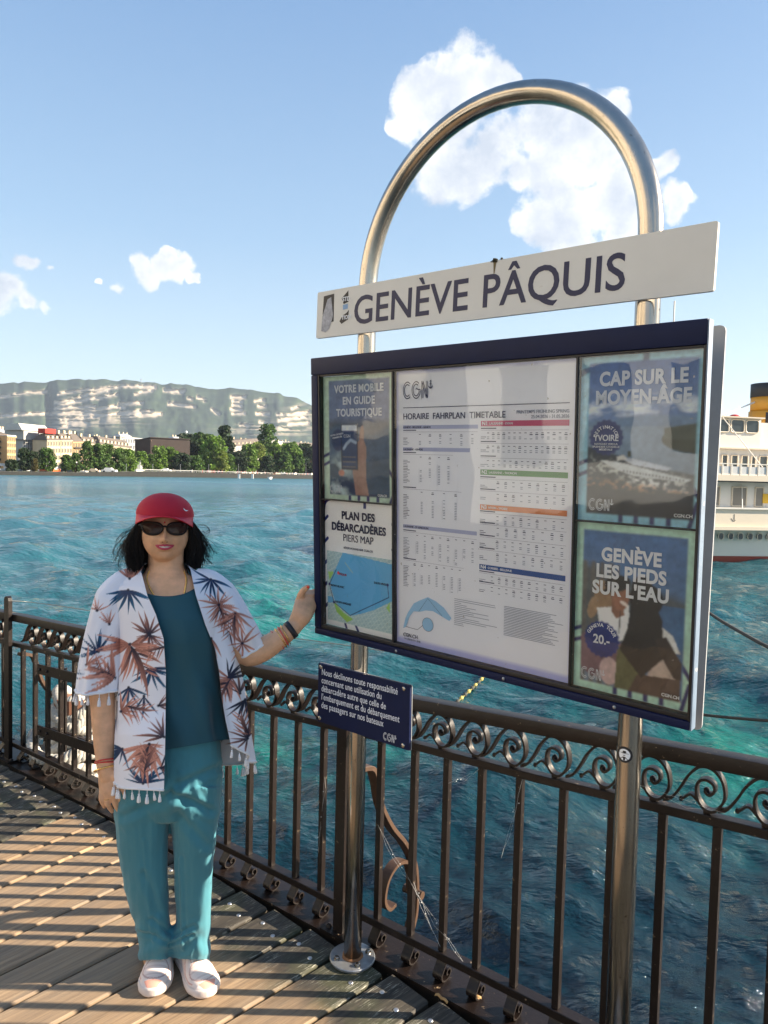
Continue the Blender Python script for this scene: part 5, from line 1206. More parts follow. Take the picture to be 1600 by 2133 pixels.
# hem trim and tassels
hem = [cover_pt(s, 1.0)[0] for s in np.linspace(0, 1, 200)]
mb = MB(); mb.tube(hem, .0036, 7); a = mb.obj('trim', None, M_TRIM, True); under(a, cover)
tm = MB(); tm.tube([(0, 0, 0), (0, 0, -.016)], .0012, 5); tm.sph((0, 0, -.017), .0034, 8, 6); tm.loft([[(q*cos(a)*(1+.12*cos(5*a)), q*sin(a)*(1+.12*cos(5*a)), z) for a in np.linspace(0, 2*pi, 12, endpoint=False)] for q, z in ((.002, -.018), (.0042, -.024), (.0052, -.036), (.0048, -.040))])
tme = bpy.data.meshes.new('tassel'); tme.from_pydata(tm.v, [], tm.f); tme.update(); tme.materials.append(M_TRIM); tme.shade_smooth()
def tassel(p):
    o = bpy.data.objects.new('tassel', tme); COL.objects.link(o); o.parent = cover; o.location = tuple(p); o.rotation_euler = (random.uniform(-.12, .12), random.uniform(-.12, .12), 0); s = random.uniform(.85, 1.1); o.scale = (s, s, s)
for s in list(np.linspace(.012, .30, 14))+list(np.linspace(.34, .70, 10))+list(np.linspace(.74, .995, 10)): tassel(cover_pt(s, 1.0)[0])
for k in range(3, 200, 15): tassel(e1[k])

# cap ---------------------------------------------------------------------
mc = bpy.data.materials.new('red_mesh_cap'); mc.use_nodes = True; t = NT(mc.node_tree); cco = t.n('ShaderNodeTexCoord').outputs['Object']
wv = t.n('ShaderNodeTexWave', Vector=cco, Scale=150.0, Distortion=.4); wv.bands_direction = 'DIAGONAL'
cb = t.n('ShaderNodeBsdfPrincipled', Base_Color=t.mix(wv.outputs[1], (.42, .004, .018), (.56, .008, .035)), Roughness=.75); cbp = t.n('ShaderNodeBump', Strength=.5, Distance=.001, Height=wv.outputs[1]); t.set(cb.inputs['Normal'], cbp.outputs[0]); t.n('ShaderNodeOutputMaterial', Surface=cb.outputs[0])
M_BRIM = mat('red_cap_brim', (.56, .010, .035), .6, var=.06, vscale=20, bump=.2, bscale=300)
CC = HC+np.array([-.001, .008, .061]); tilt = Matrix.Rotation(radians(3.0), 3, 'Y') @ Matrix.Rotation(radians(-1.5), 3, 'X'); TM = np.array(tilt)
def cp(p): return CC+TM @ np.array(p)
n_, m_ = 48, 18; V = []
for i in range(m_+1):
    th = (pi/2)*(i/m_)**1.0
    for j in range(n_):
        a = 2*pi*j/n_; r_ = sin(th)**.96 if th > 0 else 0; seam = 1-.010*abs(sin(3*a))**.3*0+.006*(1-min(1, abs(((a*6/(2*pi))+.5) % 1-.5)*14))
        V.append(cp((.0905*r_*cos(a)*seam, .106*r_*sin(a)*seam, .073*cos(th)**.98*seam-.006)))
f = [(i*n_+j, (i+1)*n_+j, (i+1)*n_+(j+1) % n_, i*n_+(j+1) % n_) for i in range(m_) for j in range(n_)]
cap = mesh('cap', V, f, None, mc, True); weld(cap, 1e-4); hrot(cap); under(cap)
mb = MB(); rows = []
for q in np.linspace(0, 1, 9):
    row = []
    for a in np.linspace(radians(-168), radians(-12), 41):
        side = abs(cos(a)); ext = .062*(max(0, -sin(a)))**.8
        x = .0905*cos(a)*(1+.03*q*0); y = .104*sin(a)-ext*q
        row.append(cp((x*(1+.05*q*(1-side)), y, -.006-.030*(abs(x)/.09)**2.2*q+.004*q*(1-side))))
    rows.append(row)
V = [p for r_ in rows for p in r_]; V2 = [p-np.array([0, 0, .0042]) for p in V]; nn = 41; N = len(V)
F = [(i*nn+j, i*nn+j+1, (i+1)*nn+j+1, (i+1)*nn+j) for i in range(8) for j in range(nn-1)]; F2 = [tuple(k+N for k in q[::-1]) for q in F]
E_ = [(8*nn+j, 8*nn+j+1, 8*nn+j+1+N, 8*nn+j+N) for j in range(nn-1)]+[(i*nn, (i+1)*nn, (i+1)*nn+N, i*nn+N) for i in range(8)]+[(i*nn+nn-1, (i+1)*nn+nn-1, (i+1)*nn+nn-1+N, i*nn+nn-1+N) for i in range(8)]
a = mesh('brim', V+V2, F+F2+E_, None, M_BRIM, True); hrot(a); under(a, cap)
# small white tick emblem
def cap_s(a, h): th = math.acos(min(1, max(0, h/.073))**(1/.98)); r_ = sin(th)**.96; return cp((.0925*r_*cos(a), .108*r_*sin(a), h-.006))
em = [(-50, .030), (-49, .024), (-46.5, .0205), (-43, .0195), (-36, .0225), (-43, .0215), (-46.5, .0232), (-48, .026)]
mb = MB(); P_ = [cap_s(radians(a), h) for a, h in em]; mb.add(P_+[np.mean(P_, 0)], [(i, (i+1) % 8, 8) for i in range(8)]); a = mb.obj('emblem', None, M_WHITEINK); hrot(a); under(a, cap)

# hair ---------------------------------------------------------------------
M_HAIR = mat('black_hair', (.006, .005, .0055), .6, 0, .35)
mb = MB()
for s in (-1, 1):
    mb.loft([ellring(HC+np.array([s*x, y, z]), rx, ry_, 18) for x, y, z, rx, ry_ in ((.060, .03, .045, .020, .05), (.078, .034, .02, .012, .052), (.086, .036, -.02, .013, .052), (.090, .040, -.055, .017, .052), (.088, .044, -.085, .016, .046), (.082, .05, -.105, .008, .03))])
mb.loft([ellring(HC+np.array([0, y, z]), rx, ry_, 24) for y, z, rx, ry_ in ((.03, .04, .07, .08), (.045, .0, .085, .075), (.055, -.05, .10, .062), (.06, -.09, .10, .05), (.065, -.12, .07, .03))])
g = np.random.default_rng(9)
for k in range(2800):
    s = 1 if g.random() < .5 else -1; fb = g.random(); wild = g.random() < .12; amp = g.normal(0, .0075); ph = g.random()*6.3
    r0 = HC+np.array([s*(.074-.02*fb*fb+g.uniform(-.004, .004)), -.030+.11*fb, .030+.018*g.random()])
    wx = g.uniform(.004, .056)+(.030*g.random() if wild else 0); ln = .125+.05*g.random(); nb = 9; P_ = []
    lock = .006*sin(fb*26+s)
    for q in np.linspace(0, 1, nb):
        out = wx*(1-(1-q)**2)*(1.0-.35*q*q)+lock*q; x = .074-.02*fb*fb+out+amp*sin(q*7+ph)*q+(wild*.03*q*q*g.uniform(.8, 1.2))
        P_.append(r0+np.array([s*(x-(.074-.02*fb*fb)), .012*q+amp*cos(q*5+ph)*q, -ln*q*(1-.12*wild*q)+(.012*q*q*g.random() if wild else 0)]))
    w_ = .0015*g.uniform(.6, 1.3)*(.45 if wild else 1); mb.tube(catmull(P_, 2), np.r_[np.linspace(w_, w_*.9, 9), np.linspace(w_*.9, w_*.2, 8)], 3, caps=False)
for pts in ([(403, 1098), (425, 1096), (437, 1104), (432, 1114), (421, 1108)], [(404, 1108), (425, 1125), (440, 1145), (452, 1157)], [(404, 1120), (428, 1150), (440, 1168)], [(290, 1100), (262, 1116), (248, 1140), (246, 1158)], [(288, 1105), (262, 1135), (248, 1165)], [(290, 1110), (268, 1140), (256, 1170), (262, 1186)], [(405, 1130), (430, 1160), (444, 1180)], [(292, 1098), (270, 1105), (252, 1125)]):
    for q in range(5):
        jt = g.normal(0, 2.2, (len(pts), 2)); mb.tube(catmull([Wp(p[0]+j_[0]+0, p[1]+j_[1], YB+.02) for p, j_ in zip(pts, jt)], 5), .0005, 3)
hair = mb.obj('hair', None, M_HAIR, True); hrot(hair); under(hair)
# ------------------------------------------------------------------ far shore
def shoreD(px):                          # distance of the quay edge seen in this direction
    py = np.interp(px, [-300, 0, 640, 1700], [986, 989.5, 997.5, 1012]); return atZ(px, py, WZ)
SH = [shoreD(x) for x in (-900, -500, -200, 0, 150, 300, 395, 520, 650, 900, 1300)]
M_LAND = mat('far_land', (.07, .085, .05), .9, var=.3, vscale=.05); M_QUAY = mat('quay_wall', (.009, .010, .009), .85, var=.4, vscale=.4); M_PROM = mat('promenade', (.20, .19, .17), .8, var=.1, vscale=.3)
# land behind the quay: sheet with a wall face
mb = MB(); P0 = [p[:2] for p in SH]; QZ = -.05
V = []; 
for ip, p in enumerate(P0):
    QZ = .2 if ip < 5 else 1.5
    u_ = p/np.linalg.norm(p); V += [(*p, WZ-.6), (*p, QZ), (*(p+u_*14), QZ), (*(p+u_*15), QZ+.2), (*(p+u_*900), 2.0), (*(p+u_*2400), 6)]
F = []; MI = []
for i in range(len(P0)-1):
    for k in range(5): F.append((i*6+k, (i+1)*6+k, (i+1)*6+k+1, i*6+k+1)); MI.append(0 if k == 0 else 1 if k == 1 else 2)
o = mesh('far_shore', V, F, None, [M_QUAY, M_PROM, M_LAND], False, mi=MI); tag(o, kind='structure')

# mountain: long limestone ridge with cliff bands
def mountain():
    D = 4600.; ridge = [(-700, 850), (-350, 820), (-60, 803), (0, 801), (50, 796), (90, 797), (105, 792), (200, 789), (300, 796), (315, 799), (390, 801), (410, 807), (500, 811), (560, 818), (610, 826), (650, 845), (700, 862), (800, 885), (950, 905), (1200, 935), (1700, 985), (2300, 1000)]
    nx_, nz_ = 900, 150; xs = np.linspace(-700, 2300, nx_); V = np.zeros((nz_, nx_, 3)); C_ = np.zeros((nz_, nx_, 3)); g = fbm(xs*.05, xs*0, 3, 4)
    top = np.interp(xs, [r_[0] for r_ in ridge], [r_[1] for r_ in ridge])+(g-.47)*7*1.2
    tops = np.array([atY(x, y, D) for x, y in zip(xs, top)]); dirs = tops[:, :2]/np.linalg.norm(tops[:, :2], axis=1)[:, None]; R0 = np.linalg.norm(tops[:, :2], axis=1)
    PX = np.broadcast_to(xs, (nz_, nx_)); t_ = np.linspace(0, 1, nz_)[:, None]            # 0 foot .. 1 ridge
    h0 = np.maximum(tops[:, 2], 20)
    Hh = h0[None]*t_; PY = 975-(975-top)[None]*t_
    bands = [[(-60,828),(0,826),(60,818),(99,816)], [(118,822),(160,812),(205,810),(260,804),(325,806)], [(112,838),(150,832),(185,820),(230,812)], [(120,846),(170,833),(245,821)], [(112,852),(150,847),(200,845)], [(118,860),(180,854),(235,846),(262,846)], [(-20,868),(60,862),(110,860),(180,862),(340,860)], [(125,872),(200,868)],
      [(340,812),(385,814)], [(390,828),(402,830)], [(480,826),(512,826)], [(482,834),(508,834)], [(482,842),(508,843)], [(480,850),(508,851)], [(484,858),(512,859)], [(530,834),(552,833)], [(536,844),(556,845)], [(532,858),(562,860)], [(575,860),(592,861)], [(600,862),(645,856)], [(605,850),(622,848)], [(580,872),(640,866)], [(600,880),(645,878)], [(410,826),(430,834)], [(355,815),(382,816)], [(250,866),(330,862)], [(245,840),(300,838)], [(250,858),(320,853)], [(500,880),(520,882)], [(540,875),(560,878)], [(440,850),(460,862)], [(350,838),(410,846)], [(280,820),(320,812)]]
    m = np.zeros((nz_, nx_)); n1 = fbm(PX*.032, PY*.34, 1, 5); n2 = fbm(PX*.16, PY*.12, 7, 4)
    for b in bands:
        b = np.array(b, float); yy = np.interp(xs, b[:, 0], b[:, 1], left=-999, right=-999); d = PY-yy[None]-6*(n2-.47); m = np.maximum(m, np.exp(-(d/(2.0+3.0*n1))**2)*(yy > 0)[None])
    scree = np.exp(-((PX-145)/34)**2-((PY-884)/16)**2)+.7*np.exp(-((PX-560)/70)**2-((PY-890)/12)**2)*(n1 > .5)+.8*np.exp(-((PX-625)/28)**2-((PY-866)/20)**2)+.55*np.exp(-((PX-220)/70)**2-((PY-872)/14)**2)
    m = np.clip(np.maximum(m*np.clip((n1-.17)*5, 0, 1)*1.2, scree*np.clip((n1-.40)*6, 0, 1)*1.1), 0, 1)
    depth = (1-t_)**1.1*900*np.ones((1, nx_))
    gul = fbm(PX*.035, PY*.02, 4, 4); gul2 = fbm(PX*.012, PY*0, 9, 3)
    depth = depth+(gul-.47)*110*np.sin(pi*np.clip(t_, 0, 1))**.6+(gul2-.45)*300*(1-t_)**.3*np.clip(t_*5, 0, 1)*np.clip((1-t_)*8, 0, 1); depth -= 26*m
    gap = np.exp(-((PX-104)/9)**2)*np.clip((1-t_)*6, 0, 1); depth = depth-120*gap
    rad = R0[None]-depth
    V[..., 0] = dirs[None, :, 0]*rad; V[..., 1] = dirs[None, :, 1]*rad; V[..., 2] = CAM_H+(tops[:, 2]-CAM_H)[None]*t_*rad/R0[None]*1.0+(1-t_)*2
    FOR = np.array([.016, .034, .020]); FO2 = np.array([.032, .056, .024]); RO = np.array([.50, .40, .29]); RO2 = np.array([.30, .26, .21]); k = np.clip((fbm(PX*.08, PY*.16, 12, 4)-.35)*3, 0, 1)[..., None]
    C_ = FOR*(1-k)+FO2*k; k2 = fbm(PX*.3, PY*.5, 3, 3)[..., None]; rock = RO2*(1-k2)+RO*k2*1.4; C_ = C_*(1-m[..., None])+rock*m[..., None]
    back = V[-1].copy(); back[:, :2] *= 1.06; back[:, 2] -= 40; back2 = V[-1].copy(); back2[:, :2] *= 1.25; back2[:, 2] = 0
    V = np.concatenate([V, back[None], back2[None]]); C_ = np.concatenate([C_, C_[-1:], C_[-1:]]); nz2 = nz_+2
    idx = np.arange(nx_*nz2).reshape(nz2, nx_); f = np.stack([idx[:-1, :-1], idx[:-1, 1:], idx[1:, 1:], idx[1:, :-1]], -1).reshape(-1, 4)
    mm = paper_mat('mountain_rock_and_forest', .95); o = mesh('mountain', V, f, None, mm, True, col=C_.reshape(-1, 3)); tag(o, kind='structure')
mountain()
# mast on the ridge
p = atY(294, 796, 4570); mb = MB(); mb.box((0, 0, 12), (3, 3, 24)); mb.sph((0, 0, 26), (5, 5, 3)); o = mb.obj('radio_mast', None, mat('mast_grey', (.3, .3, .3), .7)); o.location = tuple(p+np.array([0, 0, -8])); tag(o, 'tiny radio mast on the mountain ridge', 'mast')

# -------------- buildings
def fpt(px, k):                         # ground point k times the shore distance
    p = shoreD(px); return np.array([p[0]*k, p[1]*k, .4 if px < 330 else 1.6])
def hgt(px, py, k): q = fpt(px, k); return float(atY(px, py, q[1])[2])
win_me = {}
def window_mesh(w, h, m, mf):
    key = (round(w, 2), round(h, 2), m.name)
    if key not in win_me:
        mb = MB(); mb.k = 0; mb.box((0, .02, h/2), (w, .10, h)); mb.k = 1; mb.box((0, -.08, -.05), (w*1.35, .35, .14)); mb.box((0, -.06, h+.06), (w*1.3, .25, .16)); mb.box((-w/2-.05, -.04, h/2), (.12, .2, h)); mb.box((w/2+.05, -.04, h/2), (.12, .2, h)); mb.box((0, -.05, h/2), (.06, .1, h))
        me = bpy.data.meshes.new('window'); me.from_pydata(mb.v, [], mb.f); me.update(); me.materials.append(m); me.materials.append(mf); me.polygons.foreach_set('material_index', np.array(mb.mi, dtype=np.int32)); win_me[key] = me
    return win_me[key]
def building(name, label, px0, px1, py0, py1, k, wall, roof, ncol, nrow, kd=.16, roofh=2.2, chim=2, side=0.0, winm=None, frm=None, flat=False, wz0=.12, dorm=0, balc=False, cat='building', k1=None):
    """block whose front runs between two lines of sight; wall height from the picture, depth = kd of its distance"""
    k1 = k if k1 is None else k1
    A = fpt(px0, k); B_ = fpt(px1, k1); ha = hgt(px0, py0, k); hb = hgt(px1, py1, k1); h = (ha+hb)/2; ha -= A[2]; hb -= A[2]; h -= A[2]; d = B_-A; Wd = np.linalg.norm(d); ang = atan2(d[1], d[0]); dep = max(9, Wd*.45)
    R = thing(name, label, cat, tuple(A), (0, 0, ang))
    mb = MB(); mb.hexa([(0, 0, -1), (Wd, 0, -1), (Wd, 0, hb), (0, 0, ha)], [(0, dep, -1), (Wd, dep, -1), (Wd, dep, hb), (0, dep, ha)]); mb.obj('wall', R, wall)
    mb = MB(); mb.box((Wd/2, -.12, 0), (Wd+.5, .5, .45)); c = mb.obj('cornice', R, frm or wall); c.location = (0, 0, ha-.3); c.rotation_euler = (0, -math.atan2(hb-ha, Wd), 0)
    if flat:
        mb = MB(); mb.box((Wd/2, dep/2, h+.2), (Wd+.3, dep+.3, .5)); mb.obj('roof', R, roof)
    else:
        i = min(3.2, dep*.4); mb = MB()
        mb.hexa([(-.3, -.4, ha), (Wd+.3, -.4, hb), (Wd+.3, dep+.4, hb), (-.3, dep+.4, ha)], [(i*.5, i, ha+roofh), (Wd-i*.5, i, hb+roofh), (Wd-i*.5, dep-i, hb+roofh), (i*.5, dep-i, ha+roofh)]); rf = mb.obj('roof', R, roof)
        for q in range(chim):
            x = Wd*(q+.5+random.uniform(-.2, .2))/max(1, chim); mb = MB(); mb.box((0, 0, 0), (1.1, .8, 2.0)); cbo = mb.obj('chimney', rf, MATS['far_cream']); cbo.location = (x, dep*.4, h+roofh+.5)
        for q in range(dorm):
            x = Wd*(q+.5)/dorm; mb = MB(); mb.box((0, 0, 0), (1.2, 1.6, 1.5)); dbo = mb.obj('dormer', rf, MATS['far_cream']); dbo.location = (x, i*.45, ha+(hb-ha)*x/Wd+roofh*.42)
    hm = min(ha, hb); rh = hm*(1-wz0)/max(1, nrow)
    for r_ in range(nrow):
        for q in range(ncol):
            x = Wd*(q+.5)/ncol; w_ = min(1.15, Wd/ncol*.5); z = (ha+(hb-ha)*x/Wd)*(wz0+(1-wz0)*(r_+.22)/nrow)
            o = link('window', window_mesh(w_, rh*.56, winm or M_FWIN, frm or wall), R); o.location = (x, -.06, z)
        if balc:
            mb = MB(); mb.box((Wd/2, -.5, 0), (Wd*.8, .9, .12)); mb.box((Wd/2, -.9, .5), (Wd*.8, .08, .8)); b = mb.obj('balcony', R, MATS['far_dark']); b.location = (0, 0, hm*(wz0+(1-wz0)*r_/nrow))
    return R, Wd, ha, hb, dep
M_FWIN = mat('far_window', (.10, .10, .10), .25)
mat('far_cream', (.50, .42, .29), .85, var=.12, vscale=.3); mat('far_dark', (.06, .05, .045), .8); mat('far_white', (.50, .48, .43), .8, var=.08, vscale=.3); mat('far_ochre', (.46, .33, .17), .85, var=.15, vscale=.3); mat('far_slate', (.115, .095, .08), .8, var=.3, vscale=.4); mat('far_redroof', (.36, .03, .02), .8); mat('far_brown', (.045, .030, .024), .8, var=.2, vscale=.3); mat('far_grey', (.34, .35, .36), .8, var=.12, vscale=.3); mat('far_pink', (.48, .34, .24), .85, var=.1, vscale=.3); mat('far_sheet', (.36, .36, .35), .7, var=.1, vscale=.5)
g_ = MATS
building('apartment_house', 'ochre house cut by the left edge of the photo on the far shore', -60, 14, 905, 905, 1.16, g_['far_pink'], g_['far_slate'], 7, 5, roofh=1.5, balc=True)
building('apartment_house', 'cream block with a white penthouse near the left edge of the far shore', 15, 33, 908, 909, 1.14, g_['far_ochre'], g_['far_white'], 4, 5, flat=True)
R, Wd, ha, hb, dep = building('apartment_house', 'brown building in scaffolding under a broad white roof cover', 48, 96, 917, 917, 1.20, g_['far_grey'], g_['far_sheet'], 7, 5, flat=True)
s = Wd/48
mb = MB(); mb.box((Wd/2-.5*s, dep/2, ha+8.5*s), (Wd+6*s, dep+3, 15*s)); mb.obj('sheeted_storey', R, g_['far_sheet'])
mb = MB(); z0 = ha+16*s; mb.hexa([(-8*s, -2, z0), (Wd+3*s, -2, z0), (Wd+3*s, dep, z0), (-8*s, dep, z0)], [(-6*s, 1, z0+11*s), (Wd+1*s, 1, z0+11*s), (Wd+1*s, dep, z0+9*s), (-6*s, dep, z0+9*s)]); mb.obj('roof_cover', R, g_['far_white'])
for q in range(12): mb = MB(); mb.box((Wd*(q+.5)/12, -1.0, (ha+15*s)/2), (.22, .22, ha+15*s)); mb.obj('scaffold_pole', R, g_['far_grey'])
for q in range(6): mb = MB(); mb.box((Wd/2, -.9, ha*(q+.6)/6), (Wd, 1.0, .15)); mb.obj('scaffold_deck', R, g_['far_white'])
R, Wd, ha, hb, dep = building('apartment_house', 'cream fronted house with a bright red roof strip', 98, 126, 917, 917, 1.15, g_['far_cream'], g_['far_slate'], 5, 4, roofh=3.2, dorm=3)
mb = MB(); mb.box((Wd*.42, dep*.4, ha+4.6), (Wd*.8, dep*.5, 2.4)); mb.obj('red_roof', R, g_['far_redroof'])
building('apartment_house', 'cream house with tall windows right of the red roofed one', 127, 150, 917, 917, 1.15, g_['far_cream'], g_['far_slate'], 4, 4, roofh=3.4, dorm=3)
building('apartment_house', 'ochre house with dark balconies in the shade behind the trees', 151, 172, 920, 920, 1.16, g_['far_ochre'], g_['far_slate'], 4, 4, roofh=4, balc=True)
building('apartment_house', 'cream house with steep brown roof left of the longest roof', 173, 207, 923, 925, 1.18, g_['far_cream'], g_['far_slate'], 7, 4, roofh=3.6, dorm=4)
building('long_terrace', 'long cream terrace with a continuous brown roof and rows of small windows', 208, 274, 925, 934, 1.17, g_['far_cream'], g_['far_slate'], 14, 4, roofh=4.4, dorm=9, chim=4)
building('office_block', 'dark brown office block with its left side in shade', 281, 313, 916, 914, 1.30, g_['far_brown'], g_['far_brown'], 8, 5, flat=True, winm=g_['far_dark'], k1=1.14)
building('office_block', 'brown office block front with square sunlit windows', 314, 347, 917, 921, 1.14, g_['far_brown'], g_['far_brown'], 10, 4, flat=True, frm=g_['far_pink'], k1=1.16)
building('apartment_house', 'pale grey building with white roof terraces behind the brown block', 250, 300, 912, 913, 1.5, g_['far_grey'], g_['far_white'], 10, 5, flat=True)
building('apartment_house', 'light grey office building right of the brown block', 336, 388, 917, 918, 1.45, g_['far_grey'], g_['far_white'], 12, 6, flat=True)
building('apartment_house', 'grand house with dark mansard roof and dormers between the two tall trees', 486, 548, 930, 925, 1.35, g_['far_white'], g_['far_slate'], 11, 4, roofh=5, dorm=8, chim=5)
building('apartment_house', 'cream house right of the columnar tree', 566, 606, 923, 928, 1.35, g_['far_cream'], g_['far_white'], 8, 5, roofh=3, chim=4)
building('apartment_house', 'dark slate roofed house beside the display case edge', 612, 690, 930, 932, 1.3, g_['far_white'], g_['far_slate'], 10, 4, roofh=4, chim=3)
building('apartment_house', 'small pale house peeping over the trees between cedar and giant sequoia', 395, 450, 935, 935, 1.5, g_['far_cream'], g_['far_slate'], 8, 4, roofh=3)
for i, (px, py, w, k) in enumerate(((150, 905, 22, 1.4), (215, 914, 30, 1.55), (10, 898, 18, 1.35), (262, 905, 22, 1.7), (372, 910, 18, 1.7), (548, 918, 26, 1.7), (600, 920, 22, 1.7), (480, 920, 14, 1.6), (640, 922, 18, 1.6))):
    building('rooftop_house', ('white rooftop behind the red roofed house', 'pale roofs above the cream terrace', 'white penthouse at the left edge', 'white stepped roof over the long terrace', 'white attic beyond the grey offices', 'pinkish attic between the two tall trees', 'white roof right of the columnar tree', 'white roof left of the mansard house', 'pale roof by the display case')[i], px-w/2, px+w/2, py+4, py+4, k, g_['far_white' if i % 2 == 0 else 'far_cream'], g_['far_grey'], 5, 6, roofh=2.0, chim=3)

# -------------- trees
lm = bpy.data.materials.new('foliage'); lm.use_nodes = True; t = NT(lm.node_tree)
la = t.n('ShaderNodeAttribute', _attribute_name='Col').outputs[0]
ld = t.n('ShaderNodeBsdfPrincipled', Base_Color=la, Roughness=.7); lt = t.n('ShaderNodeBsdfTranslucent', Color=t.mix(1.0, la, (1.0, 1.1, .6), 'MULTIPLY'))
lx = t.nt.nodes.new('ShaderNodeMixShader'); lx.inputs[0].default_value = .3; t.set(lx.inputs[1], ld.outputs[0]); t.set(lx.inputs[2], lt.outputs[0]); t.n('ShaderNodeOutputMaterial', Surface=lx.outputs[0])
M_BARK = mat('bark', (.07, .05, .035), .9, var=.3, vscale=3)
def tree(name, label, px, pyt, wpx, k, kind, col, seed, pyb=978):
    g = np.random.default_rng(seed); B_ = fpt(px, k); H_ = float(atY(px, pyt, B_[1])[2])-B_[2]; r_ = wpx*.64*B_[1]/FOC
    T_ = thing(name, label, 'tree', tuple(B_))
    mb = MB(); mb.tube([(0, 0, -.5), (r_*.05, 0, H_*.3), (0, 0, H_*.75)], [max(.3, r_*.09), max(.2, r_*.06), .08], 8)
    for q in range(6): a = g.random()*6.28; z = H_*(.2+.1*q); mb.tube([(0, 0, z), (cos(a)*r_*.35, sin(a)*r_*.35, z+H_*.1), (cos(a)*r_*.6, sin(a)*r_*.6, z+H_*.14)], [.18, .12, .05], 5)
    mb.obj('trunk', T_, M_BARK)
    nC = {'round': 95, 'cedar': 120, 'cone': 110, 'column': 100}[kind]; cl = []
    for _ in range(nC):
        u_ = g.random(); a = g.random()*6.283
        if kind == 'round': z = .08+.92*u_; prof = sqrt(max(0, 1-((z-.46)/.56)**2))**.7*.90; rr = prof*g.uniform(.35, 1)
        elif kind == 'cedar': z = .12+.88*round(u_*8)/8+.02*g.normal(); prof = (1-.45*z) if z > .3 else .8; rr = prof*g.uniform(.25, 1)
        elif kind == 'cone': z = .06+.92*u_; prof = (1-z)**.6*.9+.16; rr = prof*g.uniform(.4, 1)
        else: z = .06+.94*u_; prof = sqrt(max(0, 1-((z-.36)/.68)**2))**.7*.85; rr = prof*g.uniform(.1, 1)
        s_ = {'round': .27, 'cedar': .24, 'cone': .22, 'column': .30}[kind]*g.uniform(.6, 1.15); cl.append((cos(a)*rr*r_, sin(a)*rr*r_, z*H_*.97, s_*r_, g.uniform(.55, 1.25)))
    nl = 46; P_ = []; C_ = []
    for (x, y, z, s_, br) in cl:
        d = g.normal(size=(nl, 3)); d /= np.linalg.norm(d, axis=1)[:, None]; rad = s_*g.uniform(.55, 1.05, nl)[:, None]; q = d*rad*np.array([1, 1, .55 if kind == 'cedar' else .85])+np.array([x, y, z]); P_.append(q); C_.append(np.tile(np.array(col)*br, (nl, 1))*g.uniform(.75, 1.3, (nl, 1))+g.uniform(-.004, .01, (nl, 3))*np.array([1, .6, .1]))
    P_ = np.vstack(P_); C_ = np.clip(np.vstack(C_), .004, 1); n = len(P_); ls = max(.4, r_*.12)
    a1 = g.normal(size=(n, 3)); a1 /= np.linalg.norm(a1, axis=1)[:, None]; a2 = np.cross(a1, g.normal(size=(n, 3))); a2 /= np.linalg.norm(a2, axis=1)[:, None]; sz = ls*g.uniform(.6, 1.25, (n, 1))
    V = np.stack([P_-a1*sz, P_+a2*sz*.6, P_+a1*sz, P_-a2*sz*.6], 1).reshape(-1, 3); f = np.arange(4*n).reshape(n, 4)
    mesh('crown', V, f, T_, lm, False, col=np.repeat(C_, 4, 0))
GD, GM, GL, GY = (.020, .045, .014), (.060, .120, .018), (.12, .21, .026), (.17, .22, .035)
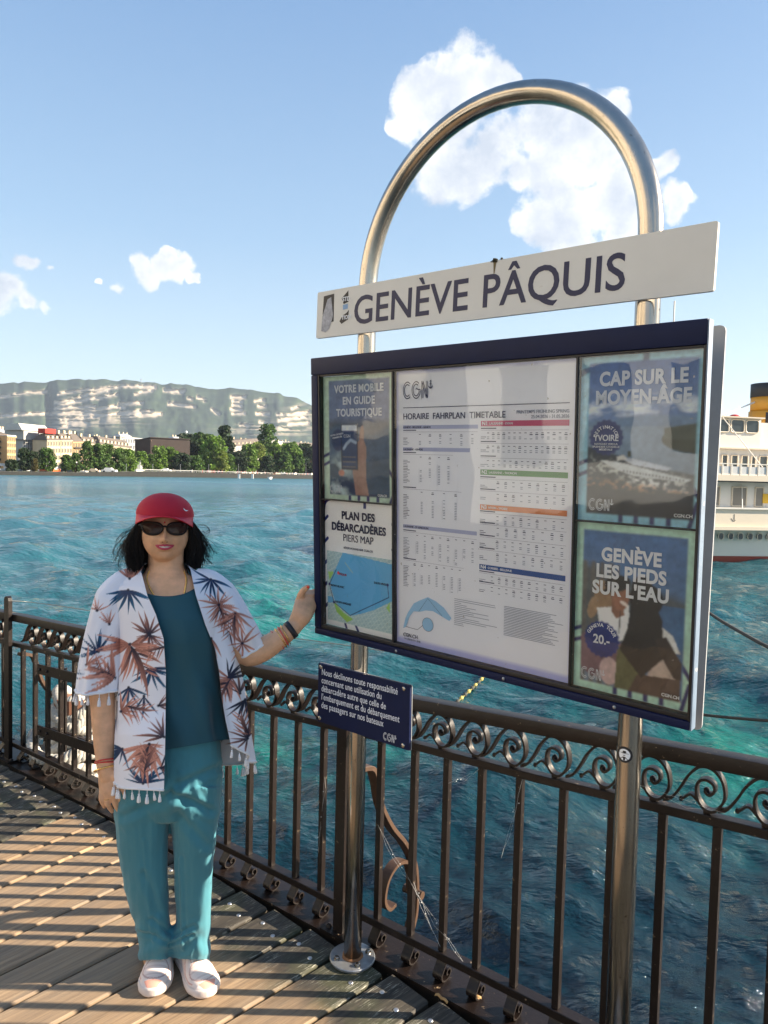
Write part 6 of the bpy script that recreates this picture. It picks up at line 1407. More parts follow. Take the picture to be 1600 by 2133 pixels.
trees = [(52, 938, 26, 1.05, 'round', GD, 'dark tree in front of the scaffolded house'), (70, 945, 22, 1.04, 'round', GD, 'dark tree behind the white steamer'), (98, 938, 30, 1.04, 'round', GM, 'round tree in front of the red roofed house'), (72, 960, 10, 1.02, 'round', (.12, .10, .03), 'small yellowish tree behind the masts'),
 (138, 950, 18, 1.03, 'round', GM, 'small dense tree between the pale houses'), (157, 948, 16, 1.03, 'round', GM, 'small bushy tree beside the pointed one'), (182, 917, 28, 1.05, 'cone', GM, 'tall loose tree before the ochre house'), (205, 930, 34, 1.05, 'round', GM, 'spreading tree left in front of the long terrace'), (222, 928, 30, 1.06, 'round', GM, 'broad tree under the middle of the long terrace'), (245, 938, 30, 1.05, 'round', GM, 'tree at the right half of the long terrace'), (266, 940, 30, 1.05, 'round', GL, 'bright tree at the right end of the long terrace'),
 (294, 945, 26, 1.05, 'round', GL, 'light green tree under the dark office block'), (312, 950, 18, 1.04, 'round', GM, 'small tree under the corner of the brown block'), (331, 933, 30, 1.05, 'round', GL, 'fresh green round tree right of the brown block corner'), (356, 936, 26, 1.06, 'round', GL, 'pointed fresh green tree left of the big cedar'),
 (392, 908, 62, 1.12, 'cedar', GD, 'big dark cedar with spreading layers'), (424, 906, 48, 1.10, 'cedar', GM, 'second broad cedar right of the big one'), (444, 915, 44, 1.04, 'round', GL, 'large sunlit tree right of the cedars'), (458, 945, 30, 1.02, 'round', GY, 'low yellow green tree in front of the sunlit one'), (468, 885, 44, 1.10, 'cone', GD, 'tall dark conical sequoia'), (497, 944, 32, 1.04, 'round', GD, 'dark round tree right of the sequoia'), (517, 930, 34, 1.05, 'round', GL, 'bright tree below the mansard house'), (535, 925, 30, 1.06, 'round', GY, 'yellow green tree left of the columnar tree'),
 (555, 885, 38, 1.08, 'column', GM, 'tall columnar poplar like tree'), (572, 925, 28, 1.06, 'round', GL, 'loose tree right of the columnar tree'), (603, 922, 42, 1.05, 'round', GL, 'wide sunlit tree with pale leaves'), (590, 945, 30, 1.03, 'round', GM, 'low tree at the foot of the pale leaved one'), (632, 925, 34, 1.08, 'cedar', GD, 'dark layered cedar by the display case'), (646, 935, 36, 1.04, 'round', GD, 'dark tree cut by the display case edge'), (620, 950, 24, 1.02, 'round', GM, 'small tree under the dark layered cedar'), (475, 950, 26, 1.02, 'round', GM, 'low tree at the foot of the sequoia'), (380, 950, 30, 1.03, 'round', GD, 'low dark tree under the big cedar'), (408, 955, 30, 1.02, 'round', GM, 'low tree between the two cedars'), (556, 955, 26, 1.02, 'round', GD, 'low dark tree at the foot of the columnar tree'), (25, 962, 20, 1.03, 'round', GD, 'dark bush behind the steamer funnel'), (158, 898, 6, 1.5, 'column', GD, 'tiny dark tree on a rooftop')]
for i, (px, pyt, w, k, kd_, c, lab) in enumerate(trees): tree({'round': 'broadleaf_tree', 'cedar': 'cedar_tree', 'cone': 'conifer_tree', 'column': 'poplar_tree'}[kd_], lab+' on the far shore', px, pyt-(4 if kd_ == 'round' else 0), w, k, kd_, c, 100+i)


# -------------- promenade furniture, quay blocks, boats
M_WB = mat('white_paint', (.74, .73, .70), .45, var=.05, vscale=2); M_BO = mat('orange_hull', (.55, .13, .04), .5); M_BB = mat('blue_cover', (.05, .15, .40), .6); M_BG = mat('grey_hull', (.22, .23, .25), .5); M_DG = mat('dark_glass', (.02, .03, .04), .15); M_BEI = mat('beige_paint', (.62, .50, .36), .6); M_BRW = mat('pile_wood', (.22, .10, .06), .8, var=.3, vscale=2)
def wpt(px, py): return atZ(px, py, WZ)
for i, (px, lab) in enumerate(((498.5, 'left white block standing against the dark quay wall'), (526.5, 'right white block standing against the dark quay wall'))):
    p = wpt(px, 997); s = p[1]/FOC; mb = MB(); mb.box((0, 0, 4.5*s), (4.2*s, 3*s, 9*s)); mb.box((0, 0, 9.2*s), (4.8*s, 3.6*s, .6*s)); o = mb.obj('quay_block', None, M_WB); o.location = tuple(p+np.array([0, -1.0, 0])); tag(o, lab, 'block', 'white blocks at the quay')
for i, (px, pyt, m_, lab) in enumerate(((434.5, 968, 'g', 'thin pole left of the sequoia'), (496.5, 967, 'g', 'thin pole above the left white block'), (566, 968, 'g', 'tall thin pole below the columnar tree'), (637, 966, 'g', 'thin pole near the display case'), (375.5, 968, 'g', 'slender grey pole at the jetty'), (318, 968, 'g', 'dark thin pole under the brown block'), (263, 967, 'g', 'thin pole by the parked boats'), (418, 966, 'g', 'pale thin pole right of the jetty'), (387, 900, 'w', 'white lamp globe mast rising above the big cedar'))):
    k = 1.01 if m_ == 'g' else 1.2; B_ = fpt(px, k); h = float(atY(px, pyt, B_[1])[2])-B_[2]; mb = MB(); mb.tube([(0, 0, 0), (0, 0, h)], [.12, .08], 6); mb.box((0, 0, .2), (.4, .4, .4)); 
    mb.sph((0, 0, h), (.25, .25, .2) if m_ == 'g' else (.9, .9, .9), 8, 5); o = mb.obj('lamp_post', None, M_BG if m_ == 'g' else M_WB); o.location = tuple(B_); tag(o, lab+' on the far shore', 'pole', 'poles along the far promenade')
# railing of the promenade and specks of people and cars
mb = MB(); g = np.random.default_rng(2)
for a, b in zip(SH[5:-2], SH[6:-1]):
    for u_ in np.linspace(0, 1, 40, endpoint=False):
        p = a+(b-a)*u_; mb.box((p[0]*1.002, p[1]*1.002, 1.5+.45), (.12, .12, .9))
    d = (b-a)[:2]; q = (a+b)/2; c_, s_ = d/np.linalg.norm(d); mb.box((q[0]*1.002, q[1]*1.002, 1.5+.95), (np.linalg.norm(d), .15, .12), R=[(c_, -s_, 0), (s_, c_, 0), (0, 0, 1)])
tag(mb.obj('promenade_railing', None, M_WB), 'long pale railing along the top of the far quay wall', 'railing')
mcs = [mat('cloth_a', (.6, .55, .5), .8), mat('cloth_b', (.1, .12, .2), .8), mat('cloth_c', (.5, .1, .08), .8)]
cm = MB()
for k in range(120):
    px = g.uniform(395, 650); B_ = fpt(px, g.uniform(1.006, 1.03)); h = g.uniform(1.5, 1.8); cm.k = int(g.integers(0, 3)); cm.tube([(B_[0], B_[1], 1.5), (B_[0], B_[1], 1.5+h*.5), (B_[0], B_[1], 1.5+h*.82)], [.13, .22, .18], 6); cm.sph((B_[0], B_[1], 1.5+h*.93), .13, 6, 4)
tag(cm.obj('far_crowd', None, mcs), kind='stuff')
for i, (px, c, lab) in enumerate(((590, M_WB, 'white car parked on the far promenade'), (228, M_WB, 'white van parked by the small boats'), (196, M_BEI, 'beige car on the far quay'), (346, M_WB, 'white car behind the jetty'))):
    B_ = fpt(px, 1.02); mb = MB(); mb.k = 0; mb.hexa([(-2.2, -.9, .3), (2.2, -.9, .3), (2.2, .9, .3), (-2.2, .9, .3)], [(-2.1, -.8, .9), (2.1, -.8, .9), (2.1, .8, .9), (-2.1, .8, .9)]); mb.hexa([(-1.5, -.8, .9), (1.2, -.8, .9), (1.2, .8, .9), (-1.5, .8, .9)], [(-1.1, -.65, 1.5), (.6, -.65, 1.5), (.6, .65, 1.5), (-1.1, .65, 1.5)])
    mb.k = 1
    for x in (-1.3, 1.3): mb.tube([(x, -.95, .33), (x, .95, .33)], .33, 10)
    o = mb.obj('parked_car', None, [c, M_DG]); o.location = tuple(B_); o.scale = (1.6, 1.6, 1.6) if 'van' in lab else (1.2, 1.2, 1.2); tag(o, lab, 'car')
def boat(label, px0, px1, py, hullm, hh=.9, cabin=.5, cabx=.1, mast=0, name='motor_boat', bw=.30, cover=None):
    A = wpt(px0, py); B_ = wpt(px1, py); c = (A+B_)/2; Ln = np.linalg.norm(B_-A); ang = atan2((B_-A)[1], (B_-A)[0]); w = Ln*bw; R = thing(name, label, 'boat', tuple(c), (0, 0, ang))
    hz = hh*Ln*.16+.25; rings = []
    for x, ww, z0 in ((-.5, .75, 0), (-.3, .95, 0), (0, 1, 0), (.25, .85, 0), (.42, .45, .05), (.5, .03, .12)):
        rings.append([(x*Ln, -ww*w/2*1.0, hz*(1+.35*max(0, x))), (x*Ln, -ww*w/2*.85, -.2), (x*Ln, ww*w/2*.85, -.2), (x*Ln, ww*w/2, hz*(1+.35*max(0, x)))])
    mb = MB(); mb.loft(rings); mb.obj('hull', R, hullm)
    mb = MB(); mb.box((0, 0, hz+.06), (Ln*.86, w*.9, .1)); mb.obj('deck', R, M_WB)
    if cabin:
        ch = cabin*Ln*.22; mb = MB(); mb.hexa([(-.22*Ln+cabx*Ln, -w*.36, hz), (.22*Ln+cabx*Ln, -w*.34, hz), (.22*Ln+cabx*Ln, w*.34, hz), (-.22*Ln+cabx*Ln, w*.36, hz)], [(-.2*Ln+cabx*Ln, -w*.3, hz+ch), (.10*Ln+cabx*Ln, -w*.28, hz+ch), (.10*Ln+cabx*Ln, w*.28, hz+ch), (-.2*Ln+cabx*Ln, w*.3, hz+ch)]); mb.obj('cabin', R, cover or M_WB)
        mb = MB(); mb.box((-.04*Ln+cabx*Ln, 0, hz+ch*.62), (Ln*.27, w*.67, ch*.28)); mb.obj('windows', R, M_DG)
    if mast: mb = MB(); mb.tube([(0, 0, hz), (0, 0, mast)], .07, 6); mb.box((-Ln*.15, 0, hz+ (.9)), (Ln*.3, .15, .15)); mb.obj('mast', R, M_WB)
    return R
hm = float(wpt(80, 990)[1])/FOC
boat('small sailing boat with the left of two white masts', 70, 90, 989, M_WB, .6, .4, mast=44*hm, name='sailing_boat'); boat('sailing boat with the right of two white masts', 84, 99, 988.6, M_WB, .6, .4, mast=44*hm, name='sailing_boat')
boat('white cabin boat with an orange waterline', 92, 123, 989.5, M_BO, .8, .9, -.02); boat('long grey passenger launch with white upper works', 122, 170, 989.5, M_BG, .5, .5, .1, bw=.18); boat('white boat with a blue cover next to the grey launch', 168, 196, 991, M_WB, .7, .3, .25, cover=M_BB); boat('small white boat before the quay corner', 197, 219, 991, M_WB, .8, .6)
boat('white runabout left of the tent shaped cover', 225, 240, 991.4, M_WB, .8, .8); boat('boat under a white tent shaped cover', 241, 259, 992, M_WB, .6, .7); boat('tiny beige dinghy among the moored boats', 258, 267, 992, M_BEI, .7, 0); boat('small dinghy with a blue cover', 265, 274, 992, M_WB, .7, .6, cover=M_BB); boat('white motor cruiser left of the jetty', 272, 306, 992.4, M_WB, .75, .9, .0); boat('small white dinghy on the open water before the quay', 560, 566, 998, M_WB, .9, 0)
boat('small sailboat hull hidden in the row at the quay', 128, 150, 988.9, M_WB, .7, .8)
# far paddle steamer at the left
A = wpt(-14, 988); B_ = wpt(68, 989); c = (A+B_)/2; Ln = np.linalg.norm(B_-A); s = Ln/82; R = thing('moored_steamer', 'white steamer with a single funnel moored at the left edge of the far quay', 'boat', tuple(c), (0, 0, atan2((B_-A)[1], (B_-A)[0])))
def bx(name, x0, x1, z0, z1, w, m_): mb = MB(); mb.box(((x0+x1)/2*s, 0, (z0+z1)/2*s), ((x1-x0)*s, w*s, (z1-z0)*s)); return mb.obj(name, R, m_)
mb = MB(); mb.loft([[(x*s, -w*s, 9*s), (x*s, -w*s*.8, -1*s), (x*s, w*s*.8, -1*s), (x*s, w*s, 9*s)] for x, w in ((-41, 4), (-20, 7), (20, 7), (36, 6), (41, 3))]); mb.obj('hull', R, M_WB)
bx('dark_opening', 3, 30, 1.5, 5.5, 14.6, M_DG); bx('main_cabin', -14, 36, 9, 16, 12, M_WB); bx('window_band', -12, 34, 11.5, 14, 12.4, M_DG); bx('upper_deck', -4, 36, 16, 17, 13, M_BEI); bx('wheelhouse', 4, 30, 17, 22, 8, M_WB); bx('wheelhouse_windows', 6, 28, 18.8, 20.8, 8.3, M_DG); bx('awning', -40, -12, 13, 17, 10, M_WB)
mb = MB(); mb.tube([(15*s, 0, 20*s), (14.5*s, 0, 34*s)], [3*s, 2.6*s], 14); mb.obj('funnel_base', R, M_WB); mb = MB(); mb.tube([(14.5*s, 0, 34*s), (14.2*s, 0, 41*s)], [2.6*s, 2.6*s], 14); mb.obj('funnel_top', R, mat('brown_funnel', (.18, .05, .02), .6))
# jetty
T_ = thing('jetty', 'wooden jetty with brown piles and a pale end platform on the far shore', 'jetty', tuple(wpt(350, 993))); s = wpt(350, 993)[1]/FOC
for x in np.linspace(-38, -10, 9): mb = MB(); mb.box((x*s, 0, 4*s), (1.6*s, 2*s, 10*s)); mb.obj('pile', T_, M_BRW)
mb = MB(); mb.box((14*s, 0, 3.2*s), (42*s, 8*s, 3*s)); mb.obj('platform', T_, M_WB); mb = MB(); mb.box((30*s, -1*s, 2.5*s), (13*s, 9*s, 8*s)); mb.obj('end_block', T_, M_BEI)
mb = MB(); mb.box((8*s, 0, 6*s), (26*s, 5*s, 3*s)); mb.obj('boarding_ramp', T_, M_WB)
for i, (px, pyt, w, m_, lab) in enumerate(((346.5, 966, 3.2, M_WB, 'white topped sign pillar at the jetty'), (356.5, 965, 2.4, M_BRW, 'brown mooring pile at the jetty'), (368.5, 964, 3.4, M_WB, 'slim white figure shaped pillar at the end of the jetty'))):
    p = wpt(px, 992.5); s = p[1]/FOC; H_ = (992-pyt)*s; mb = MB(); mb.tube([(0, 0, 0), (0, 0, H_*.6), (0, 0, H_*.62), (0, 0, H_)], [w*.3*s, w*.3*s, w*.6*s, w*.5*s], 10); mb.box((0, 0, .5), (w*s*.9, w*s*.9, 1)); o = mb.obj('jetty_pillar', None, m_); o.location = tuple(p); tag(o, lab, 'pillar')
# closed box of lake air
hb = MB(); hb.box((0, 3000, 300), (12000, 6600, 604.8+0)); hz = hb.obj('haze', None, None); tag(hz, kind='stuff')
hm_ = bpy.data.materials.new('haze_air'); hm_.use_nodes = True; t = NT(hm_.node_tree); pv = t.n('ShaderNodeVolumePrincipled', Color=(.72, .84, 1.0, 1), Density=.00006, Anisotropy=.2); t.n('ShaderNodeOutputMaterial', Volume=pv.outputs[0]); hz.data.materials.append(hm_)
# ------------------------------------------------------------------ steamer at the right
def ship():
    O = atZ(1545, 1174, WZ); Y0 = float(O[1]); s = Y0/FOC
    ang = radians(11); u = np.array([cos(ang), sin(ang)])
    R = thing('paddle_steamer', 'large white steamer with red waterline and yellow funnel moored at the right edge', 'ship', (O[0], O[1], WZ), (0, 0, ang))
    M_HW = mat('ship_white', (.74, .70, .63), .4, var=.05, vscale=.5, dirt=(.5, .42, .32), dscale=1.5, dlo=.68, dhi=.8); M_HR = mat('ship_red', (.28, .05, .03), .5, var=.2, vscale=1); M_CR = mat('ship_cream', (.70, .61, .48), .5, var=.04, vscale=.4); M_YE = mat('funnel_yellow', (.62, .30, .03), .5, var=.08, vscale=1); M_BK = mat('funnel_black', (.03, .032, .036), .6); M_GW = mat('ship_window', (.04, .05, .055), .12, coat=.5); M_YS = mat('yellow_notice', (.75, .45, .03), .5)
    Z = lambda py: (1172-py)*s              # height above the water from the picture
    X = lambda px: (px-1545)*s*1.035         # along the hull
    # hull: pointed towards the left, flared, red boot topping
    def hull(z0, z1, name, m_, w0, w1, ins0, ins1, z2=None):
        mb = MB(); rings = []
        for x, w in ((-9.0, .04), (-7.5, .35), (-5, .70), (-2, .92), (2, 1.0), (8, 1.0), (20, 1.0), (26, .5)):
            b = 2.6*w; rake0 = .5*(1 if x == -9 else 0)
            rings.append([(x-(rake0 if 1 else 0)*z1*.3, -b*w1, z1), (x, -b*w0, z0), (x, b*w0, z0), (x-rake0*z1*.3, b*w1, z1)])
        mb.loft(rings); o = mb.obj(name, R, m_); o.location = (0, 2.6, 0); return o
    hull(-.5, Z(1158), 'boot_topping', M_HR, .90, .93, 0, 0); hull(Z(1158)+.002, Z(1101), 'hull', M_HW, .93, 1.02, 0, 0)
    def strip(name, z0, z1, y0, y1, x0, x1, m_):
        mb = MB(); mb.box(((x0+x1)/2, (y0+y1)/2, (z0+z1)/2), (x1-x0, y1-y0, z1-z0)); o = mb.obj(name, R, m_); return o
    strip('rubbing_strake', Z(1101)+.003, Z(1094), -.35, 5.6, -7.5, 24, M_CR); strip('bulwark', Z(1094)+.003, Z(1058), -.25, 5.5, -7.0, 24, M_CR); strip('capping', Z(1058)+.003, Z(1055), -.32, 5.55, -7.1, 24, M_HW)
    strip('main_cabin', Z(1055)+.003, Z(1000), .25, 5.0, -6.0, 24, M_HW); strip('promenade_deck', Z(1000)+.003, Z(988), -.35, 5.6, -6.8, 24, M_CR); strip('deck_edge', Z(1002), Z(999.6), -.33, 5.5, -6.7, 24, M_BK)
    strip('upper_cabin', Z(988)+.003, Z(931), 1.0, 4.4, -5.0, 20, M_HW); strip('upper_cornice', Z(931)+.003, Z(928), .85, 4.5, -5.2, 20, M_CR); strip('wheelhouse', Z(928)+.003, Z(864), 1.1, 4.2, -4.0, X(1588)+.6, M_HW); strip('wheelhouse_wing', Z(928)+.003, Z(870), 1.4, 4.2, X(1588)+.603, X(1660), M_HW); strip('wheelhouse_roof', Z(864)+.003, Z(861), .95, 4.4, -4.2, X(1591)+.6, M_CR)
    def win(name, px0, px1, py0, py1, y, m_=None, rad=.3, fr_=True):
        x0, x1, z0, z1 = X(px0), X(px1), Z(py1), Z(py0); rr = rad*min(x1-x0, z1-z0); a = []
        for (cx, cz_, st) in ((x1-rr, z1-rr, 0), (x0+rr, z1-rr, 90), (x0+rr, z0+rr, 180), (x1-rr, z0+rr, 270)):
            for k in range(5): t_ = radians(st+k*22.5); a.append((cx+rr*cos(t_), cz_+rr*sin(t_)))
        mb = MB(); mb.loft([[(p[0], yy, p[1]) for p in a] for yy in (-.02, .05)]); o = mb.obj('window' if name is None else name, R, m_ or M_GW); o.location = (y*.52, y, 0)
        if fr_:
            mb = MB(); mb.tube([(p[0], -.02, p[1]) for p in a+[a[0], a[1]]], .028, 6, caps=False); f_ = mb.obj('window_frame', o, M_CR)
    for a, b in ((1470, 1482), (1488, 1513), (1518, 1549), (1553, 1583)): win('wheelhouse_window', a, b, 867, 895, 1.1, rad=.22)
    for a, b in ((1478, 1490), (1499, 1512), (1521, 1536), (1545, 1560), (1568, 1578), (1587, 1606)): win('cabin_window', a, b, 944, 970, 1.0, rad=.15)
    for a, b in ((1460, 1490), (1518, 1551), (1571, 1590), (1615, 1640)): win('saloon_window', a, b, 1012, 1052, .25, mat('curtained_window', (.22, .20, .17), .3), rad=.04)
    for px in range(1450, 1720, 22):
        mb = MB(); c = (X(px), 0, Z(1115)); mb.loft([[(c[0]+r_*cos(a), y, c[2]+r_*sin(a)) for a in np.linspace(0, 2*pi, 14, endpoint=False)] for r_, y in ((.115, -.02), (.115, .05))]); o = mb.obj('porthole', R, M_GW); o.location = (0, -.02, 0)
        mb = MB(); mb.tube([(c[0]+.115*cos(a), -.02, c[2]+.15*sin(a)) for a in np.linspace(0, 2*pi, 17)], .014, 6, caps=False); mb.obj('porthole_ring', o, M_CR)
    # deck railing with panels
    for px in range(1440, 1760, 20):
        x = X(px); mb = MB(); mb.box((x, -.3, (Z(988)+Z(965))/2), (.06, .06, Z(965)-Z(988))); mb.obj('stanchion', R, M_HW)
        mb = MB(); mb.box((x+.5*20*s*1.03, -.3, Z(978)), (20*s*1.03-.1, .02, (Z(966)-Z(988))*.7)); mb.obj('screen_panel', R, mat('pale_net', (.55, .56, .56), .7))
    strip('handrail', Z(966), Z(964), -.34, -.26, -6.5, 24, M_HW)
    strip('notice', Z(1045), Z(1025), .2, .245, X(1595), X(1625), M_YS)
    # funnel, red dome, radar mast, stays
    cx, cy = X(1612)+1.55, 2.6
    for z0, z1, m_, r_, nm in ((Z(900), Z(838), M_YE, 37*s, 'funnel'), (Z(838)+.002, Z(806), M_YE, 34*s, 'funnel_collar'), (Z(806)+.002, Z(775), M_BK, 35*s, 'funnel_cap')):
        mb = MB(); mb.loft([[(cx+r_*cos(a), cy+r_*sin(a), z) for a in np.linspace(0, 2*pi, 32, endpoint=False)] for z in (z0, z1)]); mb.obj(nm, R, m_, True)
    mb = MB()
    for k in range(3): mb.box((cx-37*s*sin(radians(35-14*k))-.01, cy-37*s*cos(radians(35-14*k)), Z(856)), (.10, .04, .5))
    mb.obj('emblem', R, M_BK)
    mb = MB(); mb.sph((X(1533)+.8, 1.6, Z(862)), (13*s, 13*s, 9*s), 16, 8); mb.obj('red_dome', R, mat('dome_red', (.5, .03, .02), .5), True)
    for (a, b) in (((X(1521), .9, Z(865)), (X(1578), -.2, Z(975))), ((X(1545), .2, Z(1005)), (X(1532), -.2, Z(1055))), ((cx-.4, cy, Z(815)), (X(1510), 1.6, Z(870))), ((cx-.4, cy, Z(812)), (X(1440), 1.6, Z(905)))):
        mb = MB(); mb.tube([a, b], .018, 5); mb.obj('stay', R, M_HW)
    mb = MB(); mb.tube([(X(1437), 2, Z(900)), (X(1437), 2, Z(612))], .03, 6); mb.obj('mast', R, M_HW)
    # small anchor emblem on the bulwark and hull draught marks
    mb = MB(); stroke(mb, [(X(1513), Z(1068)), (X(1513), Z(1080))], .03, -.256); stroke(mb, [(X(1506), Z(1077)), (X(1510), Z(1082)), (X(1513), Z(1083)), (X(1516), Z(1080))], .03, -.256); mb.obj('small_emblem', R, M_BK)
    return R, X, Z
ship()
# ropes -------------------------------------------------------------------
M_ROPE = mat('dark_rope', (.05, .045, .04), .9, bump=.8, bscale=60); M_WIRE = mat('steel_wire', (.25, .24, .22), .5, .6)
def rope(name, label, pts, r_, m_, cat='rope', parts=None):
    P_ = catmull(pts, 10); c = P_[0]; mb = MB(); mb.tube(P_-c, r_, 7); o = mb.obj(name, None, m_, True); o.location = tuple(c); return tag(o, label, cat)
rope('mooring_rope', 'dark mooring rope slanting down beside the grey panel towards the ship', [atY(1420, 1235, 9), atY(1485, 1282, 8), atY(1545, 1318, 7), atY(1610, 1352, 6.2), atY(1700, 1385, 5.5)], .018, M_ROPE)
rope('mooring_rope', 'lower dark rope running level to the right from behind the display case', [atY(1400, 1478, 5), atY(1475, 1490, 4.8), atY(1600, 1501, 4.4), atY(1720, 1506, 4)], .010, M_ROPE)
rope('wire', 'thin wire running from the round topped post behind the woman to the right', [rail_pt(-2.135, .0, .915), atY(60, 1254, 4.3), atY(150, 1266, 4.2), atY(350, 1300, 3.9), atY(600, 1328, 3.6), atY(760, 1350, 3.4), atY(1000, 1388, 3.1), atY(1250, 1432, 2.9)], .0022, M_WIRE, 'wire')
# float line in the water
T_ = thing('float_line', 'old yellow and black float line lying in the water beyond the notice', 'float line', tuple(atZ(860, 1570, WZ)), group=None); TO = np.array(T_.location)
pp = catmull([atZ(1040, 1370, WZ), atZ(1005, 1415, WZ), atZ(925, 1490, WZ), atZ(850, 1570, WZ), atZ(770, 1655, WZ), atZ(690, 1732, WZ-.02), atZ(640, 1780, WZ-.06)], 60)
mb = MB(); mb.tube(pp+np.array([0, 0, .01])-TO, .012, 6); mb.obj('line', T_, mat('weed_rope', (.13, .12, .03), .9, var=.4, vscale=3))
cum = np.r_[0, np.cumsum(np.linalg.norm(np.diff(pp, axis=0), axis=1))]; m1 = mat('float_yellow', (.48, .38, .10), .7, var=.3, vscale=9); m2 = mat('float_black', (.04, .04, .035), .8)
fm = MB(); fm.sph((0, 0, 0), (.05, .028, .028), 8, 6); fme = []
for q in (m1, m2): me = bpy.data.meshes.new('float'); me.from_pydata(fm.v, [], fm.f); me.update(); me.materials.append(q); me.shade_smooth(); fme.append(me)
for k, d in enumerate(np.arange(.1, cum[-1], .17)):
    p = np.array([np.interp(d, cum, pp[:, q]) for q in range(3)]); q2 = np.array([np.interp(d+.05, cum, pp[:, q]) for q in range(3)])
    if k % 5 == 4 and d > cum[-1]*.4: continue
    o = bpy.data.objects.new('float', fme[k % 2]); COL.objects.link(o); o.parent = T_; o.location = tuple(p-TO+np.array([0, 0, .015])); o.rotation_euler = (0, 0, atan2(*(q2-p)[[1, 0]]))
# heap of coiled white rope beyond the railing
M_WR = mat('white_rope', (.48, .46, .41), .9, var=.15, vscale=14, bump=1.0, bscale=45)
c0 = atY(158, 1530, 4.15); c0[2] = 0; T_ = thing('rope_heap', 'heap of thick coiled white rope beyond the railing behind the woman', 'rope', tuple(c0)); g = np.random.default_rng(5)
for k in range(30):
    z = -.80+.038*k; rr = .27*(1-.012*k)*g.uniform(.85, 1.08)*(1 if k < 24 else .6); cx, cy = g.normal(0, .02, 2); a0 = g.random()*6.28; n = 40
    pts = [(cx+rr*cos(a0+a)*(1+.06*sin(3*a+k)), cy+rr*.8*sin(a0+a), z+.05*sin(2*a+k)+.05*a/6.28) for a in np.linspace(0, 2*pi, n)]; prof = []
    mb = MB()
    for st in range(3):                    # three twisted strands
        P_ = np.array(pts); ph = np.linspace(0, 2*pi*16, n*4)+st*2*pi/3; Pd = np.c_[[np.interp(np.linspace(0, 1, n*4), np.linspace(0, 1, n), P_[:, q]) for q in range(3)]].T; ctr = np.array([cx, cy, 0]); rad = Pd-ctr; rad[:, 2] = 0; rad /= np.linalg.norm(rad, axis=1)[:, None]
        mb.tube(Pd+rad*(np.cos(ph)*.016)[:, None]+np.array([0, 0, 1])*(np.sin(ph)*.016)[:, None], .020, 5)
    mb.obj('coil', T_, M_WR, True)
mb = MB(); mb.tube([(0, 0, -1.6), (0, 0, .36)], .12, 12); mb.obj('pile', T_, M_BRW)
# rocks just under and above the water at the lower right
M_ROCK = mat('wet_rock', (.16, .16, .13), .35, var=.5, vscale=5, bump=.8, bscale=14, dirt=(.03, .05, .012), dscale=5, dlo=.45, dhi=.6)
def rock(label, px, py, sx, sy, sz, dz, seed):
    bm = bmesh.new(); bmesh.ops.create_icosphere(bm, subdivisions=4, radius=1)
    for v in bm.verts:
        q = mnoise.noise(v.co*1.3+Vector((seed*3.1, 0, 0)))*.45+mnoise.noise(v.co*3.5+Vector((0, seed, 0)))*.14; v.co *= 1+q; v.co.z = max(min(v.co.z, .62), -1)
    me = bpy.data.meshes.new('rock'); bm.to_mesh(me); bm.free(); o = link('rock', me, None, M_ROCK, True); o.location = tuple(atZ(px, py, WZ)+np.array([0, 0, dz])); o.scale = (sx, sy, sz); o.rotation_euler = (0, 0, seed); return tag(o, label, 'rock', 'rocks in the shallow water')
rock('pale submerged rock with a mossy left edge between two balusters at the lower right', 1480, 2085, .24, .17, .16, -.03, 1)
rock('dark rock awash at the lower right corner', 1570, 2105, .26, .2, .16, -.02, 2)
rock('low rock awash left of the right steel leg at the bottom', 1360, 2090, .22, .15, .12, -.04, 3)
rock('dark rock near the right edge above the corner rock', 1605, 1985, .2, .16, .14, -.05, 4)
# fallen leaf and twig on the planks
M_LEAF = mat('dry_leaf', (.36, .22, .09), .8, var=.3, vscale=40)
p = atZ(921, 2083, .004); mb = MB(); mb._rib(catmull([(-.022, .018, .004), (-.012, .016, .006), (-.002, .004, .004), (.008, -.008, .008), (.016, -.020, .006)], 5), (.6, .3, 1), .0045, .0012); o = mb.obj('dry_leaf', None, M_LEAF, True); o.location = tuple(p); tag(o, 'curled dry brown leaf on the plank near the bottom edge', 'leaf')
p = atZ(995, 2079, .012); mb = MB(); mb.sph((0, 0, 0), (.008, .006, .003), 7, 4); mb._rib([(-.01, 0, .002), (.0, .003, .005), (.012, .0, .001)], (0, 1, .5), .004, .001); o = mb.obj('dry_leaf', None, M_LEAF, True); o.location = tuple(p+np.array([0, 0, .0])); tag(o, 'crumpled leaf scrap by the foot of a baluster', 'leaf')
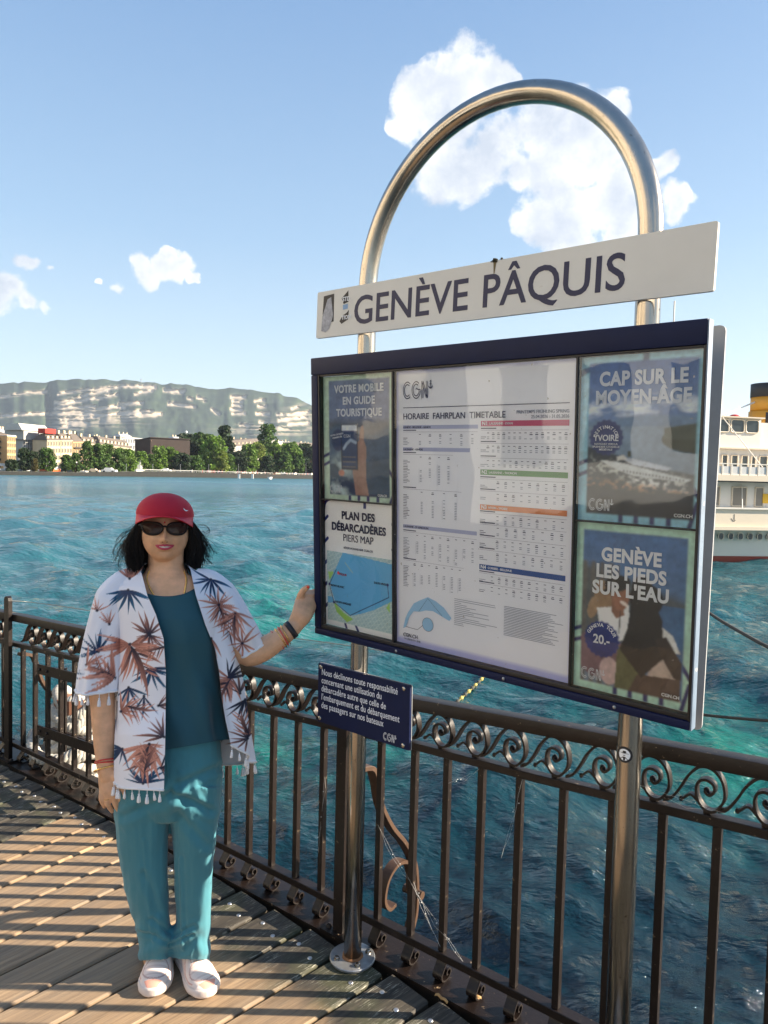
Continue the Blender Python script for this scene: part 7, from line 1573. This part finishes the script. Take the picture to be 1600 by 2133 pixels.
# cobwebs in the railing
M_WEB = mat('cobweb', (.75, .74, .70), .8); g = np.random.default_rng(8)
for i, (a, b) in enumerate((((.126, .30), (.30, .11)), ((-.19, .55), (-.21, .25)), ((.45, .77), (.40, .5)), ((.33, .76), (.24, .68)), ((.68, .86), (.90, .84)), ((.012, .45), (.127, .3)), ((.23, .12), (.14, .3)), ((.66, .93), (.72, .80)))):
    A = rail_pt(a[0], -.012, a[1]); B_ = rail_pt(b[0], -.012, b[1]); mb = MB()
    for q in range(2 if i == 0 else 2):
        P_ = [A+(B_-A)*u+np.array([0, 0, -.012*sin(pi*u)*(q+.5)])+g.normal(0, .003, 3)*(0 < u < 1) for u in np.linspace(0, 1, 7)]; mb.tube(np.array(P_)-A, .00024, 3)
    for q in range(3): mb.sph((B_-A)*g.uniform(.2, .9)+g.normal(0, .004, 3), .0018, 5, 4)
    o = mb.obj('cobweb', None, M_WEB); o.location = tuple(A); tag(o, ('longest cobweb strand, slanting down to the right of the left steel leg', 'thin cobweb on the baluster under the notice sign', 'fine cobweb thread below the middle of the railing', 'short cobweb thread under the scroll rail', 'cobweb beside the right steel leg under the scroll rail', 'faint cobweb just right of the left steel leg', 'cobweb scrap near the bottom rail', 'tuft of cobweb on the top rail right of the right steel leg')[i], 'cobweb', 'cobwebs in the railing')

# landing pavilion and trees on the pier side of the lake, unseen, added for the case glass to mirror
T_ = thing('pavilion', 'white landing pavilion with hipped roof on the pier, unseen, added for the glass to mirror', 'building', (-10.5, -2.6, 0))
mb = MB(); mb.box((0, 0, 1.5), (3.2, 4.6, 3.0)); mb.obj('wall', T_, M_WB)
mb = MB(); mb.hexa([(-2.1, -2.9, 3.0), (2.1, -2.9, 3.0), (2.1, 2.9, 3.0), (-2.1, 2.9, 3.0)], [(-.4, -1.0, 4.3), (.4, -1.0, 4.3), (.4, 1.0, 4.3), (-.4, 1.0, 4.3)]); mb.obj('roof', T_, MATS['far_slate'])
for y in (-1.4, 0, 1.4): mb = MB(); mb.box((1.61, y, 1.6), (.06, .8, 1.5)); mb.obj('window', T_, M_DG)
TL = ('southernmost shore tree left of the pier, added unseen for the reflection', 'second shore tree left of the pier, added unseen for the reflection', 'shore tree level with the display case, added unseen for the reflection', 'northern shore tree left of the pier, added unseen for the reflection', 'shore tree behind the camera, added unseen for the reflection')
for i, (x, y, h) in enumerate(((-34, -18, 7.5), (-38, -9, 8.5), (-42, 1, 8), (-40, 12, 9), (-30, -28, 8))):
    g = np.random.default_rng(40+i); T_ = thing('broadleaf_tree', TL[i], 'tree', (x, y, -.5), group='trees added outside the frame for the glass to mirror'); mb = MB(); mb.tube([(0, 0, -1), (0, 0, h*.6)], [.4, .2], 8); mb.obj('trunk', T_, M_BARK)
    n = 2500; d = g.normal(size=(n, 3)); d /= np.linalg.norm(d, axis=1)[:, None]; P_ = d*(g.uniform(.6, 1, (n, 1)))*np.array([h*.42, h*.42, h*.40])+np.array([0, 0, h*.58]); a1 = g.normal(size=(n, 3))*.35; a2 = g.normal(size=(n, 3))*.35
    V = np.stack([P_-a1, P_+a2, P_+a1, P_-a2], 1).reshape(-1, 3); mesh('crown', V, np.arange(4*n).reshape(n, 4), T_, lm, False, col=np.repeat(np.array([[.03, .06, .015]])*g.uniform(.6, 1.4, (n, 1)), 4, 0))

# unseen pale hotels left of the frame, added to bounce sunlight into the shade
mb = MB(); mb.box((-230, -57, -1.0), (400, 206, 1.2)); tag(mb.obj('near_quay', None, M_PROM), kind='structure')
M_HOT = mat('hotel_stone', (.66, .60, .50), .8, var=.06, vscale=.3)
HL = ('southernmost pale stone building on the near quay, added unseen to bounce sunlight', 'cream grand building on the near quay, added unseen to bounce sunlight', 'pale building opposite the pier on the near quay, added unseen to bounce sunlight', 'pale corner building at the north of the near quay, added unseen to bounce sunlight')
for i, (y0, y1, h) in enumerate(((-62, -38, 24), (-36, -10, 27), (-8, 16, 25), (18, 46, 26))):
    T_ = thing('fill_hotel', HL[i], 'building', (-50, (y0+y1)/2, -.4)); mb = MB(); mb.box((-7, 0, h/2), (14, y1-y0, h)); mb.obj('wall', T_, M_HOT)
    mb = MB(); mb.hexa([(-14, -(y1-y0)/2, h), (0, -(y1-y0)/2, h), (0, (y1-y0)/2, h), (-14, (y1-y0)/2, h)], [(-11, -(y1-y0)/2+3, h+4), (-3, -(y1-y0)/2+3, h+4), (-3, (y1-y0)/2-3, h+4), (-11, (y1-y0)/2-3, h+4)]); mb.obj('roof', T_, MATS['far_slate'])
    for r_ in range(6):
        for q in range(7):
            o = link('window', window_mesh(1.3, 2.2, M_FWIN, M_HOT), T_); o.location = (.04, -(y1-y0)/2+(y1-y0)*(q+.5)/7, 1.5+r_*(h-2)/6); o.rotation_euler = (0, 0, pi/2)
# wooded shore going on behind the display case (one mass, nobody could count it)
g = np.random.default_rng(77); n = 9000; PXs = g.uniform(690, 1420, n); kk = g.uniform(1.02, 1.14, n); V = []; C_ = []
for px_, k_ in zip(PXs, kk):
    q = fpt(px_, k_); s_ = q[1]/FOC; hmax = (38+16*math.sin(px_*.06)+10*math.sin(px_*.17+1))*s_; c = q+np.array([0, 0, g.uniform(.02, 1)*hmax]); a1 = g.normal(size=3)*2.4*s_/.4*.4; a2 = g.normal(size=3)*2.4*s_/.4*.4
    V += [c-a1, c+a2, c+a1, c-a2]; C_ += [np.array([.045, .095, .016])*g.uniform(.5, 1.6)]*4
tag(mesh('wooded_shore', np.array(V), np.arange(4*n).reshape(n, 4), None, lm, False, col=np.array(C_)), kind='stuff')
# ------------------------------------------------------------------ lettering becomes plain mesh
_dg = bpy.context.evaluated_depsgraph_get()
for o in [q for q in bpy.data.objects if q.type == 'FONT']:
    me = bpy.data.meshes.new_from_object(o.evaluated_get(_dg)); n = bpy.data.objects.new('lettering', me); COL.objects.link(n)
    n.parent = o.parent; n.location = o.location; n.rotation_euler = o.rotation_euler; n.scale = o.scale
    me.materials.clear(); me.materials.append(o.data.materials[0]); bpy.data.objects.remove(o)
